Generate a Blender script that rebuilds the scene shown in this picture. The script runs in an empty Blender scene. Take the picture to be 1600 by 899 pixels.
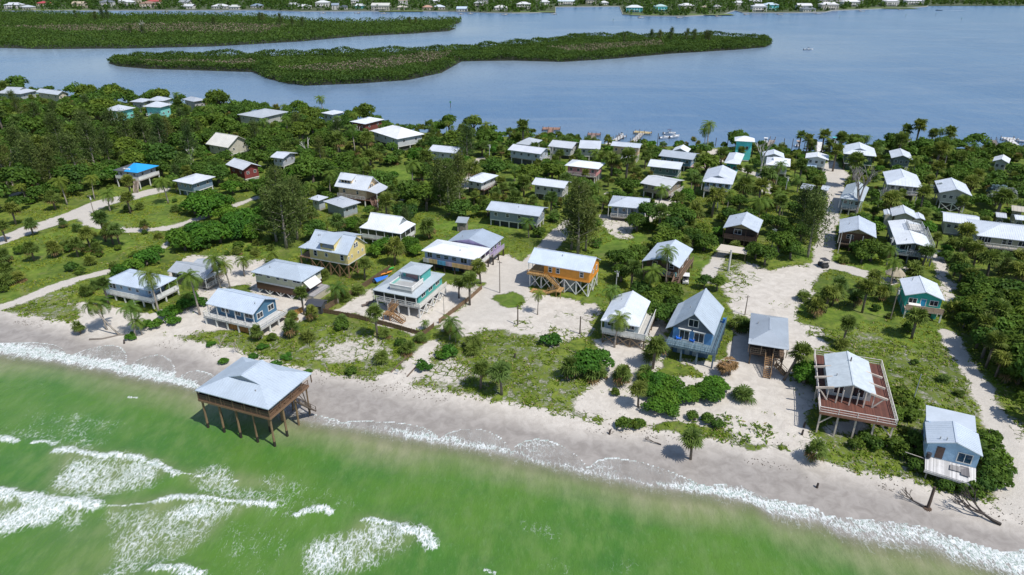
import bpy, math, random
import numpy as np
from mathutils import Vector

# ------------------------------------------------------------------ camera, sky, sun, exposure
scn = bpy.context.scene
CAM_H = 70.0
PITCH = math.radians(25.5)
FPX = 1067.0                     # focal length in pixels of the 1600 px wide frame (24 mm on 36 mm)
camd = bpy.data.cameras.new('camera')
camd.sensor_width = 36.0
camd.lens = 24.0
camd.clip_end = 9000.0
camo = bpy.data.objects.new('camera', camd)
scn.collection.objects.link(camo)
camo.location = (0, 0, CAM_H)
camo.rotation_euler = (math.pi / 2 - PITCH, 0, 0)
scn.camera = camo

SUN = Vector((2.4, -2.0, 5.0)).normalized()
w = bpy.data.worlds.new('World')
scn.world = w
w.use_nodes = True
nt = w.node_tree
nt.nodes.clear()
sky = nt.nodes.new('ShaderNodeTexSky')
sky.sky_type = 'NISHITA'
sky.sun_disc = False
sky.sun_elevation = math.asin(SUN.z)
sky.sun_rotation = math.atan2(SUN.x, SUN.y)
sky.air_density = 1.0
sky.dust_density = 0.6
sky.ozone_density = 1.5
bg = nt.nodes.new('ShaderNodeBackground')
bg.inputs['Strength'].default_value = 0.122
wo = nt.nodes.new('ShaderNodeOutputWorld')
nt.links.new(sky.outputs[0], bg.inputs[0])
nt.links.new(bg.outputs[0], wo.inputs[0])
sund = bpy.data.lights.new('sun', 'SUN')
sund.energy = 4.1
sund.angle = math.radians(0.53)
sund.color = (1.0, 0.955, 0.88)
suno = bpy.data.objects.new('sun', sund)
scn.collection.objects.link(suno)
suno.rotation_euler = SUN.to_track_quat('Z', 'Y').to_euler()
scn.view_settings.view_transform = 'Standard'
scn.view_settings.look = 'None'
scn.view_settings.exposure = 0.1
scn.view_settings.gamma = 1.0
scn.cycles.max_bounces = 5
scn.cycles.transparent_max_bounces = 6

# ------------------------------------------------------------------ helpers
RNG = np.random.default_rng(7)
rnd = random.Random(11)
GZ = 1.8
K = 1.4                          # the drone's height over 50 m: widths measured for 50 m are scaled by it
COL = scn.collection
ct, st = math.cos(PITCH), math.sin(PITCH)


def at(px, py, z=GZ):
    """a point on the level z, found from its place in the photograph"""
    dx, dy = (px - 800.0) / FPX, (449.5 - py) / FPX
    d = (dx, ct + dy * st, -st + dy * ct)
    t = (z - CAM_H) / d[2]
    return Vector((d[0] * t, d[1] * t, z))


def proj(x, y, z):
    f = y * ct - (z - CAM_H) * st
    u = y * st + (z - CAM_H) * ct
    return 800 + FPX * x / f, 449.5 - FPX * u / f, f


def wpoly(pts, z=GZ):
    return np.array([tuple(at(p[0], p[1], z))[:2] for p in pts])


def inpoly(X, Y, poly):
    r = np.zeros(X.shape, bool)
    n = len(poly)
    for i in range(n):
        x0, y0 = poly[i]
        x1, y1 = poly[(i + 1) % n]
        if y0 == y1:
            continue
        c = ((y0 > Y) != (y1 > Y)) & (X < (x1 - x0) * (Y - y0) / (y1 - y0) + x0)
        r ^= c
    return r


def dline(X, Y, pts):
    d = np.full(X.shape, 1e9)
    for i in range(len(pts) - 1):
        ax, ay = pts[i]
        bx, by = pts[i + 1]
        vx, vy = bx - ax, by - ay
        L = vx * vx + vy * vy + 1e-9
        t = np.clip(((X - ax) * vx + (Y - ay) * vy) / L, 0, 1)
        d = np.minimum(d, np.hypot(X - ax - t * vx, Y - ay - t * vy))
    return d


def wob(X, Y, s, seed=0):
    """cheap smooth noise, about -1..1"""
    r = np.random.default_rng(seed)
    o = np.zeros(np.shape(X))
    for k in range(6):
        a = r.uniform(0, 6.28)
        f = s * r.uniform(0.6, 2.2)
        o = o + np.sin((X * math.cos(a) + Y * math.sin(a)) * f + r.uniform(0, 6.28) + 1.3 * np.sin((X * math.sin(a) - Y * math.cos(a)) * f * .7))
    return o / 3.2


# ------------------------------------------------------------------ materials
MATS = {}


def newmat(name):
    m = bpy.data.materials.new(name)
    m.use_nodes = True
    b = m.node_tree.nodes['Principled BSDF']
    return m, m.node_tree, b


def nd(nt, typ, **kw):
    n = nt.nodes.new('ShaderNode' + typ)
    for k, v in kw.items():
        if k.startswith('i_'):
            key = k[2:]
            key = int(key) if key.isdigit() else key.replace('_', ' ')
            if hasattr(v, 'is_output') and v.is_output:
                nt.links.new(v, n.inputs[key])
            else:
                n.inputs[key].default_value = v
        else:
            setattr(n, k, v)
    return n


def lk(nt, a, b):
    nt.links.new(a, b)


def mathn(nt, op, a, b=0.0, clamp=False):
    n = nt.nodes.new('ShaderNodeMath')
    n.operation = op
    n.use_clamp = clamp
    for i, v in enumerate((a, b)):
        if hasattr(v, 'is_output'):
            nt.links.new(v, n.inputs[i])
        else:
            n.inputs[i].default_value = v
    return n.outputs[0]


def mix(nt, f, a, b):
    n = nt.nodes.new('ShaderNodeMix')
    n.data_type = 'RGBA'
    for v, i in ((f, 0), (a, 6), (b, 7)):
        if hasattr(v, 'is_output'):
            nt.links.new(v, n.inputs[i])
        elif i == 0:
            n.inputs[0].default_value = v
        else:
            n.inputs[i].default_value = (v[0], v[1], v[2], 1)
    return n.outputs[2]


def smooth(nt, v, lo, hi):
    n = nt.nodes.new('ShaderNodeMapRange')
    n.interpolation_type = 'SMOOTHSTEP'
    nt.links.new(v, n.inputs[0])
    n.inputs[1].default_value = lo
    n.inputs[2].default_value = hi
    return n.outputs[0]


def noise(nt, vec, scale, detail=4, rough=.55, dist=0.0):
    n = nt.nodes.new('ShaderNodeTexNoise')
    if vec is not None:
        nt.links.new(vec, n.inputs['Vector'])
    n.inputs['Scale'].default_value = scale
    n.inputs['Detail'].default_value = detail
    n.inputs['Roughness'].default_value = rough
    n.inputs['Distortion'].default_value = dist
    return n.outputs[0]


def surf(kind, c):
    """procedural surface of a kind and colour, cached"""
    key = (kind,) + tuple(round(x, 3) for x in c)
    if key in MATS:
        return MATS[key]
    m, nt, b = newmat(kind)
    tc = nd(nt, 'TexCoord').outputs['Object']
    geo = nd(nt, 'NewGeometry').outputs['Position']
    c = Vector(c)
    if kind == 'metal_roof':
        n1 = noise(nt, geo, .35, 5, .6)
        n2 = noise(nt, geo, 3.0, 3, .7)
        f = mathn(nt, 'ADD', mathn(nt, 'MULTIPLY', n1, .7), mathn(nt, 'MULTIPLY', n2, .3))
        col = mix(nt, smooth(nt, f, .3, .72), c * .88, c * 1.05)
        st_m = nd(nt, 'Mapping', i_Vector=tc, i_Scale=(2.6, 2.6, .3))
        col = mix(nt, mathn(nt, 'MULTIPLY', smooth(nt, noise(nt, st_m.outputs[0], 1.0, 5, .7), .55, .78), .25), col, c * .62)
        col = mix(nt, mathn(nt, 'MULTIPLY', smooth(nt, noise(nt, geo, .8, 6, .75, 1.0), .66, .76), .22), col, Vector((c.x * .62, c.y * .52, c.z * .42)))
        lk(nt, col, b.inputs['Base Color'])
        b.inputs['Roughness'].default_value = .42
        b.inputs['Metallic'].default_value = .12
        bp = nd(nt, 'Bump', i_Strength=.15, i_Height=n2)
        lk(nt, bp.outputs[0], b.inputs['Normal'])
    elif kind == 'siding':
        sep = nd(nt, 'SeparateXYZ', i_0=tc)
        saw = mathn(nt, 'FRACT', mathn(nt, 'MULTIPLY', sep.outputs[2], 5.0))
        n1 = noise(nt, geo, .8, 5, .65)
        col = mix(nt, smooth(nt, n1, .3, .75), c * .84, c * 1.06)
        lk(nt, mix(nt, smooth(nt, saw, .12, 0.0), col, c * .62), b.inputs['Base Color'])
        bp = nd(nt, 'Bump', i_Strength=.5, i_Distance=.03, i_Height=saw)
        lk(nt, bp.outputs[0], b.inputs['Normal'])
        b.inputs['Roughness'].default_value = .6
    elif kind == 'wood':
        mp = nd(nt, 'Mapping', i_Vector=tc, i_Scale=(7, 7, 1.5))
        n1 = noise(nt, mp.outputs[0], 1.2, 5, .7)
        n2 = noise(nt, geo, .7, 3)
        f = mathn(nt, 'ADD', mathn(nt, 'MULTIPLY', n1, .6), mathn(nt, 'MULTIPLY', n2, .4))
        lk(nt, mix(nt, smooth(nt, f, .3, .7), c * .6, c * 1.22), b.inputs['Base Color'])
        b.inputs['Roughness'].default_value = .8
    elif kind == 'planks':
        sep = nd(nt, 'SeparateXYZ', i_0=tc)
        saw = mathn(nt, 'FRACT', mathn(nt, 'MULTIPLY', sep.outputs[0], 5.5))
        wn = nd(nt, 'TexWhiteNoise', noise_dimensions='1D')
        lk(nt, mathn(nt, 'FLOOR', mathn(nt, 'MULTIPLY', sep.outputs[0], 5.5)), wn.inputs['W'])
        n2 = noise(nt, geo, .9, 4, .65)
        f = mathn(nt, 'ADD', mathn(nt, 'MULTIPLY', wn.outputs[0], .5), mathn(nt, 'MULTIPLY', n2, .5))
        col = mix(nt, smooth(nt, f, .2, .8), c * .7, c * 1.2)
        lk(nt, mix(nt, smooth(nt, saw, .12, 0.0), col, c * .35), b.inputs['Base Color'])
        b.inputs['Roughness'].default_value = .75
    elif kind == 'glass':
        b.inputs['Base Color'].default_value = (c.x, c.y, c.z, 1)
        b.inputs['Roughness'].default_value = .06
        b.inputs['Specular IOR Level'].default_value = .7
    elif kind == 'cloth':
        n1 = noise(nt, geo, 5, 4)
        lk(nt, mix(nt, n1, c * .75, c * 1.15), b.inputs['Base Color'])
        b.inputs['Roughness'].default_value = .6
    else:  # paint, plain
        n1 = noise(nt, geo, 1.1, 5, .65)
        lk(nt, mix(nt, smooth(nt, n1, .3, .75), c * .85, c * 1.06), b.inputs['Base Color'])
        b.inputs['Roughness'].default_value = .55
    MATS[key] = m
    return m


WHITE = (.72, .72, .70)
WOODB = (.20, .12, .065)
TANW = (.42, .27, .12)
GREYW = (.34, .31, .28)
DARKW = (.055, .04, .032)
GLASS = surf('glass', (.018, .026, .035))


# ------------------------------------------------------------------ mesh builder
class MB:
    def __init__(self):
        self.v = []
        self.f = []

    def poly(self, pts):
        n = len(self.v)
        self.v += [tuple(p) for p in pts]
        self.f.append(tuple(range(n, n + len(pts))))

    def box(self, x0, x1, y0, y1, z0, z1):
        n = len(self.v)
        self.v += [(x0, y0, z0), (x1, y0, z0), (x1, y1, z0), (x0, y1, z0), (x0, y0, z1), (x1, y0, z1), (x1, y1, z1), (x0, y1, z1)]
        self.f += [tuple(n + i for i in q) for q in ((3, 2, 1, 0), (4, 5, 6, 7), (0, 1, 5, 4), (1, 2, 6, 5), (2, 3, 7, 6), (3, 0, 4, 7))]
        return self

    def bar(self, p, q, w, h=None, up=(0, 0, 1)):
        h = h or w
        p, q, up = Vector(p), Vector(q), Vector(up)
        d = (q - p).normalized()
        s = d.cross(up)
        if s.length < 1e-3:
            s = d.cross(Vector((0, 1, 0)))
        s.normalize()
        u = s.cross(d)
        n = len(self.v)
        for b in (p, q):
            for a, c in ((-1, -1), (1, -1), (1, 1), (-1, 1)):
                self.v.append(tuple(b + s * (a * w / 2) + u * (c * h / 2)))
        self.f += [tuple(n + i for i in r) for r in ((3, 2, 1, 0), (4, 5, 6, 7), (0, 1, 5, 4), (1, 2, 6, 5), (2, 3, 7, 6), (3, 0, 4, 7))]
        return self

    def slab(self, pts, t):
        pts = [Vector(p) for p in pts]
        n = len(self.v)
        k = len(pts)
        self.v += [tuple(p) for p in pts] + [(p.x, p.y, p.z - t) for p in pts]
        self.f.append(tuple(range(n, n + k)))
        self.f.append(tuple(range(n + 2 * k - 1, n + k - 1, -1)))
        for i in range(k):
            j = (i + 1) % k
            self.f.append((n + j, n + i, n + k + i, n + k + j))
        return self

    def tube(self, pts, rad, n=7, cap=True):
        pts = [Vector(p) for p in pts]
        base = len(self.v)
        for i, p in enumerate(pts):
            d = (pts[min(i + 1, len(pts) - 1)] - pts[max(i - 1, 0)]).normalized()
            s = d.cross(Vector((0, 0, 1)))
            if s.length < 1e-2:
                s = Vector((1, 0, 0))
            s.normalize()
            u = s.cross(d)
            r = rad[i] if hasattr(rad, '__len__') else rad
            for k in range(n):
                a = 2 * math.pi * k / n
                self.v.append(tuple(p + s * (r * math.cos(a)) + u * (r * math.sin(a))))
        for i in range(len(pts) - 1):
            for k in range(n):
                j = (k + 1) % n
                self.f.append((base + i * n + k, base + i * n + j, base + (i + 1) * n + j, base + (i + 1) * n + k))
        if cap:
            self.f.append(tuple(base + (len(pts) - 1) * n + k for k in range(n)))
            self.f.append(tuple(base + n - 1 - k for k in range(n)))
        return self

    def mesh(self, name, mat, sm=False):
        me = bpy.data.meshes.new(name)
        me.from_pydata(self.v, [], self.f)
        me.materials.append(mat)
        if sm:
            me.polygons.foreach_set('use_smooth', [True] * len(me.polygons))
        me.update()
        return me

    def build(self, name, mat, parent=None, loc=(0, 0, 0), rz=0.0, sm=False):
        return link(name, self.mesh(name, mat, sm), parent, loc, rz)


def link(name, me, parent=None, loc=(0, 0, 0), rz=0.0):
    o = bpy.data.objects.new(name, me)
    COL.objects.link(o)
    o.parent = parent
    o.location = loc
    o.rotation_euler = (0, 0, rz)
    return o


def thing(name, label, cat, loc=(0, 0, 0), rz=0.0, group=None):
    o = link(name, None, None, loc, rz)
    o.empty_display_size = .3
    return tag(o, label, cat, group)


def tag(o, label, cat, group=None, kind=None):
    o['label'] = label
    if cat:
        o['category'] = cat
    if group:
        o['group'] = group
    if kind:
        o['kind'] = kind
    return o


def copy_tree(o, parent=None):
    c = o.copy()
    COL.objects.link(c)
    c.parent = parent
    for ch in list(o.children):
        copy_tree(ch, c)
    return c


def struct(o, kind='structure'):
    o['kind'] = kind
    return o


def grid_mesh(name, xs, ys, Z, mat, attrs, keep=None):
    nx, ny = len(xs), len(ys)
    X, Y = np.meshgrid(xs, ys)
    co = np.stack([X.ravel(), Y.ravel(), Z.ravel()], 1)
    i = np.arange((ny - 1) * (nx - 1))
    r, c = i // (nx - 1), i % (nx - 1)
    a = r * nx + c
    q = np.stack([a, a + 1, a + nx + 1, a + nx], 1)
    if keep is not None:
        k = keep.ravel()
        q = q[k[q].any(1)]
        used = np.zeros(len(co), bool)
        used[q.ravel()] = True
        idx = np.cumsum(used) - 1
        co = co[used]
        q = idx[q]
        attrs = {n: v.ravel()[used] for n, v in attrs.items()}
    me = bpy.data.meshes.new(name)
    me.vertices.add(len(co))
    me.vertices.foreach_set('co', co.astype(np.float32).ravel())
    me.loops.add(q.size)
    me.loops.foreach_set('vertex_index', q.astype(np.int32).ravel())
    me.polygons.add(len(q))
    me.polygons.foreach_set('loop_start', (np.arange(len(q)) * 4).astype(np.int32))
    me.polygons.foreach_set('loop_total', np.full(len(q), 4, np.int32))
    me.polygons.foreach_set('use_smooth', np.ones(len(q), bool))
    for n, v in attrs.items():
        at_ = me.attributes.new(n, 'FLOAT', 'POINT')
        at_.data.foreach_set('value', np.asarray(v, np.float32).ravel())
    me.update(calc_edges=True)
    me.materials.append(mat)
    return link(name, me)


def axis(lo, a, b, hi, fine, coarse):
    l = list(np.arange(a, b, fine))
    s, x = fine, b
    r = []
    while x < hi:
        r.append(x)
        s = min(s * 1.35, coarse)
        x += s
    r.append(hi)
    s, x = fine * 1.35, a - fine * 1.35
    f = []
    while x > lo:
        f.append(x)
        s = min(s * 1.35, coarse)
        x -= s
    f.append(lo)
    return np.array(f[::-1] + l + r)


def blur(A, n):
    for _ in range(n):
        for ax in (0, 1):
            A = (np.roll(A, 1, ax) + 2 * A + np.roll(A, -1, ax)) / 4
    return A
# ------------------------------------------------------------------ shorelines
SHORE_PX = [(0, 554), (75, 564), (150, 577), (212, 590), (300, 606), (380, 630), (480, 660), (560, 671), (637, 686), (725, 700), (800, 715),
            (907, 740), (1000, 760), (1050, 767), (1100, 772), (1175, 787), (1205, 806), (1287, 820), (1310, 837), (1375, 848), (1462, 860),
            (1537, 885), (1600, 905)]
SH = np.array([tuple(at(a, b, 0.0))[:2] for a, b in SHORE_PX])
SHX = np.concatenate([[-1500], SH[:, 0], [1500]])
SHY = np.concatenate([[SH[0, 1] + .30 * (SH[0, 0] + 1500)], SH[:, 1], [SH[-1, 1] - .30 * (1500 - SH[-1, 0])]])
BAY_PX = [(-60, 146), (0, 146), (100, 152), (200, 163), (300, 170), (420, 178), (520, 190), (600, 206), (680, 211), (760, 216), (860, 217), (920, 226),
          (1000, 232), (1060, 231), (1110, 234), (1160, 231), (1230, 238), (1300, 241), (1370, 231), (1450, 234), (1540, 236), (1600, 236)]
BY = np.array([tuple(at(a, b, 0.0))[:2] for a, b in BAY_PX])
BX = np.concatenate([[-1500], BY[:, 0], [1500]])
BYY = np.concatenate([[BY[0, 1] + 330], BY[:, 1], [BY[-1, 1] - 250]])


def dsea(x, y):
    return (y - np.interp(x, SHX, SHY)) * .955


def dbay(x, y):
    return (np.interp(x, BX, BYY) - y) * .95


def land_z(x, y):
    d = dsea(x, y)
    z = np.where(d > 0, np.minimum(d * .075, GZ), np.maximum(d * .09, -3.0))
    x, y, d = x / K, y / K, d / K
    t = np.clip((d - 9) / 12, 0, 1)
    z = z + t * .10 * wob(x, y, .35, 3) + np.clip((d - 2) / 10, 0, 1) * .03 * wob(x, y, 1.6, 4)
    e = dbay(x * K, y * K)
    return np.minimum(z, np.clip(e * .45 + .1, -2.5, 9.0))


# ------------------------------------------------------------------ what covers the ground (areas found in the photograph)
SAND = [
    (1.0, [(-80, 500), (0, 503), (85, 529), (112, 505), (135, 492), (160, 485), (260, 515), (268, 545), (330, 575), (400, 600), (500, 603), (590, 598),
           (640, 604), (700, 638), (760, 653), (850, 660), (920, 668), (960, 663), (1040, 678), (1100, 690), (1200, 698), (1240, 700), (1290, 710),
           (1340, 733), (1440, 755), (1500, 785), (1580, 815), (1700, 850), (1700, 960), (1600, 910), (1300, 850), (1000, 780), (600, 700), (300, 625), (0, 575), (-80, 570)]),
    (1.0, [(112, 505), (122, 468), (160, 472), (232, 488), (262, 478), (330, 466), (362, 490), (425, 500), (422, 520), (340, 508), (280, 523), (250, 545), (150, 530)]),
    (.92, [(255, 420), (310, 398), (420, 404), (400, 440), (352, 450), (330, 472), (285, 472), (310, 450), (262, 430)]),
    (.95, [(380, 430), (400, 425), (470, 465), (500, 470), (520, 480), (470, 500), (452, 525), (410, 520), (430, 500)]),
    (1.0, [(520, 487), (588, 446), (592, 470), (660, 470), (715, 436), (748, 440), (740, 460), (680, 510), (650, 520), (590, 505)]),
    (1.0, [(685, 505), (740, 470), (756, 440), (720, 428), (770, 402), (802, 398), (826, 420), (830, 458), (900, 468), (932, 490), (905, 518), (880, 530), (860, 506), (800, 512), (760, 517), (720, 525), (690, 520)]),
    (1.0, [(668, 535), (692, 528), (634, 603), (598, 600), (612, 580)]),
    (1.0, [(925, 528), (1000, 520), (1050, 490), (1040, 570), (1020, 600), (990, 640), (960, 662), (903, 642), (905, 615), (940, 590)]),
    (1.0, [(1148, 482), (1186, 434), (1220, 420), (1290, 418), (1242, 500), (1262, 530), (1242, 600), (1242, 690), (1200, 692), (1130, 662), (1130, 605), (1082, 577), (1050, 560), (1140, 560)]),
    (.66, [(1118, 445), (1172, 408), (1205, 422), (1292, 406), (1268, 470), (1250, 490), (1190, 485), (1140, 480)]),
    (.8, [(935, 336), (980, 332), (1000, 355), (985, 376), (940, 366)]),
    (.8, [(1020, 310), (1060, 305), (1062, 330), (1030, 350), (1008, 345)]),
    (.95, [(1280, 262), (1300, 248), (1316, 262), (1330, 275), (1316, 300), (1292, 300)]),
    (.9, [(1112, 232), (1130, 232), (1128, 262), (1110, 262)]),
    (.75, [(1545, 640), (1575, 650), (1640, 680), (1640, 830), (1572, 790), (1568, 720)]),
    (.8, [(795, 258), (860, 262), (880, 300), (850, 305)]) if False else (.7, [(938, 300), (965, 296), (968, 312), (940, 316)]),
    (.9, [(1392, 425), (1420, 412), (1430, 420), (1410, 440)]),
    (.85, [(1455, 385), (1475, 392), (1500, 470), (1478, 472), (1462, 440)]),
    (1., [(1005, 585), (1130, 590), (1132, 662), (1060, 650), (1010, 662), (990, 640)]),
    (.9, [(1236, 596), (1272, 606), (1272, 676), (1300, 702), (1236, 702)]),
]
DUNE = [
    (.42, [(-80, 478), (0, 470), (122, 438), (122, 470), (85, 526), (0, 501), (-80, 497)]),
    (.40, [(262, 520), (330, 508), (420, 530), (520, 500), (622, 520), (662, 530), (604, 596), (500, 602), (400, 597), (330, 572), (265, 545)]),
    (.60, [(500, 530), (600, 525), (610, 560), (540, 565), (490, 555)]),
    (.41, [(650, 562), (690, 536), (740, 520), (800, 515), (870, 540), (930, 560), (962, 600), (902, 645), (850, 657), (760, 647), (700, 632), (640, 597)]),
    (.62, [(655, 575), (700, 560), (740, 570), (720, 600), (660, 592)]),
    (.74, [(760, 505), (940, 470), (930, 520), (870, 540), (800, 520)]),
    (.41, [(1262, 545), (1290, 520), (1340, 508), (1420, 540), (1490, 530), (1530, 590), (1560, 690), (1592, 795), (1500, 782), (1430, 752), (1340, 732), (1280, 692), (1390, 650), (1390, 565), (1280, 545)]),
    (.72, [(1240, 500), (1290, 510), (1300, 560), (1270, 545), (1255, 560)]),
    (.74, [(1280, 695), (1300, 650), (1380, 665), (1440, 740), (1360, 735)]),
    (.38, [(1080, 642), (1210, 652), (1235, 692), (1100, 684)]),
    (.30, [(1500, 530), (1700, 560), (1700, 700), (1545, 640)]),
    (.45, [(1125, 405), (1160, 400), (1190, 430), (1150, 440), (1120, 425)]),
]
LAWN = [
    (.45, [(-80, 405), (0, 395), (60, 368), (200, 330), (290, 300), (335, 300), (275, 368), (268, 400), (180, 430), (90, 447), (0, 470), (-80, 480)]),
    (.75, [(320, 385), (430, 370), (440, 400), (330, 407)]),
    (.75, [(585, 265), (650, 256), (672, 290), (640, 312), (600, 290)]),
    (1., [(650, 325), (690, 320), (720, 350), (790, 352), (800, 372), (790, 385), (680, 378), (650, 368)]),
    (1., [(912, 378), (945, 352), (1010, 362), (1020, 385), (960, 402), (920, 402)]),
    (.9, [(1078, 372), (1130, 360), (1125, 400), (1110, 440), (1082, 447)]),
    (1., [(768, 462), (800, 455), (822, 470), (816, 483), (780, 480)]),
    (.8, [(1292, 395), (1395, 400), (1392, 442), (1300, 425)]),
    (.5, [(1245, 440), (1385, 447), (1420, 520), (1340, 510), (1260, 495)]),
    (.9, [(1195, 370), (1240, 375), (1280, 390), (1270, 405), (1200, 400)]),
    (1., [(1316, 258), (1342, 258), (1340, 271), (1314, 271)]),
    (.9, [(922, 455), (950, 448), (968, 470), (936, 487)]),
    (.8, [(205, 300), (262, 292), (262, 305), (200, 318)]),
    (.6, [(1380, 520), (1470, 500), (1490, 530), (1430, 545)]),
    (.9, [(780, 290), (800, 270), (830, 275), (800, 300)]),
]
ROADS = [
    (5.0, .85, [(-120, 400), (0, 376), (40, 361), (100, 341), (140, 326), (165, 315), (205, 308), (250, 297)]),
    (2.6, .8, [(128, 336), (140, 350), (165, 356), (210, 360), (262, 358), (300, 345), (340, 330), (405, 308)]),
    (2.4, .95, [(-100, 492), (0, 476), (60, 457), (95, 445), (165, 424)]),
    (1.6, .8, [(240, 400), (262, 382), (268, 372)]),
    (4.0, .9, [(815, 425), (845, 398), (866, 374), (884, 356), (900, 346)]),
    (3.4, .9, [(728, 292), (742, 268), (752, 248)]),
    (2.6, .8, [(1105, 440), (1112, 424), (1124, 402), (1132, 390)]),
    (3.6, .92, [(1285, 412), (1330, 422), (1390, 440)]),
    (3.4, .9, [(1283, 415), (1290, 385), (1294, 355), (1301, 322), (1308, 296), (1300, 265)]),
    (2.2, .97, [(1478, 520), (1498, 545), (1515, 580), (1540, 615), (1556, 655), (1575, 710), (1592, 790)]),
    (3.0, .85, [(1150, 262), (1190, 275), (1200, 300)]),
    (2.6, .8, [(20, 305), (60, 292), (110, 276), (128, 270)]),
]
DARK_CLEAR = []

xs = axis(-1300, -330, 268, 1300, .84, 60)
ys = np.concatenate([np.arange(25, 182, .75), np.arange(182, 485, 1.4)])
X, Y = np.meshgrid(xs, ys)
XR, YR = X, Y
X, Y = X / K, Y / K
wx = 1.2 * wob(X, Y, .5, 21) + .5 * wob(X, Y, 1.9, 22)
wy = 1.1 * wob(X, Y, .5, 23) + .5 * wob(X, Y, 1.9, 24)
sandm = np.full(X.shape, .06)
lawnm = np.zeros(X.shape)
roadm = np.zeros(X.shape)
for v, p in LAWN:
    k = inpoly(XR + wx, YR + wy, wpoly(p))
    lawnm[k] = v
    sandm[k] = .10
for v, p in DUNE + SAND:
    k = inpoly(XR + wx, YR + wy, wpoly(p))
    sandm[k] = v
for v, p in DUNE[:8]:
    k = inpoly(XR + wx, YR + wy, wpoly(p))
    sandm[k] = v
for v, p in SAND[6:9] + SAND[-2:]:
    k = inpoly(XR + wx, YR + wy, wpoly(p))
    sandm[k] = np.maximum(sandm[k], v)
for v, p in (LAWN[6], LAWN[11]):
    k = inpoly(XR + wx * .6, YR + wy * .6, wpoly(p))
    lawnm[k] = v
    sandm[k] = .1
k = inpoly(XR + wx, YR + wy, wpoly([(700, 500), (752, 446), (730, 432), (802, 398), (830, 420), (826, 465), (790, 500)]))
roadm[k] = .65
for wd, v, p in ROADS:
    k = dline(XR + wx * .4, YR + wy * .4, wpoly(p)) < wd * K / 2
    sandm[k] = np.maximum(sandm[k], v)
    roadm[k] = 1
dS = dsea(XR, YR) / K
sandm = np.where(dS < 9, 1.0, sandm)
wetm = np.clip(1 - (dS - 4.9 - 1.6 * wob(X, Y, .12, 9)) / 3.4, 0, 1) * (dS > -30)
sandm, lawnm, roadm = blur(sandm, 1), blur(lawnm, 2), blur(roadm, 1)


def ground_at(x, y):
    """(sand, lawn, road) at a point of the land"""
    i = min(max(np.searchsorted(xs, x), 0), len(xs) - 1)
    j = min(max(np.searchsorted(ys, y), 0), len(ys) - 1)
    return sandm[j, i], lawnm[j, i], roadm[j, i]


m, nt, b = newmat('island_ground')
pos = nd(nt, 'NewGeometry').outputs['Position']
A = {k: nd(nt, 'Attribute', attribute_name=k).outputs['Fac'] for k in ('sand', 'lawn', 'wet', 'road')}
n_big = noise(nt, pos, .09, 5, .6)
n_mid = noise(nt, pos, .55, 6, .65, .6)
n_fine = noise(nt, pos, 3.2, 5, .7)
n_tuft = noise(nt, pos, 1.6, 5, .75, 1.2)
sandc = mix(nt, smooth(nt, n_mid, .3, .7), (.485, .446, .398), (.61, .568, .513))
sandc = mix(nt, mathn(nt, 'MULTIPLY', smooth(nt, n_fine, .50, .75), .28), sandc, (.44, .39, .34))
sandc = mix(nt, mathn(nt, 'MULTIPLY', A['road'], .75), sandc, mix(nt, smooth(nt, n_fine, .3, .7), (.42, .39, .35), (.54, .51, .465)))
wetc = mix(nt, smooth(nt, n_mid, .3, .7), (.235, .212, .195), (.335, .307, .285))
sandc = mix(nt, mathn(nt, 'MULTIPLY', A['wet'], .9), sandc, wetc)
# dark specks of sea wrack on the beach
wr = mathn(nt, 'MULTIPLY', smooth(nt, noise(nt, pos, 4.5, 3, .6), .68, .74), mathn(nt, 'MULTIPLY', smooth(nt, n_mid, .48, .62), mathn(nt, 'SUBTRACT', 1.0, A['road'])))
sandc = mix(nt, mathn(nt, 'MULTIPLY', wr, .8), sandc, (.11, .085, .065))
scrub = mix(nt, smooth(nt, n_mid, .32, .68), (.058, .108, .011), (.185, .240, .030))
scrub = mix(nt, smooth(nt, n_tuft, .52, .68), scrub, (.165, .15, .055))
lawn = mix(nt, smooth(nt, n_mid, .3, .7), (.070, .145, .012), (.165, .255, .030))
lawn = mix(nt, mathn(nt, 'MULTIPLY', smooth(nt, n_tuft, .5, .72), .7), lawn, (.18, .18, .06))
green = mix(nt, A['lawn'], scrub, lawn)
green = mix(nt, mathn(nt, 'MULTIPLY', smooth(nt, n_big, .42, .64), .5), green, (.055, .085, .016))
green = mix(nt, mathn(nt, 'MULTIPLY', smooth(nt, noise(nt, pos, .22, 5, .65, .8), .54, .70), .45), green, (.21, .20, .085))
green = mix(nt, mathn(nt, 'MULTIPLY', smooth(nt, n_fine, .55, .8), .4), green, (.035, .05, .012))
nn = mathn(nt, 'ADD', mathn(nt, 'MULTIPLY', n_tuft, .36), mathn(nt, 'ADD', mathn(nt, 'MULTIPLY', n_mid, .52), mathn(nt, 'MULTIPLY', n_fine, .12)))
vnz = nd(nt, 'TexNoise', i_Scale=.5, i_Detail=3.0, i_Vector=pos)
va = nd(nt, 'VectorMath', operation='MULTIPLY_ADD')
lk(nt, vnz.outputs[1], va.inputs[0])
va.inputs[1].default_value = (3.4, 3.4, 0)
lk(nt, pos, va.inputs[2])
vv = nd(nt, 'TexVoronoi', feature='DISTANCE_TO_EDGE', i_Scale=.55, i_Vector=va.outputs[0])
vine = smooth(nt, vv.outputs['Distance'], .075, .02)
vine = mathn(nt, 'MULTIPLY', vine, smooth(nt, noise(nt, pos, .16, 3), .40, .58))
vine = mathn(nt, 'MULTIPLY', vine, mathn(nt, 'MULTIPLY', smooth(nt, A['sand'], .985, .9), smooth(nt, A['wet'], .2, 0.0)))
vine = mathn(nt, 'MULTIPLY', vine, mathn(nt, 'SUBTRACT', 1.0, A['road']))
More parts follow.
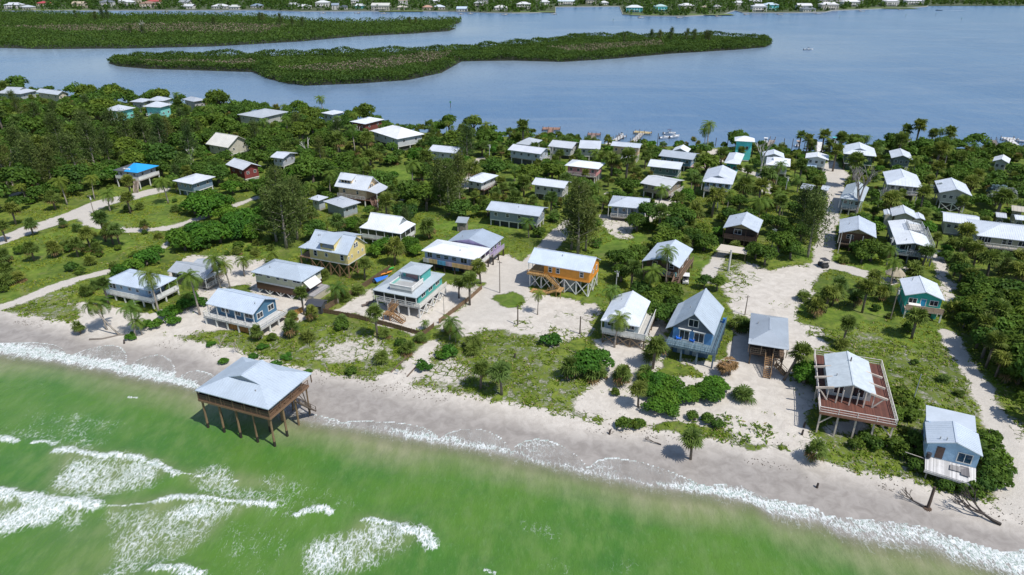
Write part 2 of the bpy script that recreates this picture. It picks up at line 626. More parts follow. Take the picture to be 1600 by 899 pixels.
nn = mathn(nt, 'ADD', nn, mathn(nt, 'MULTIPLY', vine, .22))
fac = smooth(nt, mathn(nt, 'SUBTRACT', mathn(nt, 'ADD', mathn(nt, 'MULTIPLY', A['sand'], .62), .19), nn), -.085, .085)
lk(nt, mix(nt, fac, green, sandc), b.inputs['Base Color'])
rr = mathn(nt, 'SUBTRACT', .92, mathn(nt, 'MULTIPLY', A['wet'], .45))
lk(nt, rr, b.inputs['Roughness'])
b.inputs['Specular IOR Level'].default_value = .3
hgt = mathn(nt, 'ADD', mathn(nt, 'MULTIPLY', n_fine, .12), mathn(nt, 'MULTIPLY', mathn(nt, 'SUBTRACT', 1.0, fac), .16))
hgt = mathn(nt, 'MULTIPLY', hgt, mathn(nt, 'SUBTRACT', 1.0, mathn(nt, 'MULTIPLY', A['wet'], .9)))
bp = nd(nt, 'Bump', i_Strength=.8, i_Distance=1.0, i_Height=hgt)
lk(nt, bp.outputs[0], b.inputs['Normal'])
g = grid_mesh('ground', xs, ys, land_z(XR, YR), m, {'sand': sandm, 'lawn': lawnm, 'wet': wetm, 'road': roadm},
              keep=(dS > -60) & (dbay(XR, YR) > -35))
struct(g)
g['label'] = 'barrier island ground of pale sand, dune plants and grass'

# ------------------------------------------------------------------ gulf water with surf
gx = axis(-2200, -118, 92, 2200, .36, 120)
gy = axis(-2100, 24, 134, 900, .36, 120)
XR, YR = np.meshgrid(gx, gy)
X, Y = XR / K, YR / K
D = -dsea(XR, YR) / K                # seaward
s = X
side = np.clip((X - 12) / 25, 0, 1)   # surf grows to the right
left = np.clip((-38 - X) / 14, 0, 1)
sc = np.abs(np.sin(s * .29 + .8 * np.sin(s * .13))) ** .55
swash = .7 + (3.3 + 1.6 * np.maximum(left, .75 * side)) * sc * (.66 + .34 * np.sin(s * .11 + 1.0))
swash = np.maximum(swash, .55 + 2.3 * side + 1.5 * left)
lz = land_z(XR, YR)
foam = np.zeros(X.shape)
wobn = .5 * wob(X, Y, 1.3, 31) + .25 * wob(X, Y, 3.1, 32)
# the white band where the water runs out on the beach
band = 1.15 + 2.8 * side + 1.6 * left + .5 * wob(X, Y, .2, 33)
dd = D + wobn * .55
foam = np.maximum(foam, np.clip(1.15 - np.abs(dd + band * .45) / (band * .8), 0, 1) * np.clip(.88 + .35 * wob(X, Y, .16, 37) + .5 * side + .3 * left, .55, 1.15))
L = -D
edge = np.exp(-((L - swash + .12 * wobn) / .20) ** 2)
foam = np.maximum(foam, edge * np.clip(1.45 + .5 * wob(X, Y, .3, 34), .6, 1.8))
foam = np.maximum(foam, np.where((L > 0) & (L < swash), .50 + .18 * wob(X, Y, .4, 36), 0))
foam = np.maximum(foam, np.clip(1 - (D - .3) / (1.6 + 1.8 * side), 0, 1) * .42 * (D > 0))
CREST = [
    (1.0, .55, [(88, 706), (104, 704), (130, 709), (162, 714), (182, 714), (222, 718), (250, 729), (275, 743)]),
    (.75, .22, [(275, 743), (300, 744), (350, 750), (372, 754)]),
    (1.05, .9, [(-30, 772), (0, 772), (35, 778), (92, 789), (126, 787), (150, 792)]),
    (.7, .2, [(150, 792), (200, 790), (250, 785)]),
    (.95, .45, [(250, 785), (272, 778), (310, 779), (370, 786), (400, 787), (430, 791)]),
    (1.05, .45, [(463, 807), (480, 799), (505, 797), (517, 803)]),
    (.95, .35, [(566, 814), (600, 817), (630, 829)]),
    (1.1, .75, [(630, 831), (655, 835), (676, 853)]),
    (1.1, .5, [(-20, 684), (0, 685), (24, 692)]),
    (.95, .3, [(50, 693), (66, 691), (82, 696)]),
    (1.05, .6, [(245, 890), (275, 889), (312, 899)]),
    (1.0, .25, [(200, 621), (213, 623)]),
    (.9, .3, [(758, 892), (775, 897)]),
    (.9, .25, [(292, 604), (304, 605)]),
]
AREA = [
    (.52, [(72, 710), (100, 706), (160, 715), (222, 719), (275, 744), (240, 762), (190, 777), (150, 790), (60, 780), (70, 745)]),
    (.66, [(170, 716), (222, 719), (262, 738), (215, 755), (180, 772), (160, 780), (175, 750)]),
    (.45, [(275, 744), (360, 749), (440, 760), (425, 780), (290, 776)]),
    (.72, [(-40, 775), (0, 776), (92, 790), (150, 794), (110, 800), (60, 822), (0, 838), (-40, 845)]),
    (.45, [(95, 800), (140, 795), (110, 830), (88, 838)]),
    (.38, [(155, 796), (260, 782), (400, 790), (430, 793), (350, 822), (300, 872), (230, 892), (165, 905), (160, 850)]),
    (.62, [(255, 784), (300, 781), (400, 789), (360, 815), (300, 825), (270, 815)]),
    (.50, [(560, 816), (620, 824), (680, 855), (640, 862), (600, 882), (540, 905), (478, 905), (476, 872), (540, 842)]),
    (.64, [(480, 872), (540, 850), (580, 866), (560, 888), (500, 905), (475, 900)]),
    (.22, [(0, 640), (120, 640), (240, 690), (230, 712), (100, 702), (0, 690)]),
    (.20, [(400, 745), (560, 770), (560, 800), (420, 800)]),
    (.26, [(860, 870), (1010, 880), (1000, 905), (860, 905)]),
    (.24, [(850, 812), (900, 818), (880, 850), (795, 850)]),
    (.22, [(1012, 826), (1050, 830), (1045, 855), (1010, 848)]),
    (.22, [(330, 830), (470, 800), (460, 880), (330, 900)]),
    (.17, [(60, 600), (130, 625), (120, 645), (50, 635)]),
]
Z = .10 * wob(X * .4, Y + .3 * X, .8, 41) + .03 * wob(X, Y, 2.2, 42)
cy = 9.0
for v, p in AREA:
    k = inpoly(XR + 1.2 * wobn + 2.6 * wob(X, Y, .3, 46), YR + 1.2 * wobn + 2.2 * wob(X, Y, .35, 47), wpoly(p, 0.0))
    foam = np.maximum(foam, blur(k * np.clip(v * 1.12 + .10 + .17 * wob(X, Y, .33, 43) + .08 * wob(X, Y, 1.1, 45), .05, 1), 13))
for v, wd, p in CREST:
    q = wpoly(p, 0.0)
    d = dline(XR + .35 * wobn, YR + .35 * wobn, q) / K
    k = wd * (1 + .35 * wob(X, Y, .9, 44))
    foam = np.maximum(foam, np.clip(v * 1.25 * (1 - d / np.maximum(k * 1.7, .05)), 0, 1))
    Z = Z + .62 * np.minimum(wd, .8) * np.exp(-(d / 1.1) ** 2)
turb = np.clip(1 - (D - .9 + .9 * wob(X, Y, .2, 51)) / (4.4 + 2 * side), 0, 1) * .9
for v, p in AREA[:9]:
    turb = np.maximum(turb, blur(inpoly(XR, YR - 1.4, wpoly(p, 0.0)) * .45, 14))
turb = np.maximum(turb, np.clip(.08 + .30 * wob(X, Y, .09, 52), 0, .4) * np.clip((D - 14) / 12, 0, 1))
damp = np.clip(D / 2.5, 0, 1)
Z = Z * damp
inside = L < swash + .05
Z = np.where(D > 0, Z, np.maximum(lz + .02, Z))
Z = np.where(D > 0, np.maximum(Z, lz + .03), Z)
Z = np.where(inside, Z, lz - .12)
op = np.clip(.42 + D / 3.5, .40, 1.0)
wash = np.clip(-D / .8 + .3, 0, 1)
m, nt, b = newmat('gulf_water')
pos = nd(nt, 'NewGeometry').outputs['Position']
A = {k: nd(nt, 'Attribute', attribute_name=k).outputs['Fac'] for k in ('foam', 'turb', 'op', 'wash')}
mp = nd(nt, 'Mapping', i_Vector=pos, i_Rotation=(0, 0, .35), i_Scale=(1.15, .5, 1.0))
nbig = noise(nt, pos, .05, 4, .55)
nmid = noise(nt, mp.outputs[0], .35, 5, .6)
deep = mix(nt, smooth(nt, nbig, .35, .65), (.058, .160, .030), (.092, .194, .032))
deep = mix(nt, smooth(nt, nmid, .4, .75), deep, (.118, .212, .056))
deep = mix(nt, mathn(nt, 'MULTIPLY', smooth(nt, noise(nt, mp.outputs[0], 1.7, 5, .7, .6), .52, .74), .35), deep, (.15, .27, .11))
turbc = mix(nt, smooth(nt, nmid, .3, .7), (.21, .235, .11), (.29, .285, .175))
wc = mix(nt, A['turb'], deep, turbc)
wc = mix(nt, A['wash'], wc, mix(nt, smooth(nt, nmid, .3, .7), (.34, .315, .285), (.50, .475, .445)))
dist = nd(nt, 'TexNoise', i_Scale=1.1, i_Detail=4.0, i_Vector=mp.outputs[0])
vadd = nd(nt, 'VectorMath', operation='MULTIPLY_ADD')
lk(nt, dist.outputs[1], vadd.inputs[0])
vadd.inputs[1].default_value = (1.1, 1.1, 0)
lk(nt, mp.outputs[0], vadd.inputs[2])
vo = nd(nt, 'TexVoronoi', feature='DISTANCE_TO_EDGE', i_Scale=1.5, i_Vector=vadd.outputs[0])
vo2 = nd(nt, 'TexVoronoi', feature='DISTANCE_TO_EDGE', i_Scale=3.6, i_Vector=vadd.outputs[0])
nf = noise(nt, pos, 2.6, 5, .7)
nl = noise(nt, mp.outputs[0], .8, 4, .6)
t = mathn(nt, 'ADD', mathn(nt, 'MULTIPLY', vo.outputs['Distance'], 1.15), mathn(nt, 'MULTIPLY', vo2.outputs['Distance'], .75))
t = mathn(nt, 'ADD', t, mathn(nt, 'MULTIPLY', nf, .5))
t = mathn(nt, 'ADD', t, mathn(nt, 'SUBTRACT', mathn(nt, 'MULTIPLY', nl, .7), .22))
ff = smooth(nt, mathn(nt, 'SUBTRACT', A['foam'], t), -.24, .44)
lk(nt, mix(nt, ff, wc, mix(nt, smooth(nt, mathn(nt, 'ADD', mathn(nt, 'MULTIPLY', noise(nt, pos, 1.4, 5, .75), .6), mathn(nt, 'MULTIPLY', vo2.outputs['Distance'], -.55)), .13, .33), (.36, .44, .40), (.80, .82, .83))), b.inputs['Base Color'])
lk(nt, mathn(nt, 'ADD', .16, mathn(nt, 'MULTIPLY', ff, .6)), b.inputs['Roughness'])
b.inputs['IOR'].default_value = 1.33
b.inputs['Specular IOR Level'].default_value = .32
hh = mathn(nt, 'ADD', mathn(nt, 'MULTIPLY', noise(nt, mp.outputs[0], 1.2, 6, .68), .55), mathn(nt, 'MULTIPLY', mathn(nt, 'MULTIPLY', ff, nf), .5))
bp = nd(nt, 'Bump', i_Strength=.42, i_Distance=1.0, i_Height=hh)
lk(nt, bp.outputs[0], b.inputs['Normal'])
alpha = mathn(nt, 'MAXIMUM', A['op'], mathn(nt, 'MULTIPLY', ff, .92))
lk(nt, alpha, b.inputs['Alpha'])
g = grid_mesh('gulf_water', gx, gy, Z, m, {'foam': foam, 'turb': turb, 'op': op, 'wash': wash}, keep=inside)
struct(g)
g['label'] = 'green gulf water with white surf running onto the beach'

# ------------------------------------------------------------------ bay water
m, nt, b = newmat('bay_water')
pos = nd(nt, 'NewGeometry').outputs['Position']
mp = nd(nt, 'Mapping', i_Vector=pos, i_Rotation=(0, 0, .5), i_Scale=(1, .4, 1))
n1 = noise(nt, mp.outputs[0], .012, 5, .6, .5)
n2 = noise(nt, mp.outputs[0], .9, 4, .65)
n3 = noise(nt, mp.outputs[0], .12, 4, .65)
shoal_sheen = nd(nt, 'Attribute', attribute_name='shoal_sky_sheen').outputs['Fac']
wind = noise(nt, nd(nt, 'Mapping', i_Vector=pos, i_Rotation=(0, 0, .12), i_Scale=(.25, 1, 1)).outputs[0], .03, 6, .7, .8)
bc = mix(nt, smooth(nt, n1, .3, .7), (.060, .138, .270), (.088, .172, .302))
bc = mix(nt, mathn(nt, 'MULTIPLY', shoal_sheen, .8), bc, (.235, .29, .345))  # paler near islands and shore: shoals plus sky reflection painted into the colour
bc = mix(nt, mathn(nt, 'MULTIPLY', smooth(nt, wind, .45, .68), .45), bc, (.175, .235, .325))
bc = mix(nt, mathn(nt, 'MULTIPLY', smooth(nt, noise(nt, mp.outputs[0], .45, 4, .75), .5, .75), .5), bc, (.05, .105, .215))
lk(nt, bc, b.inputs['Base Color'])
b.inputs['Roughness'].default_value = .24
b.inputs['IOR'].default_value = 1.33
hh = mathn(nt, 'ADD', mathn(nt, 'MULTIPLY', n2, .22), mathn(nt, 'MULTIPLY', n3, .9))
bp = nd(nt, 'Bump', i_Strength=.4, i_Distance=1.0, i_Height=hh)
lk(nt, bp.outputs[0], b.inputs['Normal'])
bxs = np.concatenate([np.linspace(-7000, -1200, 8)[:-1], np.linspace(-1200, 1200, 321), np.linspace(1200, 7000, 8)[1:]])
bys = np.concatenate([np.linspace(-600, 180, 20)[:-1], np.linspace(180, 1300, 260), np.linspace(1300, 9000, 10)[1:]])
BXG, BYG = np.meshgrid(bxs, bys)
ISL1 = [(169, 99), (185, 104), (230, 108), (300, 110), (395, 113), (420, 124), (450, 131), (480, 134), (560, 131), (640, 125), (690, 114), (706, 105), (722, 96), (800, 95), (880, 97), (960, 92), (1050, 84), (1150, 78), (1196, 74), (1207, 68), (1200, 62),
        (1100, 57), (1000, 59), (910, 58), (870, 64), (820, 69), (700, 79), (600, 82), (480, 86), (360, 88), (260, 89), (200, 91), (176, 94)]
ISL2 = [(-140, 74), (0, 75), (60, 77), (200, 76), (330, 73), (400, 69), (470, 65), (560, 57), (640, 53), (700, 49), (712, 45), (700, 42), (718, 36), (716, 32), (640, 33), (560, 36), (480, 34), (400, 27), (300, 25), (180, 25), (90, 23), (0, 20), (-140, 20)]
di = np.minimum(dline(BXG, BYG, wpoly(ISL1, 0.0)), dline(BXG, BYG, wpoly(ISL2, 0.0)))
shoal_sheen = np.clip(1 - di / 130, 0, 1) ** 1.3 + .35 * np.clip(1 - np.abs(dbay(BXG, BYG)) / 60, 0, 1)
shoal_sheen = np.clip(shoal_sheen * (.85 + .3 * wob(BXG, BYG, .015, 77)), 0, 1)
g = grid_mesh('bay_water', bxs, bys, np.zeros(BXG.shape), m, {'shoal_sky_sheen': shoal_sheen}, keep=dbay(BXG, BYG) < 12)
struct(g)['label'] = 'blue rippled bay water behind the island'
# ------------------------------------------------------------------ houses
HOUSES = []          # footprints and screens, so that trees keep clear
GALV, ROOFW, ROOFG, ROOFP = (.55, .63, .735), (.80, .83, .87), (.38, .43, .50), (.71, .755, .82)


class H:
    pass


def ribs(mb, pts, step):
    pts = [Vector(p) for p in pts]
    n = (pts[1] - pts[0]).cross(pts[2] - pts[0]).normalized()
    if n.z < 0:
        n = -n
    h = Vector((0, 0, 1)).cross(n)
    if h.length < .02:
        h = Vector((1, 0, 0))
    h.normalize()
    s = n.cross(h)
    o = pts[0]
    uv = [((p - o).dot(h), (p - o).dot(s)) for p in pts]
    us = [u for u, _ in uv]
    u = min(us) + step * .5
    while u < max(us):
        hit = []
        for i in range(len(uv)):
            (a, b), (c, d) = uv[i], uv[(i + 1) % len(uv)]
            if (a > u) != (c > u):
                hit.append(b + (d - b) * (u - a) / (c - a))
        if len(hit) >= 2 and max(hit) - min(hit) > .3:
            mb.bar(o + h * u + s * (min(hit) + .02) + n * .015, o + h * u + s * (max(hit) - .02) + n * .015, .055, .05, n)
        u += step


def roof_faces(la, lb, ez, rise, ends, ax, t=.55):
    def mp(a, b, z):
        return (a, b, z) if ax == 'x' else (b, a, z)
    rz = ez + rise
    i = [0, 0]
    lowpts = [[], []]
    F = []
    for k in (0, 1):
        e = ends[k]
        sg = -1 if k == 0 else 1
        if e == 'h':
            i[k] = min(lb, la * .95)
            F.append([mp(sg * la, -lb, ez), mp(sg * la, lb, ez), mp(sg * (la - i[k]), 0, rz)])
        elif e == 'd':
            i[k] = min(lb * t, la * .6)
            q = i[k] / lb if False else t
            F.append([mp(sg * la, -lb, ez), mp(sg * la, lb, ez), mp(sg * (la - i[k]), lb * (1 - q), ez + rise * q), mp(sg * (la - i[k]), -lb * (1 - q), ez + rise * q)])
            lowpts[k] = q
    gab = []
    for sb in (-1, 1):
        P = [mp(-la, sb * lb, ez), mp(la, sb * lb, ez)]
        if ends[1] == 'd':
            P.append(mp(la - i[1], sb * lb * (1 - t), ez + rise * t))
        P.append(mp(la - i[1] + (.35 if ends[1] == 'd' else 0), 0, rz))
        P.append(mp(-la + i[0] - (.35 if ends[0] == 'd' else 0), 0, rz))
        if ends[0] == 'd':
            P.append(mp(-la + i[0], sb * lb * (1 - t), ez + rise * t))
        F.append(P)
    for k in (0, 1):
        if ends[k] == 'd':
            sg = -1 if k == 0 else 1
            a = sg * (la - i[k]) - sg * .02
            gab.append([mp(a, -lb * (1 - t), ez + rise * t - .02), mp(a, lb * (1 - t), ez + rise * t - .02), mp(a, 0, rz - .06)])
    return F, gab


def make_roof(root, name, W, D, ez, rise, ax, ends, col, thick=.14, rib=.5, t=.55, cx=0, cy=0, soffit=True, kind='metal_roof'):
    la, lb = (W / 2, D / 2) if ax == 'x' else (D / 2, W / 2)
    F, gab = roof_faces(la, lb, ez, rise, ends, ax, t)
    mb = MB()
    for P in F:
        mb.slab([(p[0] + cx, p[1] + cy, p[2]) for p in P], thick)
    for P in F:
        if rib:
            ribs(mb, [(p[0] + cx, p[1] + cy, p[2]) for p in P], rib)
    # ridge cap
    i0 = {'g': 0, 'h': min(lb, la * .95), 'd': min(lb * t, la * .6)}
    a0, a1 = -la + i0[ends[0]], la - i0[ends[1]]
    if a1 - a0 > .3:
        p, q = ((a0, 0), (a1, 0)) if ax == 'x' else ((0, a0), (0, a1))
        mb.bar((p[0] + cx, p[1] + cy, ez + rise + .01), (q[0] + cx, q[1] + cy, ez + rise + .01), .28, .06)
    if soffit and ends != 'gg':
        mb.poly([(-W / 2 + .05 + cx, -D / 2 + .05 + cy, ez - thick + .02), (-W / 2 + .05 + cx, D / 2 - .05 + cy, ez - thick + .02),
                 (W / 2 - .05 + cx, D / 2 - .05 + cy, ez - thick + .02), (W / 2 - .05 + cx, -D / 2 + .05 + cy, ez - thick + .02)])
    r = mb.build(name, surf(kind, col), root)
    for P in gab:
        g = MB()
        g.poly([(p[0] + cx, p[1] + cy, p[2]) for p in P])
        g.build('gable_vent', surf('paint', (.30, .33, .36)), r)
    return r


def rail_mesh(p, q, h=1.0, col=WHITE, solid=False, step=1.8, bal=.42):
    mb = MB()
    p, q = Vector(p), Vector(q)
    L = (q - p).length
    n = max(1, round(L / step))
    for i in range(n + 1):
        a = p.lerp(q, i / n)
        mb.bar(a, a + Vector((0, 0, h)), .10)
    up = Vector((0, 0, 1))
    mb.bar(p + up * h, q + up * h, .10, .06)
    if solid:
        mb.bar(p + up * (h * .48), q + up * (h * .48), .05, h * .88)
    else:
        mb.bar(p + up * .14, q + up * .14, .06, .08)
        mb.bar(p + up * (h * .55), q + up * (h * .55), .05, .06)
        k = max(2, int(L / bal))
        for i in range(1, k):
            a = p.lerp(q, i / k)
            mb.bar(a + up * .14, a + up * h, .035)
    return mb


def stairs(root, p, q, wd, mat, rail=True, name='stairs'):
    """a straight flight from p (top) down to q"""
    p, q = Vector(p), Vector(q)
    d = q - p
    hz = Vector((d.x, d.y, 0)).normalized()
    sd = Vector((-hz.y, hz.x, 0)) * (wd / 2)
    mb = MB()
    for s in (-1, 1):
        mb.bar(p + sd * s, q + sd * s, .07, .26)
    n = max(3, int(abs(d.z) / .2))
    for i in range(n):
        a = p.lerp(q, (i + .5) / n)
        mb.bar(a - sd, a + sd, .27, .05)
    o = mb.build(name, mat, root)
    if rail:
        for s in (-1, 1):
            r = MB()
            a, c = p + sd * s, q + sd * s
            up = Vector((0, 0, .95))
            r.bar(a + up, c + up, .09, .07)
            r.bar(a + up * .5, c + up * .5, .05, .06)
            k = max(2, int(d.length / 1.5))
            for i in range(k + 1):
                m_ = a.lerp(c, i / k)
                r.bar(m_, m_ + up, .09)
            r.build('handrail', mat, o)
    return o


def window(root, h, side, u, w, hgt, zc, trim=WHITE, glass=None, mull=True, name='window', proud=0.0):
    """u runs 0..1 along the side from its left end, seen from outside at the front and from the front at the flanks"""
    t = .12 if h.dist < 190 else .07
    A, B = MB(), MB()

    def bx(mb, u0, u1, z0, z1, d):
        d += proud
        if side == 'F':
            mb.box(u0, u1, h.by0 - d, h.by0 + .03, z0, z1)
        elif side == 'B':
            mb.box(u0, u1, h.by1 - .03, h.by1 + d, z0, z1)
        elif side == 'R':
            mb.box(h.bx1 - .03, h.bx1 + d, u0, u1, z0, z1)
        else:
            mb.box(h.bx0 - d, h.bx0 + .03, u0, u1, z0, z1)
    lo, hi = (h.bx0, h.bx1) if side in 'FB' else (h.by0, h.by1)
    c = lo + (hi - lo) * u
    x0, x1, z0, z1 = c - w / 2, c + w / 2, zc - hgt / 2, zc + hgt / 2
    bx(A, x0 - t, x0, z0 - t, z1 + t, .07)
    bx(A, x1, x1 + t, z0 - t, z1 + t, .07)
    bx(A, x0, x1, z1, z1 + t, .07)
    bx(A, x0, x1, z0 - t, z0, .07)
    if mull:
        if w > 1.15:
            bx(A, c - .04, c + .04, z0, z1, .06)
        else:
            bx(A, x0, x1, zc - .03, zc + .03, .06)
    bx(B, x0, x1, z0, z1, .03)
    o = A.build(name, surf('paint', trim), root)
    B.build('pane', glass or GLASS, o)
    return o


def house(name, label, tagname, fl, fr, br, ez, fz, ax='x', ends='hh', rise=1.5, wall=(.6, .62, .62), roof=GALV, ov=.5, porch=None, ext=None,
          rail='open', railc=WHITE, railsides=None, stilt=WHITE, brace=None, ground=None, wins=None, winc=WHITE, deckc=GREYW, postc=None, rib=.5, t=.55,
          screen='', skirt=None, fascia=None, autostilt=True, gablec=None, door=None, cat='house', group='stilt houses of the island', windim=(.95, 1.15),
          roofkind='metal_roof', gi=.6):
    A, B, C = at(fl[0], fl[1], GZ + ez), at(fr[0], fr[1], GZ + ez), at(br[0], br[1], GZ + ez)
    ux = Vector((B.x - A.x, B.y - A.y, 0))
    W = ux.length
    ux.normalize()
    uy = Vector((-ux.y, ux.x, 0))
    D = max(2.5, (C - B).dot(uy))
    c = A + ux * (W / 2) + uy * (D / 2)
    h = H()
    h.W, h.D, h.ez, h.fz = W, D, ez, fz
    h.yaw = math.atan2(ux.y, ux.x)
    h.ux, h.uy, h.c = ux, uy, Vector((c.x, c.y, GZ))
    h.tag = tagname
    h.dist = c.length
    root = thing(name, label, cat, (c.x, c.y, GZ), h.yaw, group)
    h.root = root
    far = math.hypot(c.x, c.y) > 235
    rise *= 1.3
    h.rise = rise
    porch, ext = {k: v * 1.2 for k, v in (porch or {}).items()}, {k: v * 1.25 for k, v in (ext or {}).items()}
    ov *= 1.2
    ins = {k: max(ov, porch.get(k, 0)) for k in 'FRLB'}
    h.bx0, h.bx1, h.by0, h.by1 = -W / 2 + ins['L'], W / 2 - ins['R'], -D / 2 + ins['F'], D / 2 - ins['B']
    edge = {}
    for k, b_, e_, sg in (('L', h.bx0, -W / 2 + .15, -1), ('R', h.bx1, W / 2 - .15, 1), ('F', h.by0, -D / 2 + .15, -1), ('B', h.by1, D / 2 - .15, 1)):
        edge[k] = (e_ if k in porch else b_) + sg * ext.get(k, 0)
    h.fx0, h.fx1, h.fy0, h.fy1 = edge['L'], edge['R'], edge['F'], edge['B']
    # roof
    make_roof(root, 'roof', W, D, ez, rise, ax, ends, roof, rib=(rib if not far else rib * 1.6), t=t, kind=roofkind)
    # walls
    top = ez - .15
    la, lb = (W / 2, D / 2) if ax == 'x' else (D / 2, W / 2)

    def rz(b_):
        return ez + rise * (1 - abs(b_) / lb) - .15
    mb = MB()
    x0, x1, y0, y1 = h.bx0, h.bx1, h.by0, h.by1
    cor = [(x0, y0), (x1, y0), (x1, y1), (x0, y1)]
    for i in range(4):
        p, q = cor[i], cor[(i + 1) % 4]
        isend = (i in (1, 3)) if ax == 'x' else (i in (0, 2))
        which = {1: 1, 3: 0}.get(i, 0) if ax == 'x' else {0: 0, 2: 1}.get(i, 0)
        if isend and ends[which] == 'g':
            bp_, bq_ = (p[1], q[1]) if ax == 'x' else (p[0], q[0])
            tp, tq = rz(bp_), rz(bq_)
            mid = (p[0], 0) if ax == 'x' else (0, p[1])
            if gablec:
                zz = ez - .1
                mb.poly([(*p, fz), (*q, fz), (*q, min(tq, zz)), (*p, min(tp, zz))])
                gb = MB()
                gb.poly([(*p, min(tp, zz)), (*q, min(tq, zz)), (*q, tq), (*mid, rz(0)), (*p, tp)])
                gb.build('gable', surf('siding', gablec), root)
            else:
                mb.poly([(*p, fz), (*q, fz), (*q, tq), (*mid, rz(0)), (*p, tp)])
        elif not isend and 'g' in ends and ends == 'gg':
            tp = rz(p[1] if ax == 'x' else p[0])
            mb.poly([(*p, fz), (*q, fz), (*q, tp), (*p, tp)])
        else:
            tp = top if ends != 'gg' else top
            mb.poly([(*p, fz), (*q, fz), (*q, tp), (*p, tp)])
    mb.poly([(x0, y0, fz), (x0, y1, fz), (x1, y1, fz), (x1, y0, fz)])
    mb.build('wall', surf('siding', wall), root)
    # corner trim
    # floor / deck
    if fz > .5:
        d = MB()
        d.box(h.fx0, h.fx1, h.fy0, h.fy1, fz - .28, fz - .004)
        d.build('deck', surf('planks' if (porch or ext) else 'paint', deckc if (porch or ext) else WHITE), root)
        if fascia:
            f_ = MB()
            for (a_, b_) in (((h.fx0 - .04, h.fy0 - .04), (h.fx1 + .04, h.fy0 - .04)), ((h.fx1 + .04, h.fy0 - .04), (h.fx1 + .04, h.fy1)), ((h.fx0 - .04, h.fy0 - .04), (h.fx0 - .04, h.fy1))):
                f_.bar((*a_, fz - .16), (*b_, fz - .16), .06, .4)
            f_.build('fascia_board', surf('paint', fascia), root)
    # posts under a covered porch
    pc = surf('paint', postc or railc)
    if porch:
        pm = MB().box(-.07, .07, -.07, .07, 0, ez - fz - .1).mesh('porch_post', pc)
        sp = []
        e = .2
        X0, X1, Y0, Y1 = -W / 2 + e, W / 2 - e, -D / 2 + e, D / 2 - e
        nx, ny = max(2, round(W / 2.6)), max(2, round(D / 2.6))
        if 'F' in porch:
            sp += [(X0 + (X1 - X0) * i / nx, Y0) for i in range(nx + 1)]
        if 'R' in porch:
            sp += [(X1, Y0 + (Y1 - Y0) * i / ny) for i in range(ny + 1)]
        if 'L' in porch:
            sp += [(X0, Y0 + (Y1 - Y0) * i / ny) for i in range(ny + 1)]
        seen = set()
        for x, y in sp:
            k = (round(x, 1), round(y, 1))
            if k in seen:
                continue
            seen.add(k)
            link('porch_post', pm, root, (x, y, fz))
    # railings
    if rail and (porch or ext):
        sides = railsides if railsides is not None else ''.join(k for k in 'FRL' if k in porch or k in ext)
        e = .06
        seg = {'F': ((h.fx0 + e, h.fy0 + e), (h.fx1 - e, h.fy0 + e)), 'R': ((h.fx1 - e, h.fy0 + e), (h.fx1 - e, h.fy1 - e)),
               'L': ((h.fx0 + e, h.fy0 + e), (h.fx0 + e, h.fy1 - e)), 'B': ((h.fx0 + e, h.fy1 - e), (h.fx1 - e, h.fy1 - e))}
        for k in sides:
            a_, b_ = seg[k]
            rail_mesh((*a_, fz), (*b_, fz), 1.0, railc, rail == 'solid', bal=(.42 if not far else 1.2)).build('railing', surf('paint', railc), root)
    # dark insect screens behind the porch posts
    for k in screen:
        s_ = MB()
        e = .26
        sg = {'F': ((-W / 2 + e, -D / 2 + e), (W / 2 - e, -D / 2 + e)), 'R': ((W / 2 - e, -D / 2 + e), (W / 2 - e, D / 2 - e)), 'L': ((-W / 2 + e, -D / 2 + e), (-W / 2 + e, D / 2 - e))}[k]
        s_.bar((*sg[0], (fz + 1.0 + ez - .2) / 2), (*sg[1], (fz + 1.0 + ez - .2) / 2), .02, ez - .2 - fz - 1.0)
        s_.build('insect_screen', surf('glass', (.03, .035, .04)), root)
    # stilts
    if fz > 1.2 and autostilt:
        hgt = fz - .28 + .6
        pm = MB().box(-.14, .14, -.14, .14, -.6, fz - .28).mesh('stilt', surf('wood' if stilt != WHITE else 'paint', stilt))
        e = .22
        X0, X1, Y0, Y1 = h.fx0 + e, h.fx1 - e, h.fy0 + e, h.fy1 - e
        nx, ny = max(2, round((X1 - X0) / (2.9 if not far else 4.5))), max(2, round((Y1 - Y0) / (2.9 if not far else 5)))
        P = [(X0 + (X1 - X0) * i / nx, y) for y in (Y0, Y1) for i in range(nx + 1)] + [(x, Y0 + (Y1 - Y0) * i / ny) for x in (X0, X1) for i in range(1, ny)]
        if not far:
            P += [(X0 + (X1 - X0) * i / nx, (Y0 + Y1) / 2) for i in range(1, nx)]
        for x, y in P:
            link('stilt', pm, root, (x, y, 0))
        h.nx, h.ny, h.sx, h.sy = nx, ny, (X0, X1), (Y0, Y1)
        if brace:
            bm = surf('wood' if stilt != WHITE else 'paint', stilt)
            for k in brace:
                n = nx if k == 'F' else ny
                for i in range(n):
                    if k == 'F':
                        a_, b_ = (X0 + (X1 - X0) * i / n, Y0 - .16), (X0 + (X1 - X0) * (i + 1) / n, Y0 - .16)
                    else:
                        a_, b_ = (X1 + .16, Y0 + (Y1 - Y0) * i / n), (X1 + .16, Y0 + (Y1 - Y0) * (i + 1) / n)
                    off = Vector((0, -.05, 0)) if k == 'F' else Vector((.05, 0, 0))
                    MB().bar((*a_, .1), (*b_, fz - .4), .06, .19).build('brace', bm, root)
                    MB().bar(Vector((*a_, fz - .4)) + off * 1.3, Vector((*b_, .1)) + off * 1.3, .06, .19).build('brace', bm, root)
    elif .3 < fz <= 1.2:
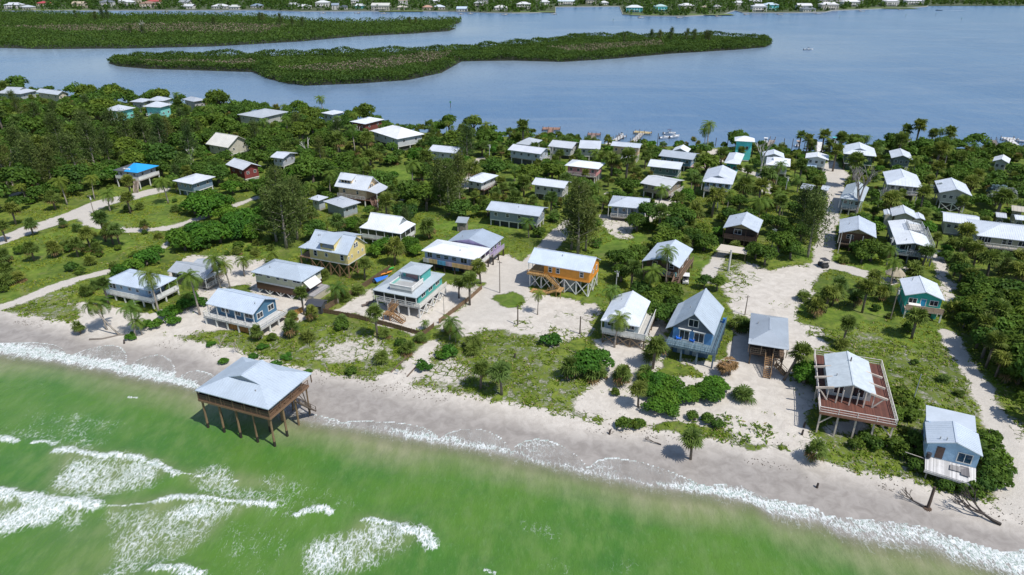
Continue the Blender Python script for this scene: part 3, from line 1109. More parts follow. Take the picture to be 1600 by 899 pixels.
        MB().box(h.bx0 + .1, h.bx1 - .1, h.by0 + .1, h.by1 - .1, -.5, fz - .05).build('foundation', surf('paint', (.38, .36, .33)), root)
    if fz <= .5:
        MB().box(h.bx0 + .02, h.bx1 - .02, h.by0 + .02, h.by1 - .02, -.6, fz + .01).build('foundation', surf('paint', (.38, .36, .33)), root)
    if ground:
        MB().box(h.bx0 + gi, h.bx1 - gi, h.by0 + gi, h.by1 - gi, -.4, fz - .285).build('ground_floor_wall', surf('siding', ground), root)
    if skirt:
        s_ = MB()
        z0 = fz - skirt[1]
        for a_, b_ in (((h.fx0, h.fy0 - .03), (h.fx1, h.fy0 - .03)), ((h.fx1 + .03, h.fy0), (h.fx1 + .03, h.fy1)), ((h.fx0 - .03, h.fy0), (h.fx0 - .03, h.fy1))):
            s_.bar((*a_, (z0 + fz - .3) / 2), (*b_, (z0 + fz - .3) / 2), .06, fz - .3 - z0)
        s_.build('skirt_boards', surf('siding', skirt[0]), root)
    # windows
    wins = {'F': 3, 'R': 2, 'L': 2} if wins is None else wins
    zc = fz + (ez - fz) * .56
    hh = min(windim[1], (ez - fz) * .52)
    for k, v in wins.items():
        if isinstance(v, int):
            v = [((i + .5) / v, windim[0], hh) for i in range(v)]
        for q in v:
            window(root, h, k, q[0], q[1], q[2], fz + q[3] if len(q) > 3 else zc, winc)
    if door:
        side, u, dc = door
        window(root, h, side, u, .9, 2.0, fz + 1.05, winc, surf('paint', dc), False, 'door')
    if h.dist < 215:
        for k in range(rnd.choice((1, 2))):
            b_ = rnd.uniform(.25, .6) * (-1 if rnd.random() < .7 else 1)
            a_ = rnd.uniform(-.4, .4)
            zz = ez + rise * (1 - abs(b_))
            q = (a_ * W, b_ * D / 2) if ax == 'x' else (b_ * W / 2, a_ * D)
            if ends == 'gg' or abs(a_) < .22:
                MB().tube([(*q, zz - .1), (*q, zz + .45)], .08, 7).build('vent_pipe', surf('paint', (.34, .35, .36)), root)
        MB().box(h.bx1 - 2.2, h.bx1 - 1.3, h.by1 + .1, h.by1 + .75, fz - .05, fz + .75).build('air_conditioner', surf('paint', (.55, .55, .53)), root)
    # screen outline for the planting
    P = [A, B, C, A + (C - B)]
    px = [proj(p.x, p.y, p.z)[:2] for p in P]
    lo = [proj(p.x, p.y, GZ + fz + (ez - fz) * (.3 if h.dist < 250 else .75))[1] for p in (A, B, C)]
    h.scr = (min(p[0] for p in px), max(p[0] for p in px), min(p[1] for p in px) - 4, max(lo))
    h.dist = c.length
    HOUSES.append(h)
    return h


def W2(h, x, y, z=0):
    """house-local to world"""
    return h.c + h.ux * x + h.uy * y + Vector((0, 0, z))


def local(h, px, py, z):
    """a pixel on the level z (above ground) in the house's own frame"""
    p = at(px, py, GZ + z) - h.c
    return p.dot(h.ux), p.dot(h.uy), z


def lp(h, px, py, z):
    return Vector(local(h, px, py, z))


# -------- the stilt house standing in the surf
BLUEW = (.34, .50, .66)
h = house('pier_house', 'weathered grey-roofed pier house standing on wooden piles in the green surf', 'house in the surf',
          (304, 610), (419, 640), (496, 585), 5.9, 4.1, 'y', 'dd', 2.1, (.42, .47, .50), (.50, .575, .665), ov=.9, porch={'F': 1.6, 'R': 1.2, 'L': 1.2},
          rail='open', railc=(.16, .095, .06), postc=(.14, .09, .06), deckc=(.20, .12, .075), autostilt=False, wins={'R': [(.35, .5, .6), (.75, .4, 1.0)]},
          fascia=(.22, .13, .08), t=.56, rib=.5, group=None)
PIER = h
r = h.root
for k, (a_, b_) in enumerate((((-h.W / 2 + .25, -h.D / 2 + .2), (h.W / 2 - .25, -h.D / 2 + .2)), ((-h.W / 2 + .22, -h.D / 2 + .2), (-h.W / 2 + .22, h.D / 2 - .3)))):
    MB().bar((*a_, h.fz + .55), (*b_, h.fz + .55), .03, .75).build('rail_screen', surf('wood', (.05, .035, .025)), r)
pl = surf('wood', (.22, .15, .085))
e = .35
X0, X1, Y0, Y1 = h.fx0 + e, h.fx1 - e, h.fy0 + e, h.fy1 - e
for j in range(4):
    for i in range(5):
        if 0 < j < 3 and i in (2,):
            continue
        x, y = X0 + (X1 - X0) * i / 4, Y0 + (Y1 - Y0) * j / 3
        MB().tube([(x + rnd.uniform(-.12, .12), y, -3.6), (x, y, -1.1), (x, y, h.fz - .28)], [.2, .19, .17], 8).build('pile', pl, r)
        if j in (0, 1):
            MB().tube([(x, y, -3.0), (x, y, -.75)], [.225, .215], 8).build('dark_pile_foot', surf('wood', (.03, .025, .018)), r)
for j in range(4):
    y = Y0 + (Y1 - Y0) * j / 3
    MB().bar((h.fx0, y, h.fz - .42), (h.fx1, y, h.fz - .42), .14, .26).build('beam', pl, r)
st_ = stairs(r, (h.fx1 + .2, h.fy1 - 3.6, h.fz - 1.0), (h.fx1 + .6, h.fy1 - .4, -.6), 1.1, surf('wood', (.12, .09, .07)))
for k in range(2):
    MB().bar((h.fx1 - .3, h.fy1 - 2.4 + k, h.fz - .5), (h.fx1 + .5, h.fy1 - .3 - k, -.8), .12).build('brace', surf('wood', (.09, .07, .055)), r)
MB().tube([(h.W * .22, -h.D * .3, h.ez + .7), (h.W * .22, -h.D * .3, h.ez + 1.25)], .09, 8).build('vent_pipe', surf('paint', (.3, .3, .3)), r)

# -------- beachfront row, left to right
h = house('beach_house', 'pale blue house with white wraparound deck among coconut palms at the left', 'pale blue deck house',
          (160, 439.5), (236, 455), (283, 435.5), 3.8, 1.45, 'x', 'hh', 1.1, (.42, .60, .78), GALV, porch={'R': 2.0}, ext={'F': 1.1, 'R': .5}, rail='solid', railc=(.80, .80, .79),
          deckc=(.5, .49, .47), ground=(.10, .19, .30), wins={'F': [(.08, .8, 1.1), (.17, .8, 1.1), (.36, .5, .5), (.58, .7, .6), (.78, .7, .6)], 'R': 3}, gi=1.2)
h = house('brown_bungalow', 'low taupe bungalow with grey roof behind the pale blue deck house', 'taupe bungalow',
          (261, 424), (320, 435.5), (336.5, 417), 3.4, .8, 'x', 'gg', 1.0, (.26, .225, .18), (.42, .46, .51), wins={'F': [(.2, .9, .9), (.45, 1.1, .9), (.7, .9, .9)], 'R': 2}, porch={'R': 1.6},
          railc=WHITE)
make_roof(h.root, 'annex_roof', 7.2, 3.4, 3.2, .5, 'x', 'gg', (.44, .48, .53), cx=-.4, cy=h.D / 2 + 1.6)
MB().box(-3.7, 2.9, h.D / 2 + .1, h.D / 2 + 3.0, -.5, 3.1).build('annex_wall', surf('siding', (.26, .225, .18)), h.root)
make_roof(h.root, 'porch_roof', 1.6, h.D + .06, 3.1, .28, 'y', 'gg', ROOFW, cx=h.W / 2 - .82, cy=0, thick=.1)

h = house('blue_gable_house', 'steel blue gabled house with wide white deck and orange-brown boarded ground floor', 'steel blue gabled house',
          (321, 474.5), (395, 492), (436, 467.5), 4.1, 1.6, 'x', 'gg', 1.4, (.075, .19, .31), GALV, ov=.45, porch={'F': .9, 'L': 1.4}, ext={'F': .9, 'R': 2.3, 'L': .3}, rail='open',
          deckc=(.55, .54, .52), ground=(.12, .20, .26), gi=.8,
          wins={'F': [(.22, 1.9, 1.2), (.55, 1.3, 1.3), (.83, 1.9, 1.2)], 'R': [(.2, 1.5, 1.1, 1.2), (.74, 1.5, 1.1, 1.5)]})
BG = h
d = MB()
for i in range(12):
    d.box(-h.W * .08 + i * .52, -h.W * .08 + i * .52 + .48, h.fy0 + .42, h.fy0 + .52, -.2, h.fz - .33)
d.build('boarded_wall', surf('planks', (.36, .16, .045)), h.root)

h = house('cream_house', 'cream house on brown board skirt with grey hip roof and white awning', 'cream house with brown skirt',
          (391, 425), (471, 440.5), (509, 419), 5.3, 3.1, 'x', 'hh', 1.3, (.62, .61, .44), (.47, .54, .62), ov=.55, stilt=WHITE, brace='F', skirt=((.105, .055, .035), 2.0), ext={'R': .0},
          wins={'F': [(.08, 1.9, .75, 1.75), (.29, .85, .75, 1.6), (.50, .85, .75, 1.6), (.66, .85, .75, 1.6), (.90, 1.9, .75, 1.75)], 'R': [(.12, 1.4, .8, 1.7), (.85, 1.6, .8, 1.7)]}, fascia=WHITE)
MB().slab([(h.bx1 + .1, h.by0 + .3, h.ez - .35), (h.bx1 + .1, h.by0 + 4.4, h.ez - .35), (h.bx1 + 1.9, h.by0 + 4.4, h.ez - 1.9), (h.bx1 + 1.9, h.by0 + .3, h.ez - 1.9)], .08).build('awning', surf('paint', WHITE), h.root)
MB().box(h.bx1 + .1, h.bx1 + 2.6, h.by0 + .2, h.by1 - .5, 1.5, 1.7).build('lower_deck', surf('planks', (.36, .35, .36)), h.root)
MB().box(h.bx1 + .2, h.bx1 + 2.55, h.by0 + .25, h.by1 - .6, -.4, 1.49).build('lower_deck_wall', surf('siding', (.55, .50, .40)), h.root)
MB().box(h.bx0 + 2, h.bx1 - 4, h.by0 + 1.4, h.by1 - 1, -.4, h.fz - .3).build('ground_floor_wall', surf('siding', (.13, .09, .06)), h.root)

h = house('yellow_house', 'tall butter yellow house with balcony dormer on crossed timber stilts', 'butter yellow house',
          (478, 387.5), (543, 399), (573.5, 380), 6.4, 3.8, 'x', 'gg', 2.5, (.78, .63, .27), (.52, .59, .68), ov=.4, stilt=(.25, .16, .085), brace='FR',
          wins={'F': [(.16, .8, 1.3), (.45, .6, .8), (.86, .8, 1.3)], 'R': [(.06, .35, .45), (.24, .35, .6), (.6, .4, .5), (.84, .4, .5), (.44, .55, 1.0, 3.6), (.56, .55, 1.0, 3.6)]}, rib=.6)
YH = h
dx = -h.W * .03
for nm, x0, x1, sgn in (('dormer', -h.W * .16, h.W * .17, -1), ('rear_dormer', -h.W * .02, h.W * .38, 1)):
    w0 = MB()
    yo, yi = sgn * (h.D / 2 - .35), 0.0
    zt = h.ez + h.rise
    for xx in (x0, x1):
        w0.poly([(xx, yo, h.ez - .1), (xx, yi, zt - .1), (xx, yo, h.ez + 2.1)])
    w0.poly([(x0, yo, h.ez - .15), (x1, yo, h.ez - .15), (x1, yo, h.ez + .75), (x0, yo, h.ez + .75)])
    w0.poly([(x0, yo - sgn * 1.1, h.ez + .2), (x1, yo - sgn * 1.1, h.ez + .2), (x1, yo - sgn * 1.1, h.ez + 2.3), (x0, yo - sgn * 1.1, h.ez + 2.3)])
    dm = w0.build('dormer_wall', surf('siding', (.78, .63, .27)), h.root)
    MB().slab([(x0 - .25, yo + sgn * .45, h.ez + 2.05), (x1 + .25, yo + sgn * .45, h.ez + 2.05), (x1 + .25, yi, zt + .1), (x0 - .25, yi, zt + .1)], .12).build('dormer_roof', surf('metal_roof', (.46, .53, .61)), dm)
    if sgn < 0:
        MB().box(x0 + .3, x0 + 1.1, yo + 1.0, yo + 1.08, h.ez + .85, h.ez + 2.0).build('dormer_window', GLASS, dm)
        MB().box(x1 - 1.0, x1 - .3, yo + 1.0, yo + 1.08, h.ez + .6, h.ez + 2.0).build('dormer_window', GLASS, dm)
make_roof(h.root, 'porch_roof', 3.0, h.D * .92, h.ez - .35, .9, 'y', 'hh', (.50, .57, .66), cx=-h.W / 2 - 1.1, cy=0)
for y in (-h.D * .4, 0, h.D * .4):
    MB().bar((-h.W / 2 - 2.3, y, h.fz), (-h.W / 2 - 2.3, y, h.ez - .4), .16).build('porch_post', surf('paint', WHITE), h.root)
MB().box(-h.W / 2 - 2.6, h.bx0 - .02, -h.D * .46, h.D * .46, h.fz - .28, h.fz - .01).build('porch_deck', surf('planks', (.27, .17, .10)), h.root)
for y in (-h.D * .44, h.D * .44):
    MB().bar((-h.W / 2 - 2.4, y, -.5), (-h.W / 2 - 2.4, y, h.fz - .28), .22).build('stilt', surf('wood', (.25, .16, .085)), h.root)

h = house('white_house', 'bright white roofed house with screened porch behind the yellow house', 'bright white screened house',
          (561, 355.6), (626, 365.6), (653, 350.6), 4.7, 2.0, 'x', 'dd', 2.4, (.62, .63, .62), ROOFW, porch={'F': 1.6, 'R': 1.4}, screen='FR', rail='solid', t=.42, wins={'F': 3})

TEAL = (.10, .47, .43)
h = house('teal_lookout_house', 'teal house on white stilts with rooftop lookout room and roof terrace', 'teal lookout house',
          (581.5, 453), (650.5, 466), (704, 429.5), 4.9, 2.6, 'x', 'hh', 1.3, TEAL, (.49, .545, .59), ov=.5, porch={'F': 1.5}, ext={'R': .9}, railsides='F', brace='R',
          wins={'F': 4, 'R': [(.2, 1.5, .9), (.5, 1.5, .9), (.8, 1.5, .9)]}, screen='F', deckc=(.45, .44, .42))
TL = h
MB().bar((h.fx1, h.fy0, h.fz + .28), (h.fx1, h.fy1, h.fz + .28), .09, .95).build('parapet', surf('siding', (.74, .72, .68)), h.root)
zt = 6.0
cw = lp(h, 619, 423, zt + 1.6)
p1, p2, p3 = lp(h, 621, 424, zt + 2.0), lp(h, 657, 430, zt + 2.0), lp(h, 675.5, 414.5, zt + 2.0)
rx0, rx1, ry0, ry1 = p1.x, p2.x, p1.y, p3.y
if ry1 - ry0 < 3:
    ry1 = ry0 + 3.6
lr = MB()
lr.box(rx0 + .5, rx1 - .5, ry0 + 1.4, ry1 - .3, h.ez + .05, zt + 1.97)
lr.build('lookout_room', surf('siding', TEAL), h.root)
make_roof(h.root, 'lookout_roof', rx1 - rx0, ry1 - ry0, zt + 2.0, .7, 'x', 'hh', (.49, .545, .59), cx=(rx0 + rx1) / 2, cy=(ry0 + ry1) / 2)
for x in (rx0 + .45, rx1 - .45):
    MB().bar((x, ry0 + .35, h.ez + .1), (x, ry0 + .35, zt + 1.95), .16).build('lookout_post', surf('paint', WHITE), h.root)
MB().box(rx0 + 1.2, rx1 - 1.4, ry0 + 1.3, ry0 + 1.39, zt + .15, zt + 1.6).build('lookout_door', surf('paint', (.30, .18, .19)), h.root)
tx0, tx1, ty0, ty1 = rx0 + .1, rx1 - .2, ry0 - 3.6, ry0 + 1.38
MB().box(tx0, tx1, ty0, ty1, h.ez - .1, zt).build('terrace_floor', surf('paint', (.40, .41, .41)), h.root)
pr = MB()
for a_, b_ in (((tx0, ty0), (tx1, ty0)), ((tx0, ty0), (tx0, ty1)), ((tx1, ty0), (tx1, ty1))):
    pr.bar((*a_, zt + .2), (*b_, zt + .2), .12, .85)
    pr.bar((*a_, zt + .66), (*b_, zt + .66), .24, .08)
pr.build('terrace_parapet', surf('paint', (.76, .75, .73)), h.root)
for a_, b_ in (((tx0 + .12, ty0 + .1), (tx0 + .12, ty1)), ((tx1 - .12, ty0 + .1), (tx1 - .12, ty1))):
    MB().bar((*a_, zt + .25), (*b_, zt + .25), .08, .5).build('terrace_lining', surf('siding', (.25, .58, .52)), h.root)
wd = surf('planks', (.30, .17, .075))
sx = (h.fx0 + h.fx1) / 2 - .3
yl = h.fy0 - 2.6
stairs(h.root, (sx, h.fy0, h.fz - .02), (sx - .6, yl + .9, 1.55), 1.3, wd)
MB().box(sx - 1.4, sx + .4, yl - .8, yl + .95, 1.32, 1.5).build('stair_landing', wd, h.root)
stairs(h.root, (sx + .4, yl - .1, 1.5), (sx + 3.4, yl - .3, .02), 1.2, wd)
for x, y in ((sx - 1.3, yl - .7), (sx + .3, yl - .7), (sx - 1.3, yl + .8), (sx + .3, yl + .8)):
    MB().bar((x, y, -.4), (x, y, 1.4), .14).build('landing_post', wd, h.root)

h = house('painted_house', 'white-roofed house with mural-painted deck front beside the sand lane', 'mural deck house',
          (658, 391.5), (744, 406.5), (768, 388), 4.8, 2.4, 'x', 'hh', .8, (.30, .42, .60), ROOFW, ov=.5, porch={'R': 2.0}, ext={'F': .7}, rail='solid', railsides='R', deckc=(.42, .34, .28),
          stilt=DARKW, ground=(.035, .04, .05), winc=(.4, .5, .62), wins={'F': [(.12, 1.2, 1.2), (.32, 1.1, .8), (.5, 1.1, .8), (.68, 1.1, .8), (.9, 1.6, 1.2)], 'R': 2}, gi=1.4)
for x0, x1, c_ in ((.0, .12, (.5, .5, .5)), (.12, .28, (.55, .42, .22)), (.28, .44, (.10, .33, .55)), (.44, .56, (.45, .37, .5)), (.56, 1.0, (.52, .36, .17))):
    a_ = h.fx0 + (h.fx1 - h.fx0) * x0
    b_ = h.fx0 + (h.fx1 - h.fx0) * x1
    MB().box(a_, b_, h.fy0 - .06, h.fy0 + .02, h.fz - .35, h.fz + .72).build('mural_panel', surf('planks', c_), h.root)
MB().box(h.bx1 - 5.0, h.bx1 - 3.3, h.by0 + 1.30, h.by0 + 1.39, -.1, 2.1).build('ground_floor_door', surf('paint', (.18, .33, .50)), h.root)
h = house('lilac_house', 'lilac house with blue-grey gabled roof directly behind the mural deck house', 'lilac house',
          (700, 376.5), (767, 387.5), (786.5, 370.5), 4.9, 2.4, 'y', 'gg', 1.1, (.42, .34, .56), (.44, .51, .60), ext={'R': .8}, rail='solid', railc=(.42, .36, .52), stilt=DARKW, wins={'R': 3, 'F': 1})

ORG = (.78, .32, .045)
h = house('orange_house', 'bright orange house on tall white cross-braced stilts with switchback timber stairs', 'orange stilt house',
          (824.5, 410), (923.5, 426.5), (943.5, 406.5), 6.3, 3.9, 'x', 'gg', 1.6, ORG, (.62, .70, .80), ov=.35, porch={'L': 3.2}, rail=None, brace='FR', wins={'F': [(.14, .7, 1.15), (.31, .7, 1.15), (.83, .7, 1.15)], 'R': [(.4, .6, .8), (.75, .7, 1.0)]},
          fascia=ORG, deckc=TANW)
OR = h
wd = surf('planks', (.37, .225, .085))
MB().box(h.fx0 - .02, h.bx0 + .9, h.fy0 - 1.3, h.fy0 - .02, h.fz - .22, h.fz - .03).build('entry_landing', wd, h.root)
rail_mesh((h.fx0 + .1, h.fy0 - 1.25, h.fz), (h.bx0 + .4, h.fy0 - 1.25, h.fz), 1.0).build('railing', wd, h.root)
x0 = h.bx0 + .9
stairs(h.root, (x0, h.fy0 - .75, h.fz - .04), (x0 + 3.0, h.fy0 - .75, 1.45), 1.15, wd)
MB().box(x0 + 3.0, x0 + 4.2, h.fy0 - 2.7, h.fy0 - .15, 1.25, 1.43).build('stair_landing', wd, h.root)
stairs(h.root, (x0 + 3.0, h.fy0 - 2.1, 1.43), (x0 + .6, h.fy0 - 2.1, .28), 1.15, wd)
MB().box(x0 - 3.2, x0 + .6, h.fy0 - 2.9, h.fy0 - .9, .05, .28).build('ground_deck', wd, h.root)
MB().box(h.bx0 + 4, h.bx0 + 7, h.by0 + 1, h.by1 - 1, -.3, h.fz - .3).build('ground_floor_wall', surf('siding', (.32, .34, .36)), h.root)
for x, y in ((x0 + 3.1, h.fy0 - 2.6), (x0 + 4.1, h.fy0 - 2.6), (x0 + 4.1, h.fy0 - .3)):
    MB().bar((x, y, -.4), (x, y, 1.3), .14).build('landing_post', wd, h.root)
window(h.root, h, 'L', .3, .9, 2.0, h.fz + 1.05, WHITE, surf('paint', (.2, .2, .2)), False, 'door')

h = house('white_deck_house', 'white-roofed house with broad white deck between two coconut palms', 'white deck house by palms',
          (938.5, 500.5), (999, 511), (1021.5, 472), 4.7, 2.4, 'y', 'hg', 1.4, (.36, .45, .52), ROOFP, ov=.4, porch={'F': 1.2}, ext={'R': 1.5, 'F': .5}, rail='solid', deckc=(.58, .56, .52), stilt=(.20, .15, .10), brace='F',
          wins={'F': [(.2, 1.3, 1.2), (.45, 1.2, 1.2), (.62, 1.2, 1.2), (.8, 1.2, 1.2)], 'R': 3})
stairs(h.root, (h.fx1 + .0, h.fy0 + 1.2, h.fz - .02), (h.fx1 + 2.6, h.fy0 + 1.2, .02), 1.1, surf('paint', WHITE))
MB().box(h.bx0 + .6, h.bx0 + 2.4, h.by0 + 1.5, h.by1 - 1, -.3, h.fz - .3).build('ground_floor_wall', surf('siding', (.36, .45, .52)), h.root)

BLUE = (.11, .28, .52)
h = house('blue_a_frame_house', 'blue house with steep grey gable, white french doors and deep front deck', 'blue steep-gabled house',
          (1048.5, 511), (1116, 524.5), (1137.5, 483), 5.6, 3.1, 'y', 'gg', 2.8, BLUE, (.48, .55, .63), ov=.35, ext={'F': 2.4, 'R': 1.0, 'L': .6}, rail='open', railc=(.11, .20, .27), railsides='FR', deckc=(.13, .19, .23),
          ground=(.10, .19, .30), gi=.3, wins={'R': 2}, gablec=(.10, .13, .17), stilt=(.12, .18, .24), rib=.55)
AF = h
for u in (.3, .68):
    window(h.root, h, 'F', u, 1.7, 1.9, h.fz + 1.15, WHITE, None, True, 'french_door')
    a_ = h.bx0 + (h.bx1 - h.bx0) * u
    MB().box(a_ - 1.2, a_ + 1.2, h.by0 - .3, h.by0 + .02, h.fz + 2.32, h.fz + 2.46).build('door_hood', surf('paint', WHITE), h.root)
window(h.root, h, 'F', .5, 1.7, 1.4, h.ez + 1.45, WHITE, None, True)
MB().slab([(-h.W / 2 - 1.0, -h.D / 2, h.ez - .55), (-h.W / 2 + .35, -h.D / 2, h.ez + .33), (-h.W / 2 + .35, h.D / 2 - .6, h.ez + .33), (-h.W / 2 - 1.0, h.D / 2 - .6, h.ez - .55)], .1).build('side_roof', surf('metal_roof', (.52, .58, .65)), h.root)
for u in (.22, .42, .62):
    a_ = h.bx0 + (h.bx1 - h.bx0) * u
    MB().box(a_ - .45, a_ + .45, h.by0 + .22, h.by0 + .31, 0, 2.0).build('ground_floor_door', surf('paint', (.40, .47, .52)), h.root)
def bean_chair(px_, py_, z, col, label, group, hs):
    p = at(px_, py_, GZ + z)
    t_ = thing('deck_chair', label, 'chair', (p.x, p.y, GZ + z), hs.yaw + rnd.uniform(-.3, .3), group)
    cm = surf('cloth', col)
    MB().box(-.45, .45, -.45, .40, .22, .40).build('seat', cm, t_)
    MB().slab([(-.45, .30, .35), (.45, .30, .35), (.50, .62, 1.05), (-.50, .62, 1.05)], .12).build('backrest', cm, t_)
    for s in (-1, 1):
        MB().box(s * .45 - .08, s * .45 + .08, -.45, .5, .5, .58).build('armrest', cm, t_)
        for y in (-.38, .34):
            MB().box(s * .42 - .04, s * .42 + .04, y - .04, y + .04, 0, .52).build('leg', cm, t_)
for x_, y_, lab in ((1060, 529.5, 'bright blue lounge chair left of the white french doors on the blue deck'), (1082, 533.5, 'bright blue lounge chair between the two white french doors on the blue deck')):
    bean_chair(x_, y_, h.fz, (.02, .17, .75), lab, 'blue lounge chairs on the deck', h)
MB().box(h.fx1 - .7, h.fx1 - .15, h.fy1 - 1.2, h.fy1 - .5, h.fz, h.fz + .9).build('blue_cooler_box', surf('paint', (.03, .18, .5)), h.root)

h = house('brown_porch_house', 'dark timber house with ribbed grey roof and wooden stairs down to the sand', 'dark timber porch house',
          (1170, 534), (1233, 544), (1242.5, 499), 4.8, 2.5, 'y', 'hh', 1.0, (.05, .038, .03), (.40, .45, .51), ov=.4, porch={'F': 2.4}, rail='open', railc=(.26, .19, .13), railsides='', stilt=(.10, .075, .055), brace='R',
          deckc=(.14, .09, .06), wins={'F': [(.3, 1.6, 1.2), (.72, 1.6, 1.2)], 'R': 2}, rib=.36)
wd = surf('planks', (.33, .20, .10))
for a_, b_ in ((h.fx0 + .1, -.3), (1.1, h.fx1 - .1)):
    rail_mesh((a_, h.fy0 + .1, h.fz), (b_, h.fy0 + .1, h.fz), 1.0).build('railing', surf('wood', (.30, .23, .16)), h.root)
stairs(h.root, (.4, h.fy0 + .1, h.fz - .03), (.4, h.fy0 - 4.0, .02), 1.25, wd)
stairs(h.root, (1.6, h.fy0 - .9, 1.5), (3.6, h.fy0 - 1.7, .05), 1.0, wd)
MB().box(h.bx0 + .4, h.bx1 - .4, h.by0 + 1.0, h.by1 - .5, -.4, h.fz - .3).build('ground_floor_wall', surf('siding', (.04, .032, .026)), h.root)
MB().slab([(-h.W / 2 - .02, -h.D / 2 - .5, h.ez - .12), (h.W / 2 + .02, -h.D / 2 - .5, h.ez - .12), (h.W / 2 + .02, -h.D / 2 + .9, h.ez + .24), (-h.W / 2 - .02, -h.D / 2 + .9, h.ez + .24)], .1).build('porch_roof', surf('metal_roof', (.43, .48, .54)), h.root)

h = house('red_deck_house', 'pale gabled house in the middle of a large red-brown deck on stilts', 'red-brown deck house',
          (1294, 606), (1370, 619), (1366, 566), 6.4, 4.0, 'y', 'gg', 1.0, (.45, .46, .46), (.54, .60, .64), ov=.25, porch={'F': 1.6}, rail=None, autostilt=False, wins={'F': [(.25, 1.3, 1.5), (.7, 1.6, 1.6)], 'L': 2, 'R': 2}, rib=0,
          deckc=(.135, .05, .034), roofkind='paint', postc=(.62, .57, .52))
RD = h
q = [lp(h, 1271, 641, 4.0), lp(h, 1391, 664, 4.0), lp(h, 1385.5, 574, 4.0), lp(h, 1280, 553, 4.0)]
dx0, dx1 = (q[0].x + q[3].x) / 2, (q[1].x + q[2].x) / 2
dy0, dy1 = (q[0].y + q[1].y) / 2, (q[2].y + q[3].y) / 2
MB().box(dx0, dx1, dy0, dy1, 3.7, 3.985).build('wide_deck', surf('planks', (.135, .05, .034)), h.root)
for a_, b_ in (((dx0, dy0), (dx1, dy0)), ((dx1, dy0), (dx1, dy1)), ((dx0, dy0), (dx0, dy1)), ((dx0, dy1), (dx1, dy1))):
    rail_mesh((*a_, 3.98), (*b_, 3.98), 1.0, WHITE, bal=99, step=2.6).build('railing', surf('paint', (.70, .66, .62)), h.root)
MB().bar((dx0, dy0 - .05, 3.8), (dx1, dy0 - .05, 3.8), .06, .45).build('fascia_board', surf('wood', (.24, .12, .08)), h.root)
beam = surf('wood', (.58, .50, .43))
for i in range(5):
    x = dx0 + .3 + (dx1 - dx0 - .6) * i / 4
    for y in (dy0 + .4, (dy0 + dy1) / 2, dy1 - .3):
        MB().bar((x, y, -.6), (x, y, 3.7), .24).build('stilt', beam, h.root)
for x, s in ((dx0 + .3, 1), (dx1 - .3, -1)):
    MB().bar((x, dy0 + .3, 1.7), (x + s * 2.0, dy0 + .3, 3.7), .14, .16).build('brace', beam, h.root)
for s in (-1, 1):
    for k, v in enumerate((-.5, -.19, .12)):
        y = h.D * v + (.12 if k == 0 else 0)
        MB().bar((s * (h.W / 2 - .9), y, h.ez + .16), (s * (h.W / 2 + 1.7), y, h.ez - .46), .26, .32).build('rafter_beam', beam, h.root)
    MB().bar((s * (h.W / 2 + 1.2), -h.D / 2 + .12, h.ez - .45), (s * (h.W / 2 - .25), -h.D / 2 + .12, 4.0), .16, .18).build('strut', beam, h.root)
for x in (-h.W * .27, .05, h.W * .30):
    MB().bar((x, -h.D / 2 + .15, h.ez + 1.1 * (1 - abs(x) / (h.W / 2))), (x - .1, -h.D / 2 - .3, 4.0), .2).build('porch_column', beam, h.root)
MB().tube([(h.W * .03, h.D * .2, h.ez + 1.1), (h.W * .03, h.D * .2, h.ez + 2.0)], .11, 8).build('flue', surf('paint', (.12, .08, .08)), h.root)
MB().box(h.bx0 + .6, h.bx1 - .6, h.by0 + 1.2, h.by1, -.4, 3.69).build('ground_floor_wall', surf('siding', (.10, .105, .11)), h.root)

SKY = (.36, .55, .75)
h = house('sky_blue_cottage', 'small sky blue cottage with sliding door and sagging weathered deck by the beach', 'small sky blue cottage',
          (1448.5, 692), (1536.5, 713.5), (1536, 680), 4.3, 1.9, 'y', 'gg', .95, SKY, (.56, .63, .71), ov=.22, stilt=(.28, .26, .24), wins={'L': 1}, deckc=(.45, .43, .42))
CB = h
window(h.root, h, 'F', .74, 1.7, 1.5, h.fz + 1.15, WHITE, surf('glass', (.012, .05, .10)), True, 'sliding_door')
MB().box(h.bx0 + 1.2, h.bx0 + 2.2, h.by0 - .1, h.by0 - .02, h.fz + .1, h.fz + 2.1).build('boarded_door', surf('wood', (.10, .065, .055)), h.root)
yb0, yb1 = h.D / 2 - .1, h.D / 2 + 3.4
MB().slab([(-h.W / 2 + .1, yb0, h.ez + .30), (h.W / 2 - .35, yb0, h.ez + .30), (h.W / 2 - .35, yb1, h.ez + .95), (-h.W / 2 + .1, yb1, h.ez + .95)], .14).build('rear_roof', surf('metal_roof', (.54, .60, .67)), h.root)
MB().box(h.bx0 + .2, h.bx1 - .5, h.by1 - .02, yb1 - .3, h.fz - .2, h.ez + .25).build('rear_wall', surf('siding', SKY), h.root)
for x in (h.bx0 + .4, h.bx1 - .7):
    MB().bar((x, yb1 - .5, -.6), (x, yb1 - .5, h.fz - .2), .25).build('stilt', surf('wood', (.28, .26, .24)), h.root)
dk = MB()
dy = h.by0 - 2.5
for i in range(14):
    a_ = h.bx0 + .1 + (h.bx1 - h.bx0 - .2) * i / 14
    dk.slab([(a_, dy - .25 * i / 14, h.fz - .75 - .3 * i / 14), (a_ + .56, dy - .25 * i / 14, h.fz - .77 - .3 * i / 14), (a_ + .56, h.by0 - .05, h.fz - .06), (a_, h.by0 - .05, h.fz - .06)], .1)
dk.build('sagging_deck', surf('planks', (.56, .55, .55)), h.root)
MB().bar((h.bx0, dy - .15, h.fz - .95), (h.bx1, dy - .4, h.fz - 1.25), .12, .35).build('deck_fascia', surf('wood', (.50, .49, .48)), h.root)
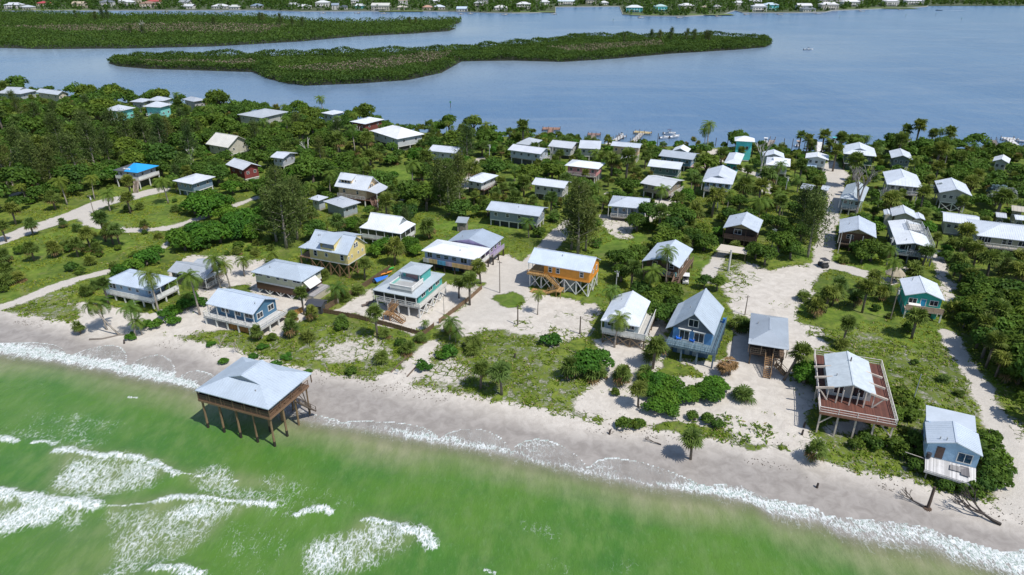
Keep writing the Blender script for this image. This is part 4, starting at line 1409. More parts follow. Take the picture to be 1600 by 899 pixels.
MB().slab([(h.bx0 + 3.2, h.by0 - 1.5, h.fz - .3), (h.bx0 + 5.6, h.by0 - 1.5, h.fz - .34), (h.bx0 + 5.7, h.by0 - .6, h.fz - .06), (h.bx0 + 3.3, h.by0 - .6, h.fz - .04)], .05).build('fallen_panel', surf('planks', (.26, .25, .25)), h.root)
MB().slab([(h.bx1 - 1.9, h.by0 - 1.9, h.fz - .42), (h.bx1 - .8, h.by0 - 2.0, h.fz - .46), (h.bx1 - .9, h.by0 - .4, h.fz - .0), (h.bx1 - 2.0, h.by0 - .4, h.fz - .0)], .05).build('fallen_panel', surf('planks', (.16, .15, .16)), h.root)
for x in (h.bx0 + .5, 0, h.bx1 - .5):
    MB().bar((x, dy + .3, -.6), (x, dy + .3, h.fz - 1.0), .2).build('deck_post', surf('wood', (.28, .26, .24)), h.root)
MB().bar((h.bx0 - 2.6, h.by0 - .6, h.fz + .1), (h.bx0, h.by0 - .5, h.fz - .25), .07).build('broken_rail', surf('wood', (.55, .5, .45)), h.root)
MB().tube([(h.bx0 + .45, h.by0 - .35, h.fz), (h.bx0 + .45, h.by0 - .35, h.fz + .8)], [.3, .34], 10).build('grill', surf('paint', (.05, .05, .06)), h.root)

TURQ = (.04, .47, .39)
h = house('turquoise_cottage', 'turquoise cottage with blue door, white windows and pinkish front deck', 'turquoise cottage',
          (1414.5, 461.5), (1477, 470), (1470.5, 444), 4.8, 2.2, 'y', 'gg', 1.0, TURQ, ROOFP, ov=.35, ext={'F': 1.2, 'R': .4}, rail='solid', railc=(.50, .36, .27), railsides='F', ground=(.05, .40, .34), gi=.15,
          wins={'F': [(.2, 1.4, 1.0), (.8, 1.4, 1.0)], 'R': 2}, deckc=(.45, .36, .3), door=('F', .5, (.03, .35, .60)))
MB().slab([(h.bx0 + .7, h.by0 - .05, h.fz + .95), (h.bx0 + 2.9, h.by0 - .05, h.fz + .95), (h.bx0 + 3.0, h.by0 - .9, h.fz + .55), (h.bx0 + .6, h.by0 - .9, h.fz + .55)], .06).build('bench_awning', surf('cloth', (.78, .78, .74)), h.root)
MB().box(h.bx0 + 4.4, h.bx0 + 5.4, h.by0 + .05, h.by0 + .14, -.1, 2.0).build('ground_floor_door', surf('paint', (.03, .03, .035)), h.root)

h = house('porch_cabin', 'brown cabin with wide white roof, front stairs and coconut palm before it', 'brown cabin behind the coconut palm',
          (1003, 408), (1062, 419), (1077.5, 388.5), 4.8, 2.2, 'y', 'gg', 1.3, (.15, .10, .07), (.60, .67, .76), ov=.4, porch={'F': 2.2}, ext={'R': .8}, rail='open', railc=(.22, .15, .10), postc=(.5, .42, .35), stilt=(.16, .11, .08),
          deckc=(.24, .16, .11), wins={'F': 2, 'R': 2}, gablec=(.12, .28, .38))
stairs(h.root, (h.fx1 - .8, h.fy0 - .02, h.fz - .03), (h.fx1 - .8, h.fy0 - 4.2, .05), 1.4, surf('planks', (.24, .15, .11)))
for u, c_ in ((.5, (.02, .15, .45)), (.62, (.55, .57, .58)), (.78, (.08, .42, .48))):
    MB().box(h.fx0 + (h.fx1 - h.fx0) * u, h.fx0 + (h.fx1 - h.fx0) * u + .7, h.fy0 + .3, h.fy0 + .9, h.fz, h.fz + .8).build('porch_bench', surf('cloth', c_), h.root)

h = house('dark_cabin', 'dark brown stilt cabin with tan gable and pale canopy in front', 'dark brown cabin with tan gable',
          (1130, 356), (1185, 364), (1191, 344), 5.0, 2.4, 'y', 'gg', 1.3, (.055, .036, .028), (.60, .66, .74), ov=.35, porch={'F': 1.4}, rail='solid', railc=(.075, .045, .035), postc=(.07, .045, .035), stilt=DARKW, ground=(.045, .032, .026),
          gablec=(.42, .34, .20), wins={'F': [(.4, 1.8, 1.2)], 'R': 2}, deckc=(.1, .07, .05))
c1, c2 = lp(h, 1119, 391, 2.0), lp(h, 1171, 386, 2.0)
MB().slab([(c1.x, c1.y, 2.05), (c2.x, c1.y + .3, 2.05), (c2.x, c1.y + 4.0, 2.3), (c1.x + .5, c1.y + 4.0, 2.3)], .08).build('canopy', surf('cloth', (.60, .54, .46)), h.root)
for x in (c1.x + .2, (c1.x + c2.x) / 2, c2.x - .2):
    MB().bar((x, c1.y + .4, -.4), (x, c1.y + .4, 2.0), .12).build('canopy_post', surf('wood', (.2, .15, .1)), h.root)

h = house('brown_lane_house', 'brown house with white roof beside the two-track sand lane', 'brown house by the sand lane',
          (1311, 364), (1370, 372), (1369, 350), 4.8, 2.0, 'y', 'gg', 1.3, (.17, .095, .06), (.60, .66, .74), ov=.35, porch={'F': 1.5}, rail=None, stilt=DARKW, ground=(.10, .065, .05), gablec=(.38, .32, .20), wins={'F': [(.25, .7, 1.0), (.36, .7, 1.0)], 'R': 1}, deckc=(.1, .07, .05))
h = house('roof_terrace_house', 'blue-grey house with white railed roof terrace and turquoise chairs on its porch', 'roof terrace house',
          (1401, 382), (1457, 388.5), (1452, 352), 4.9, 2.4, 'y', 'gg', .7, (.20, .26, .31), ROOFW, ov=.35, porch={'F': 1.9}, ext={'R': .9}, rail='open', railc=(.30, .36, .40), stilt=(.12, .14, .16), ground=(.03, .035, .04), gi=1.2, wins={'F': [(.3, 2.4, 1.5), (.75, 2.0, 1.5)], 'R': 2}, deckc=(.25, .27, .28))
tz = h.ez + .95
tx0, tx1, ty0, ty1 = -.2, h.W / 2 - .6, h.D * .02, h.D * .30
MB().box(tx0, tx1, ty0, ty1, tz - .15, tz).build('roof_terrace', surf('planks', (.56, .55, .53)), h.root)
for a_, b_ in (((tx0, ty0), (tx1, ty0)), ((tx0, ty1), (tx1, ty1)), ((tx0, ty0), (tx0, ty1)), ((tx1, ty0), (tx1, ty1))):
    rail_mesh((*a_, tz), (*b_, tz), 1.0).build('railing', surf('paint', (.42, .44, .46)), h.root)
for x in (tx0 + .2, tx1 - .2):
    for y in (ty0 + .2, ty1 - .2):
        MB().bar((x, y, h.ez - .1), (x, y, tz - .1), .14).build('terrace_post', surf('paint', WHITE), h.root)
stairs(h.root, (h.W / 2 - .3, ty0 + 1.0, tz), (h.W / 2 + 1.6, ty0 - 2.8, h.fz), .9, surf('paint', (.35, .38, .4)))
for x_, lab in ((1405, 'turquoise porch chair nearest the left end of the roof terrace house'), (1411.5, 'turquoise porch chair second from the left on the roof terrace house')):
    bean_chair(x_, 393.5, h.fz, (.05, .48, .55), lab, 'turquoise porch chairs', h)
bean_chair(1424, 396, h.fz, (.7, .62, .58), 'pale porch armchair in the middle of the roof terrace house', None, h)

h = house('olive_house', 'long olive house with white deck rail running out of the right edge', 'long olive house',
          (1527, 368), (1622, 379), (1612, 353), 5.4, 3.1, 'x', 'hg', 1.3, (.36, .37, .26), ROOFP, ov=.4, ext={'F': 1.3, 'L': .3}, rail='open', stilt=(.25, .24, .22), ground=(.06, .065, .06), gi=1.6,
          wins={'F': [(.07, 1.3, 1.4), (.18, 1.3, 1.4), (.48, .8, 1.2), (.58, .8, 1.2), (.8, 1.6, 1.2)], 'L': 1})
ANN = []
GEN = [  # name, label, tag, fl, fr, br, ez, fz, axis, ends, rise, wall, roof, opts
    ('low_white_roof_house', 'low white-roofed house with small front gable left of the olive house', 'low house by the olive house', (1474, 345.5), (1532, 353), (1524, 337), 3.6, .6, 'x', 'gg', .8, (.55, .55, .52), ROOFP, {}),
    ('white_gable_cottage', 'white gabled cottage with side wings behind the roof terrace house', 'white winged cottage', (1394, 337.5), (1433, 342), (1426, 329), 4.2, .6, 'y', 'gg', 1.0, (.58, .54, .44), ROOFP, {'wings': 1}),
    ('grey_deck_house', 'grey house with white deck rail and broad hip roof near the right woods', 'grey hip-roofed deck house', (1386, 288), (1442.5, 293.5), (1439, 274), 5.0, 2.7, 'y', 'hg', 1.2, (.46, .45, .43), ROOFP, {'porch': {'F': 1.0}, 'ext': {'F': .5}}),
    ('grey_stilt_house', 'light grey gabled house on white stilts beside the silvery tree', 'light grey gabled stilt house', (1468, 301), (1519.5, 306.5), (1511.5, 288), 5.2, 2.6, 'y', 'gg', 1.2, (.52, .50, .48), ROOFP, {'brace': 'F'}),
    ('hidden_dark_house', 'pale gabled roof deep in the trees right of the green house', 'gabled roof in the right trees', (1393, 247), (1427, 250), (1425.5, 239), 4.6, 2.0, 'y', 'gg', 1.0, (.16, .20, .22), ROOFP, {}),
    ('green_house', 'dark green house with broad grey roof by the bay', 'dark green bay house', (1318, 240), (1370, 244.5), (1369, 232), 5.6, 2.4, 'y', 'dg', 1.4, (.03, .075, .055), ROOFP, {'ground': (.03, .07, .05), 'stilt': DARKW}),
    ('white_bay_cottage', 'white cottage with blue awnings in front of the bay palms', 'white cottage with blue awnings', (1258.5, 247), (1295, 250.5), (1296.5, 243), 4.4, 1.8, 'y', 'gg', .7, (.60, .64, .66), ROOFW, {'awn': 1}),
    ('pale_bay_house', 'pale house nearest the bay behind the white hip-roofed house', 'pale house nearest the bay', (1192, 244.5), (1226, 247), (1228, 240), 4.0, 1.0, 'y', 'gg', 1.0, (.58, .58, .56), ROOFP, {}),
    ('white_hip_house', 'white house with raised roof gable above a bright blue tarp', 'white house above the blue tarp', (1196.5, 257), (1235, 260.5), (1240, 249), 4.4, 1.8, 'x', 'dd', 1.2, (.58, .60, .60), ROOFW, {}),
    ('blue_porch_house', 'pale blue house with large white roof beside the beach access lane', 'pale blue house with large white roof', (1096.5, 283.5), (1145, 288.5), (1157, 269), 4.8, 2.2, 'y', 'dg', 1.4, (.30, .45, .66), (.66, .70, .77), {'porch': {'F': 1.4}}),
    ('turquoise_tower_house', 'tall bright turquoise house standing at the bay edge', 'tall turquoise house', (1148, 220), (1180, 222), (1183, 216.5), 7.2, .6, 'x', 'hh', 1.0, (.12, .72, .74), ROOFW, {'wins': {'R': 3, 'F': [(.3, .9, 1.1, 4.6), (.7, .9, 1.1, 4.6)]}}),
    ('turquoise_low_house', 'low turquoise house in front of the tall turquoise one', 'low turquoise house', (1131.5, 254.5), (1156.5, 257), (1154, 240), 4.4, 1.0, 'y', 'hh', .8, (.03, .36, .38), ROOFP, {}),
    ('grey_roof_blue_house', 'blue house with wide grey roof and cluttered pinkish side deck', 'blue house with side deck', (1029, 243.5), (1083, 250), (1087, 239.5), 4.4, 1.8, 'x', 'gg', .9, (.16, .28, .40), (.46, .51, .57), {'ext': {'R': 5.0}, 'deckc': (.45, .33, .30)}),
    ('white_roof_bay_house', 'small white-roofed house between the grey roof and the bay', 'small white roof by the bay', (1050, 236), (1075, 238.5), (1079, 232.5), 4.0, 1.0, 'y', 'gg', 1.0, (.6, .6, .58), ROOFW, {}),
    ('long_white_roof_house', 'long white-roofed dark-walled house half behind leafy bushes', 'long white roof behind bushes', (1011.5, 259.5), (1063, 265), (1069.5, 255), 4.2, 1.8, 'x', 'gg', 1.0, (.13, .20, .20), ROOFP, {}),
    ('long_grey_roof_house', 'long pale roof with open right gable above the sandy clearing', 'long pale roof by the clearing', (1000, 286), (1047, 295), (1060, 280), 4.2, 1.9, 'x', 'gg', .9, (.30, .26, .20), (.60, .62, .64), {'ext': {'R': 1.0}}),
    ('tan_dock_house', 'tan house with carport nearest the long wooden docks', 'tan house by the docks', (954, 227.5), (1000, 231.5), (1003, 225.5), 5.4, 2.4, 'x', 'gg', .7, (.56, .42, .26), (.58, .63, .70), {'ground': (.45, .36, .24), 'carport': 1}),
    ('pink_house', 'pink-walled house with white roof among dark trees', 'pink house', (882, 258.5), (935, 264.5), (946.5, 255), 4.8, 2.2, 'x', 'hh', .8, (.66, .30, .30), ROOFW, {'ext': {'F': 1.0}}),
    ('grey_long_house', 'grey-walled house with plain white roof left of the tall pine', 'plain grey-walled house', (830, 288), (882, 294.5), (896, 285), 4.6, 2.0, 'x', 'gg', .9, (.50, .50, .47), (.66, .70, .76), {}),
    ('wide_bay_house', 'wide white-roofed house with side deck among the central bay trees', 'wide white bay house', (793, 234), (845, 241), (853.5, 232), 4.8, 2.2, 'x', 'gg', .9, (.45, .50, .56), (.66, .69, .75), {'ext': {'R': 1.2}}),
    ('hipped_bay_house', 'grey hip roof just behind the wide white bay house', 'grey hip roof at the bay', (806, 224.5), (832, 227.5), (838, 218), 4.6, 1.8, 'x', 'hh', 1.3, (.5, .5, .48), (.50, .54, .58), {}),
    ('tree_hidden_house', 'pale roof behind the round dark tree near the bay', 'pale roof behind the dark tree', (856, 228.5), (894, 232.5), (904, 223), 4.2, 1.6, 'x', 'gg', 1.0, (.5, .52, .52), (.58, .61, .66), {}),
    ('pale_gable_house', 'pale sloping roof between the pink house and the bay', 'pale roof before the dock', (904, 231.5), (938, 233), (940, 221), 4.4, 1.6, 'x', 'gg', 1.2, (.5, .5, .48), (.60, .64, .70), {}),
    ('grey_blue_cottage', 'grey-blue cottage with stepped grey roof beside the sandy clearing', 'grey-blue cottage at the clearing', (950, 321.5), (1012, 327), (1022, 311), 4.0, 1.0, 'x', 'hg', 1.2, (.28, .38, .50), (.58, .63, .70), {'porch': {'F': 1.4}}),
    ('long_blue_grey_house', 'long blue-grey house with pale roof left of the tall pine trees', 'long blue-grey house', (759, 328), (843, 338.5), (860, 325), 4.4, 1.8, 'x', 'gg', 1.0, (.28, .33, .38), (.54, .60, .68), {}),
    ('white_banded_house', 'hip-roofed house with white window band and dark lower deck', 'hip-roofed white band house', (725.5, 281), (753, 286), (772.5, 273), 4.8, 2.4, 'y', 'hh', .9, (.60, .61, .60), ROOFP, {'stilt': DARKW, 'ext': {'R': .8}, 'deckc': (.14, .08, .06)}),
    ('small_white_house', 'small white house with pale roof at the head of the side lane', 'small white lane house', (668, 235.5), (712, 239.8), (716, 230), 4.4, 1.4, 'x', 'gg', .9, (.56, .57, .58), (.64, .68, .74), {}),
    ('cream_dormer_house', 'cream house with steep white roof, dormer and boardwalk ramp', 'cream dormer house', (522, 291), (573, 298.5), (592.5, 287.5), 4.8, 2.0, 'x', 'gg', 2.6, (.80, .60, .36), (.68, .72, .78), {'ext': {'F': .8}, 'deckc': (.20, .10, .07), 'dorm': 1, 'sideporch': 1, 'wins': {'F': [(.2, .8, 1.0), (.68, .6, 1.0)], 'R': [(.4, .6, 1.0, 3.6), (.55, .6, 1.0, 3.6)]}}),
    ('garden_shed', 'small pale hip-roofed shed left of the low grey outbuilding', 'small pale shed', (481, 310.5), (497.5, 314), (510.5, 307.5), 3.2, .4, 'x', 'hh', .7, (.45, .5, .52), (.58, .62, .68), {'wins': {'F': 1}}),
    ('low_outbuilding', 'low grey-roofed outbuilding in front of the cream dormer house', 'low grey outbuilding', (504, 314.5), (535, 325), (554, 313), 3.2, .4, 'x', 'hh', .7, (.35, .40, .44), (.52, .56, .62), {'wins': {'R': 2}}),
    ('blue_tarp_house', 'white-decked stilt house with bright blue tarp over its roof', 'blue tarp house', (176, 266), (214, 270.5), (243, 258.5), 5.0, 2.7, 'x', 'hh', 1.3, (.48, .50, .50), (.13, .14, .155), {'ext': {'F': 1.0, 'R': 1.0}, 'railx': 'solid', 'tarp': 1}),
    ('blue_grey_flat_house', 'blue-grey house with flat white roof behind the big round tree', 'flat white roof house', (269, 282.5), (300, 288), (345, 277.5), 4.4, 1.8, 'x', 'hh', .5, (.20, .28, .36), (.70, .73, .78), {'ground': (.14, .2, .26)}),
    ('maroon_house', 'maroon barn-like house with pale roof in the left woods', 'maroon house', (352, 257), (379, 266), (404, 258), 4.0, .8, 'x', 'gg', 1.2, (.22, .045, .045), (.62, .65, .70), {}),
    ('white_a_frame', 'whitish steep roof with torn ridge deep in the left woods', 'steep whitish roof', (321, 225), (356, 231), (377, 219), 3.4, .6, 'x', 'gg', 2.6, (.55, .52, .45), (.74, .72, .67), {}),
    ('grey_hip_wood_house', 'grey hip roof at the edge of the wood above the steep whitish roof', 'grey hip roof in the wood', (370, 179), (408, 184.5), (432, 172), 3.8, .8, 'x', 'hh', 1.3, (.42, .43, .42), (.48, .52, .56), {}),
    ('tiny_blue_house', 'tiny pale house with blue windows in the central-left trees', 'tiny pale house', (421, 245.5), (442, 248), (445, 237), 4.0, 1.2, 'x', 'gg', .8, (.45, .48, .54), (.62, .66, .72), {}),
    ('little_bay_house', 'little pale blue house beside a palm at the bay edge', 'little pale blue bay house', (501, 176.5), (519, 179.5), (528, 173), 5.2, 1.6, 'x', 'hh', .7, (.60, .68, .78), (.68, .72, .78), {}),
    ('maroon_bay_house', 'maroon-walled house with white roof left of the big white roof', 'maroon bay house', (546, 190), (570, 194), (591, 185), 5.0, 1.8, 'x', 'hh', .6, (.20, .06, .05), ROOFW, {}),
    ('big_white_roof_house', 'large house with dazzling white pyramid roof near the bay', 'big white pyramid roof', (579, 204.5), (620, 217.5), (650, 205.5), 5.0, 2.0, 'x', 'hh', 1.9, (.55, .58, .60), (.82, .83, .85), {}),
    ('aqua_house', 'two-storey aqua house with white porches on the wooded left', 'left aqua two-storey house', (161, 172), (187, 174), (208.5, 168), 7.0, .6, 'x', 'hh', 1.4, (.22, .66, .60), (.56, .60, .65), {'porch': {'F': 1.3}, 'two': 1}),
    ('aqua_house', 'two-storey aqua house with paler roof right of its twin', 'right aqua two-storey house', (223, 166.5), (250, 168), (270.5, 163), 7.0, .6, 'x', 'hh', 1.4, (.26, .68, .64), (.60, .64, .70), {'two': 1}),
    ('grey_roof_house', 'small grey-roofed house between the two aqua houses', 'small grey roof between the aqua houses', (202, 159), (222, 160), (228, 155), 5.0, .8, 'x', 'hh', .9, (.5, .52, .52), (.54, .58, .64), {}),
    ('grey_roof_house', 'grey hip roof directly behind the right aqua house', 'grey hip roof behind the aqua house', (229, 157), (254, 158), (268.5, 154), 5.4, .8, 'x', 'hh', 1.2, (.5, .52, .52), (.54, .58, .64), {}),
    ('grey_roof_house', 'grey hip-roofed house alone at the bay right of the aqua pair', 'lone grey hip roof at the bay', (284, 155), (302, 159), (317.5, 155), 5.2, .8, 'x', 'hh', 1.0, (.44, .44, .44), (.46, .50, .56), {}),
    ('left_edge_house', 'wide grey-roofed house with raised gable cut by the left edge', 'house at the left edge', (-8, 145.5), (31, 147), (46, 141), 3.8, .8, 'x', 'dd', 1.9, (.42, .46, .48), (.50, .54, .60), {}),
    ('bay_corner_house', 'pale house with cream end wall second from the left edge by the bay', 'cream-ended bay house', (55, 144), (90, 148.5), (108, 146), 3.6, .6, 'x', 'gg', 1.2, (.62, .56, .44), (.54, .58, .64), {}),
    ('wood_edge_house', 'small white roof in the woods near the right edge', 'small white roof in the right woods', (1551, 252), (1577, 255.5), (1574, 247.5), 4.0, 1.0, 'y', 'gg', .9, (.55, .55, .52), ROOFW, {}),
    ('small_lane_cabin', 'small grey roof among palms left of the sand lane', 'small grey roof by the lane', (1250, 294.5), (1268, 297.5), (1272, 290), 3.8, .8, 'x', 'gg', .7, (.4, .42, .44), (.46, .50, .56), {}),
    ('small_lane_cabin', 'small pale roof touching the sand lane beside leafy trees', 'small pale roof on the lane', (1282, 296), (1294, 298), (1296, 292), 3.6, .8, 'x', 'gg', .6, (.5, .5, .5), (.58, .62, .68), {}),
    ('pale_teal_house', 'pale teal house with porch behind the large bare tree', 'pale teal house behind the bare tree', (1312, 309.5), (1349, 315), (1361, 294), 4.4, 1.6, 'y', 'hg', 1.2, (.42, .55, .55), (.50, .56, .60), {'porch': {'F': 1.2}}),
    ('small_right_roof', 'small pale roof above the olive house between palms', 'small pale roof above the olive house', (1557, 339), (1574, 341), (1575, 334), 3.4, .6, 'x', 'gg', .5, (.5, .5, .48), (.58, .61, .66), {}),
    ('small_right_roof', 'small roof at the right edge above the olive house', 'small roof at the right edge', (1587, 343), (1606, 345), (1606, 338), 3.6, .6, 'x', 'gg', .5, (.5, .5, .48), ROOFP, {}),
    ('small_right_roof', 'tan roof at the right edge by the grey-green trees', 'tan roof at the right edge', (1581, 329), (1604, 332), (1603, 324), 3.8, .8, 'x', 'gg', .6, (.45, .4, .32), (.56, .52, .44), {}),
]
for nm, lab, tg, fl, fr, br, ez, fz, ax_, en, ri, wa, ro, o in GEN:
    wn = o.get('wins')
    wide = abs(fr[0] - fl[0])
    if wn is None:
        n = 4 if wide > 45 else (3 if wide > 28 else 2)
        wn = {'F': n, 'R': 2}
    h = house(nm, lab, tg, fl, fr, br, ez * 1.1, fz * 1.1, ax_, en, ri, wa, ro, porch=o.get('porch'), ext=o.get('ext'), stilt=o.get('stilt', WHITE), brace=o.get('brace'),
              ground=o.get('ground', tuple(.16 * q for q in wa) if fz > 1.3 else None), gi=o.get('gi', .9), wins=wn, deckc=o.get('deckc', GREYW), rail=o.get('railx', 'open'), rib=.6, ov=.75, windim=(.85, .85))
    r = h.root
    if o.get('wings'):
        make_roof(r, 'wing_roof', 2.6, h.D * .7, h.ez - .5, .4, 'y', 'gg', ROOFP, cx=h.W / 2 + 1.0, cy=.3)
        make_roof(r, 'wing_roof', 2.0, h.D * .6, h.ez - .5, .4, 'y', 'gg', ROOFP, cx=-h.W / 2 - .7, cy=.6)
        for s in (-1, 1):
            MB().box(*sorted((s * (h.W / 2 - .5), s * (h.W / 2 + 1.4))), -h.D * .25, h.D * .3, -.4, h.ez - .4).build('wing_wall', surf('siding', wa), r)
    if o.get('awn'):
        for k, (x0, zz) in enumerate(((-h.W / 2 + .2, 1.9), (-h.W / 2 - .2, .4))):
            MB().slab([(x0, h.by0 - 2.4 - k, zz), (x0 + 4.0, h.by0 - 2.4 - k, zz), (x0 + 4.0, h.by0, zz + .6), (x0, h.by0, zz + .6)], .1).build('awning', surf('metal_roof', (.42, .55, .72)), r)
    if o.get('carport'):
        MB().slab([(-.5, h.by0 - 5.0, 2.5), (4.0, h.by0 - 5.0, 2.5), (4.0, h.by0 - 1.0, 2.9), (-.5, h.by0 - 1.0, 2.9)], .12).build('carport_roof', surf('metal_roof', ROOFP), r)
        for x in (-.3, 3.8):
            MB().bar((x, h.by0 - 4.8, -.4), (x, h.by0 - 4.8, 2.45), .14).build('carport_post', surf('paint', WHITE), r)
    if o.get('dorm'):
        x0, x1 = -h.W * .36, -h.W * .02
        yo = -h.D / 2 + 1.3
        MB().box(x0, x1, yo, yo + 1.4, h.ez + .3, h.ez + 2.25).build('dormer_wall', surf('siding', wa), r)
        MB().slab([(x0 - .3, yo - .4, h.ez + 2.2), (x1 + .3, yo - .4, h.ez + 2.2), (x1 + .3, 0, h.ez + h.rise + .1), (x0 - .3, 0, h.ez + h.rise + .1)], .12).build('dormer_roof', surf('metal_roof', ro), r)
        for k in range(3):
            MB().box(x0 + .4 + k * 1.1, x0 + 1.2 + k * 1.1, yo - .06, yo + .02, h.ez + 1.2, h.ez + 2.0).build('dormer_window', GLASS, r)
    if o.get('sideporch'):
        MB().slab([(h.W / 2 - .4, -h.D / 2, h.ez + .1), (h.W / 2 + 3.4, -h.D / 2 + .2, h.ez - .5), (h.W / 2 + 3.4, h.D / 2 - .5, h.ez - .5), (h.W / 2 - .4, h.D / 2 - .3, h.ez + .6)], .12).build('porch_roof', surf('metal_roof', (.54, .58, .64)), r)
        MB().box(h.bx1, h.W / 2 + 3.3, -h.D / 2 + .4, h.D / 2 - .6, h.fz - .28, h.fz - .02).build('porch_deck', surf('planks', (.25, .15, .1)), r)
        for y in (-h.D / 2 + .5, 0, h.D / 2 - .8):
            MB().bar((h.W / 2 + 3.2, y, -.4), (h.W / 2 + 3.2, y, h.ez - .6), .15).build('porch_post', surf('paint', WHITE), r)
        MB().box(h.W / 2 + 3.3, h.W / 2 + 9.5, .4, 1.9, h.fz - .3, h.fz - .1).build('boardwalk', surf('planks', (.42, .38, .33)), r)
        for x in range(5):
            MB().bar((h.W / 2 + 3.9 + x * 1.4, .5, -.4), (h.W / 2 + 3.9 + x * 1.4, .5, h.fz + .7), .12).build('boardwalk_post', surf('wood', (.3, .26, .22)), r)
        stairs(r, (h.W / 2 + 1.5, -h.D / 2 + .4, h.fz - .05), (h.W / 2 + 4.6, -h.D / 2 - 2.5, .05), 1.3, surf('planks', (.30, .18, .14)))
    if o.get('tarp'):
        la, lb = h.W / 2, h.D / 2
        k = .045
        F, _ = roof_faces(la, lb, h.ez + k, h.rise, 'hh', 'x')
        tm = MB()
        A_ = F[1]     # right hip
        tm.slab([Vector(p) * 1.0 for p in A_], .05)
        fr_ = F[2]    # front slope
        p0, p1, p2, p3 = [Vector(p) for p in fr_]
        tm.slab([p0.lerp(p1, .45), p1, p2, p3], .05)
        tm.slab([Vector(p) for p in F[3]], .05)
        tm.build('roof_tarp', surf('cloth', (.02, .33, .72)), r)
        stairs(r, (h.fx1 - 1.0, h.fy0, h.fz), (h.fx1 + 1.5, h.fy0 - 3.5, .05), 1.3, surf('planks', (.42, .34, .28)))
        for x in (-1.6, -.6, .4):
            MB().box(x, x + .6, -h.D / 2 + .9, -h.D / 2 + 1.4, h.ez + .42, h.ez + .75).build('white_sandbag', surf('cloth', (.75, .75, .75)), r)
    if o.get('two'):
        for i in range(3):
            window(r, h, 'F', (i + .5) / 3, .9, 1.2, 1.8)
        for i in range(2):
            window(r, h, 'R', (i + .5) / 2, .9, 1.2, 1.8)
        MB().box(h.bx0 - .05, h.bx1 + .05, h.by0 - .9, h.by0 - .01, 3.4, 3.6).build('balcony', surf('paint', WHITE), r)
        rail_mesh((h.bx0, h.by0 - .85, 3.6), (h.bx1, h.by0 - .85, 3.6), 1.0, bal=1.2).build('railing', surf('paint', WHITE), r)
# ------------------------------------------------------------------ small buildings and yard things
def gnd(px_, py_):
    p = at(px_, py_, GZ)
    z = float(land_z(np.array(p.x), np.array(p.y)))
    p = at(px_, py_, z)
    return Vector((p.x, p.y, z))


p = gnd(723, 360)
t_ = thing('outhouse', 'tall narrow grey outhouse on the bright lawn', 'shed', p, -.2)
t_.scale = (1.35, 1.35, 1.2)
MB().box(-.9, .9, -.9, .9, -.2, 2.4).build('wall', surf('siding', (.30, .27, .25)), t_)
MB().slab([(-1.2, -1.2, 2.35), (1.2, -1.2, 2.35), (1.2, 1.2, 2.85), (-1.2, 1.2, 2.85)], .1).build('roof', surf('metal_roof', (.38, .43, .47)), t_)
MB().box(-.4, .4, -.97, -.9, 0, 1.9).build('door', surf('wood', (.22, .19, .17)), t_)
p = gnd(496, 486)
t_ = thing('storage_shed', 'low dark grey storage shed beside the wooden fence corner', 'shed', p, -.22)
t_.scale = (1.4, 1.4, 1.1)
MB().box(-1.25, 1.25, -1.0, 1.0, -.2, 1.9).build('wall', surf('siding', (.055, .06, .07)), t_)
for s in (-1, 1):
    MB().slab([(-1.4, s * 1.2, 1.85), (1.4, s * 1.2, 1.85), (1.4, 0, 2.3), (-1.4, 0, 2.3)], .08).build('roof', surf('metal_roof', (.07, .075, .09)), t_)
MB().box(-.8, .8, -1.06, -1.0, 0, 1.6).build('door', surf('paint', (.09, .10, .12)), t_)
p = gnd(1396, 440)
t_ = thing('thatched_hut', 'small thatched hut on posts left of the turquoise cottage', 'hut', p, .1)
t_.scale = (1.2, 1.2, 1.1)
mb = MB()
for k in range(8):
    a, b_ = 2 * math.pi * k / 8, 2 * math.pi * (k + 1) / 8
    mb.poly([(1.9 * math.cos(a), 1.9 * math.sin(a), 1.9), (1.9 * math.cos(b_), 1.9 * math.sin(b_), 1.9), (.9 * math.cos(b_), .9 * math.sin(b_), 2.9), (.9 * math.cos(a), .9 * math.sin(a), 2.9)])
    mb.poly([(.9 * math.cos(a), .9 * math.sin(a), 2.9), (.9 * math.cos(b_), .9 * math.sin(b_), 2.9), (0, 0, 3.4)])
    mb.poly([(1.9 * math.cos(a), 1.9 * math.sin(a), 1.9), (1.9 * math.cos(b_), 1.9 * math.sin(b_), 1.9), (1.7 * math.cos(b_), 1.7 * math.sin(b_), 1.65), (1.7 * math.cos(a), 1.7 * math.sin(a), 1.65)])
mb.build('thatch_roof', surf('wood', (.42, .36, .26)), t_)
for x, y in ((-1.1, -1.1), (1.1, -1.1), (1.1, 1.1), (-1.1, 1.1)):
    MB().tube([(x, y, -.4), (x, y, 1.95)], .09, 7).build('post', surf('wood', (.2, .15, .1)), t_)

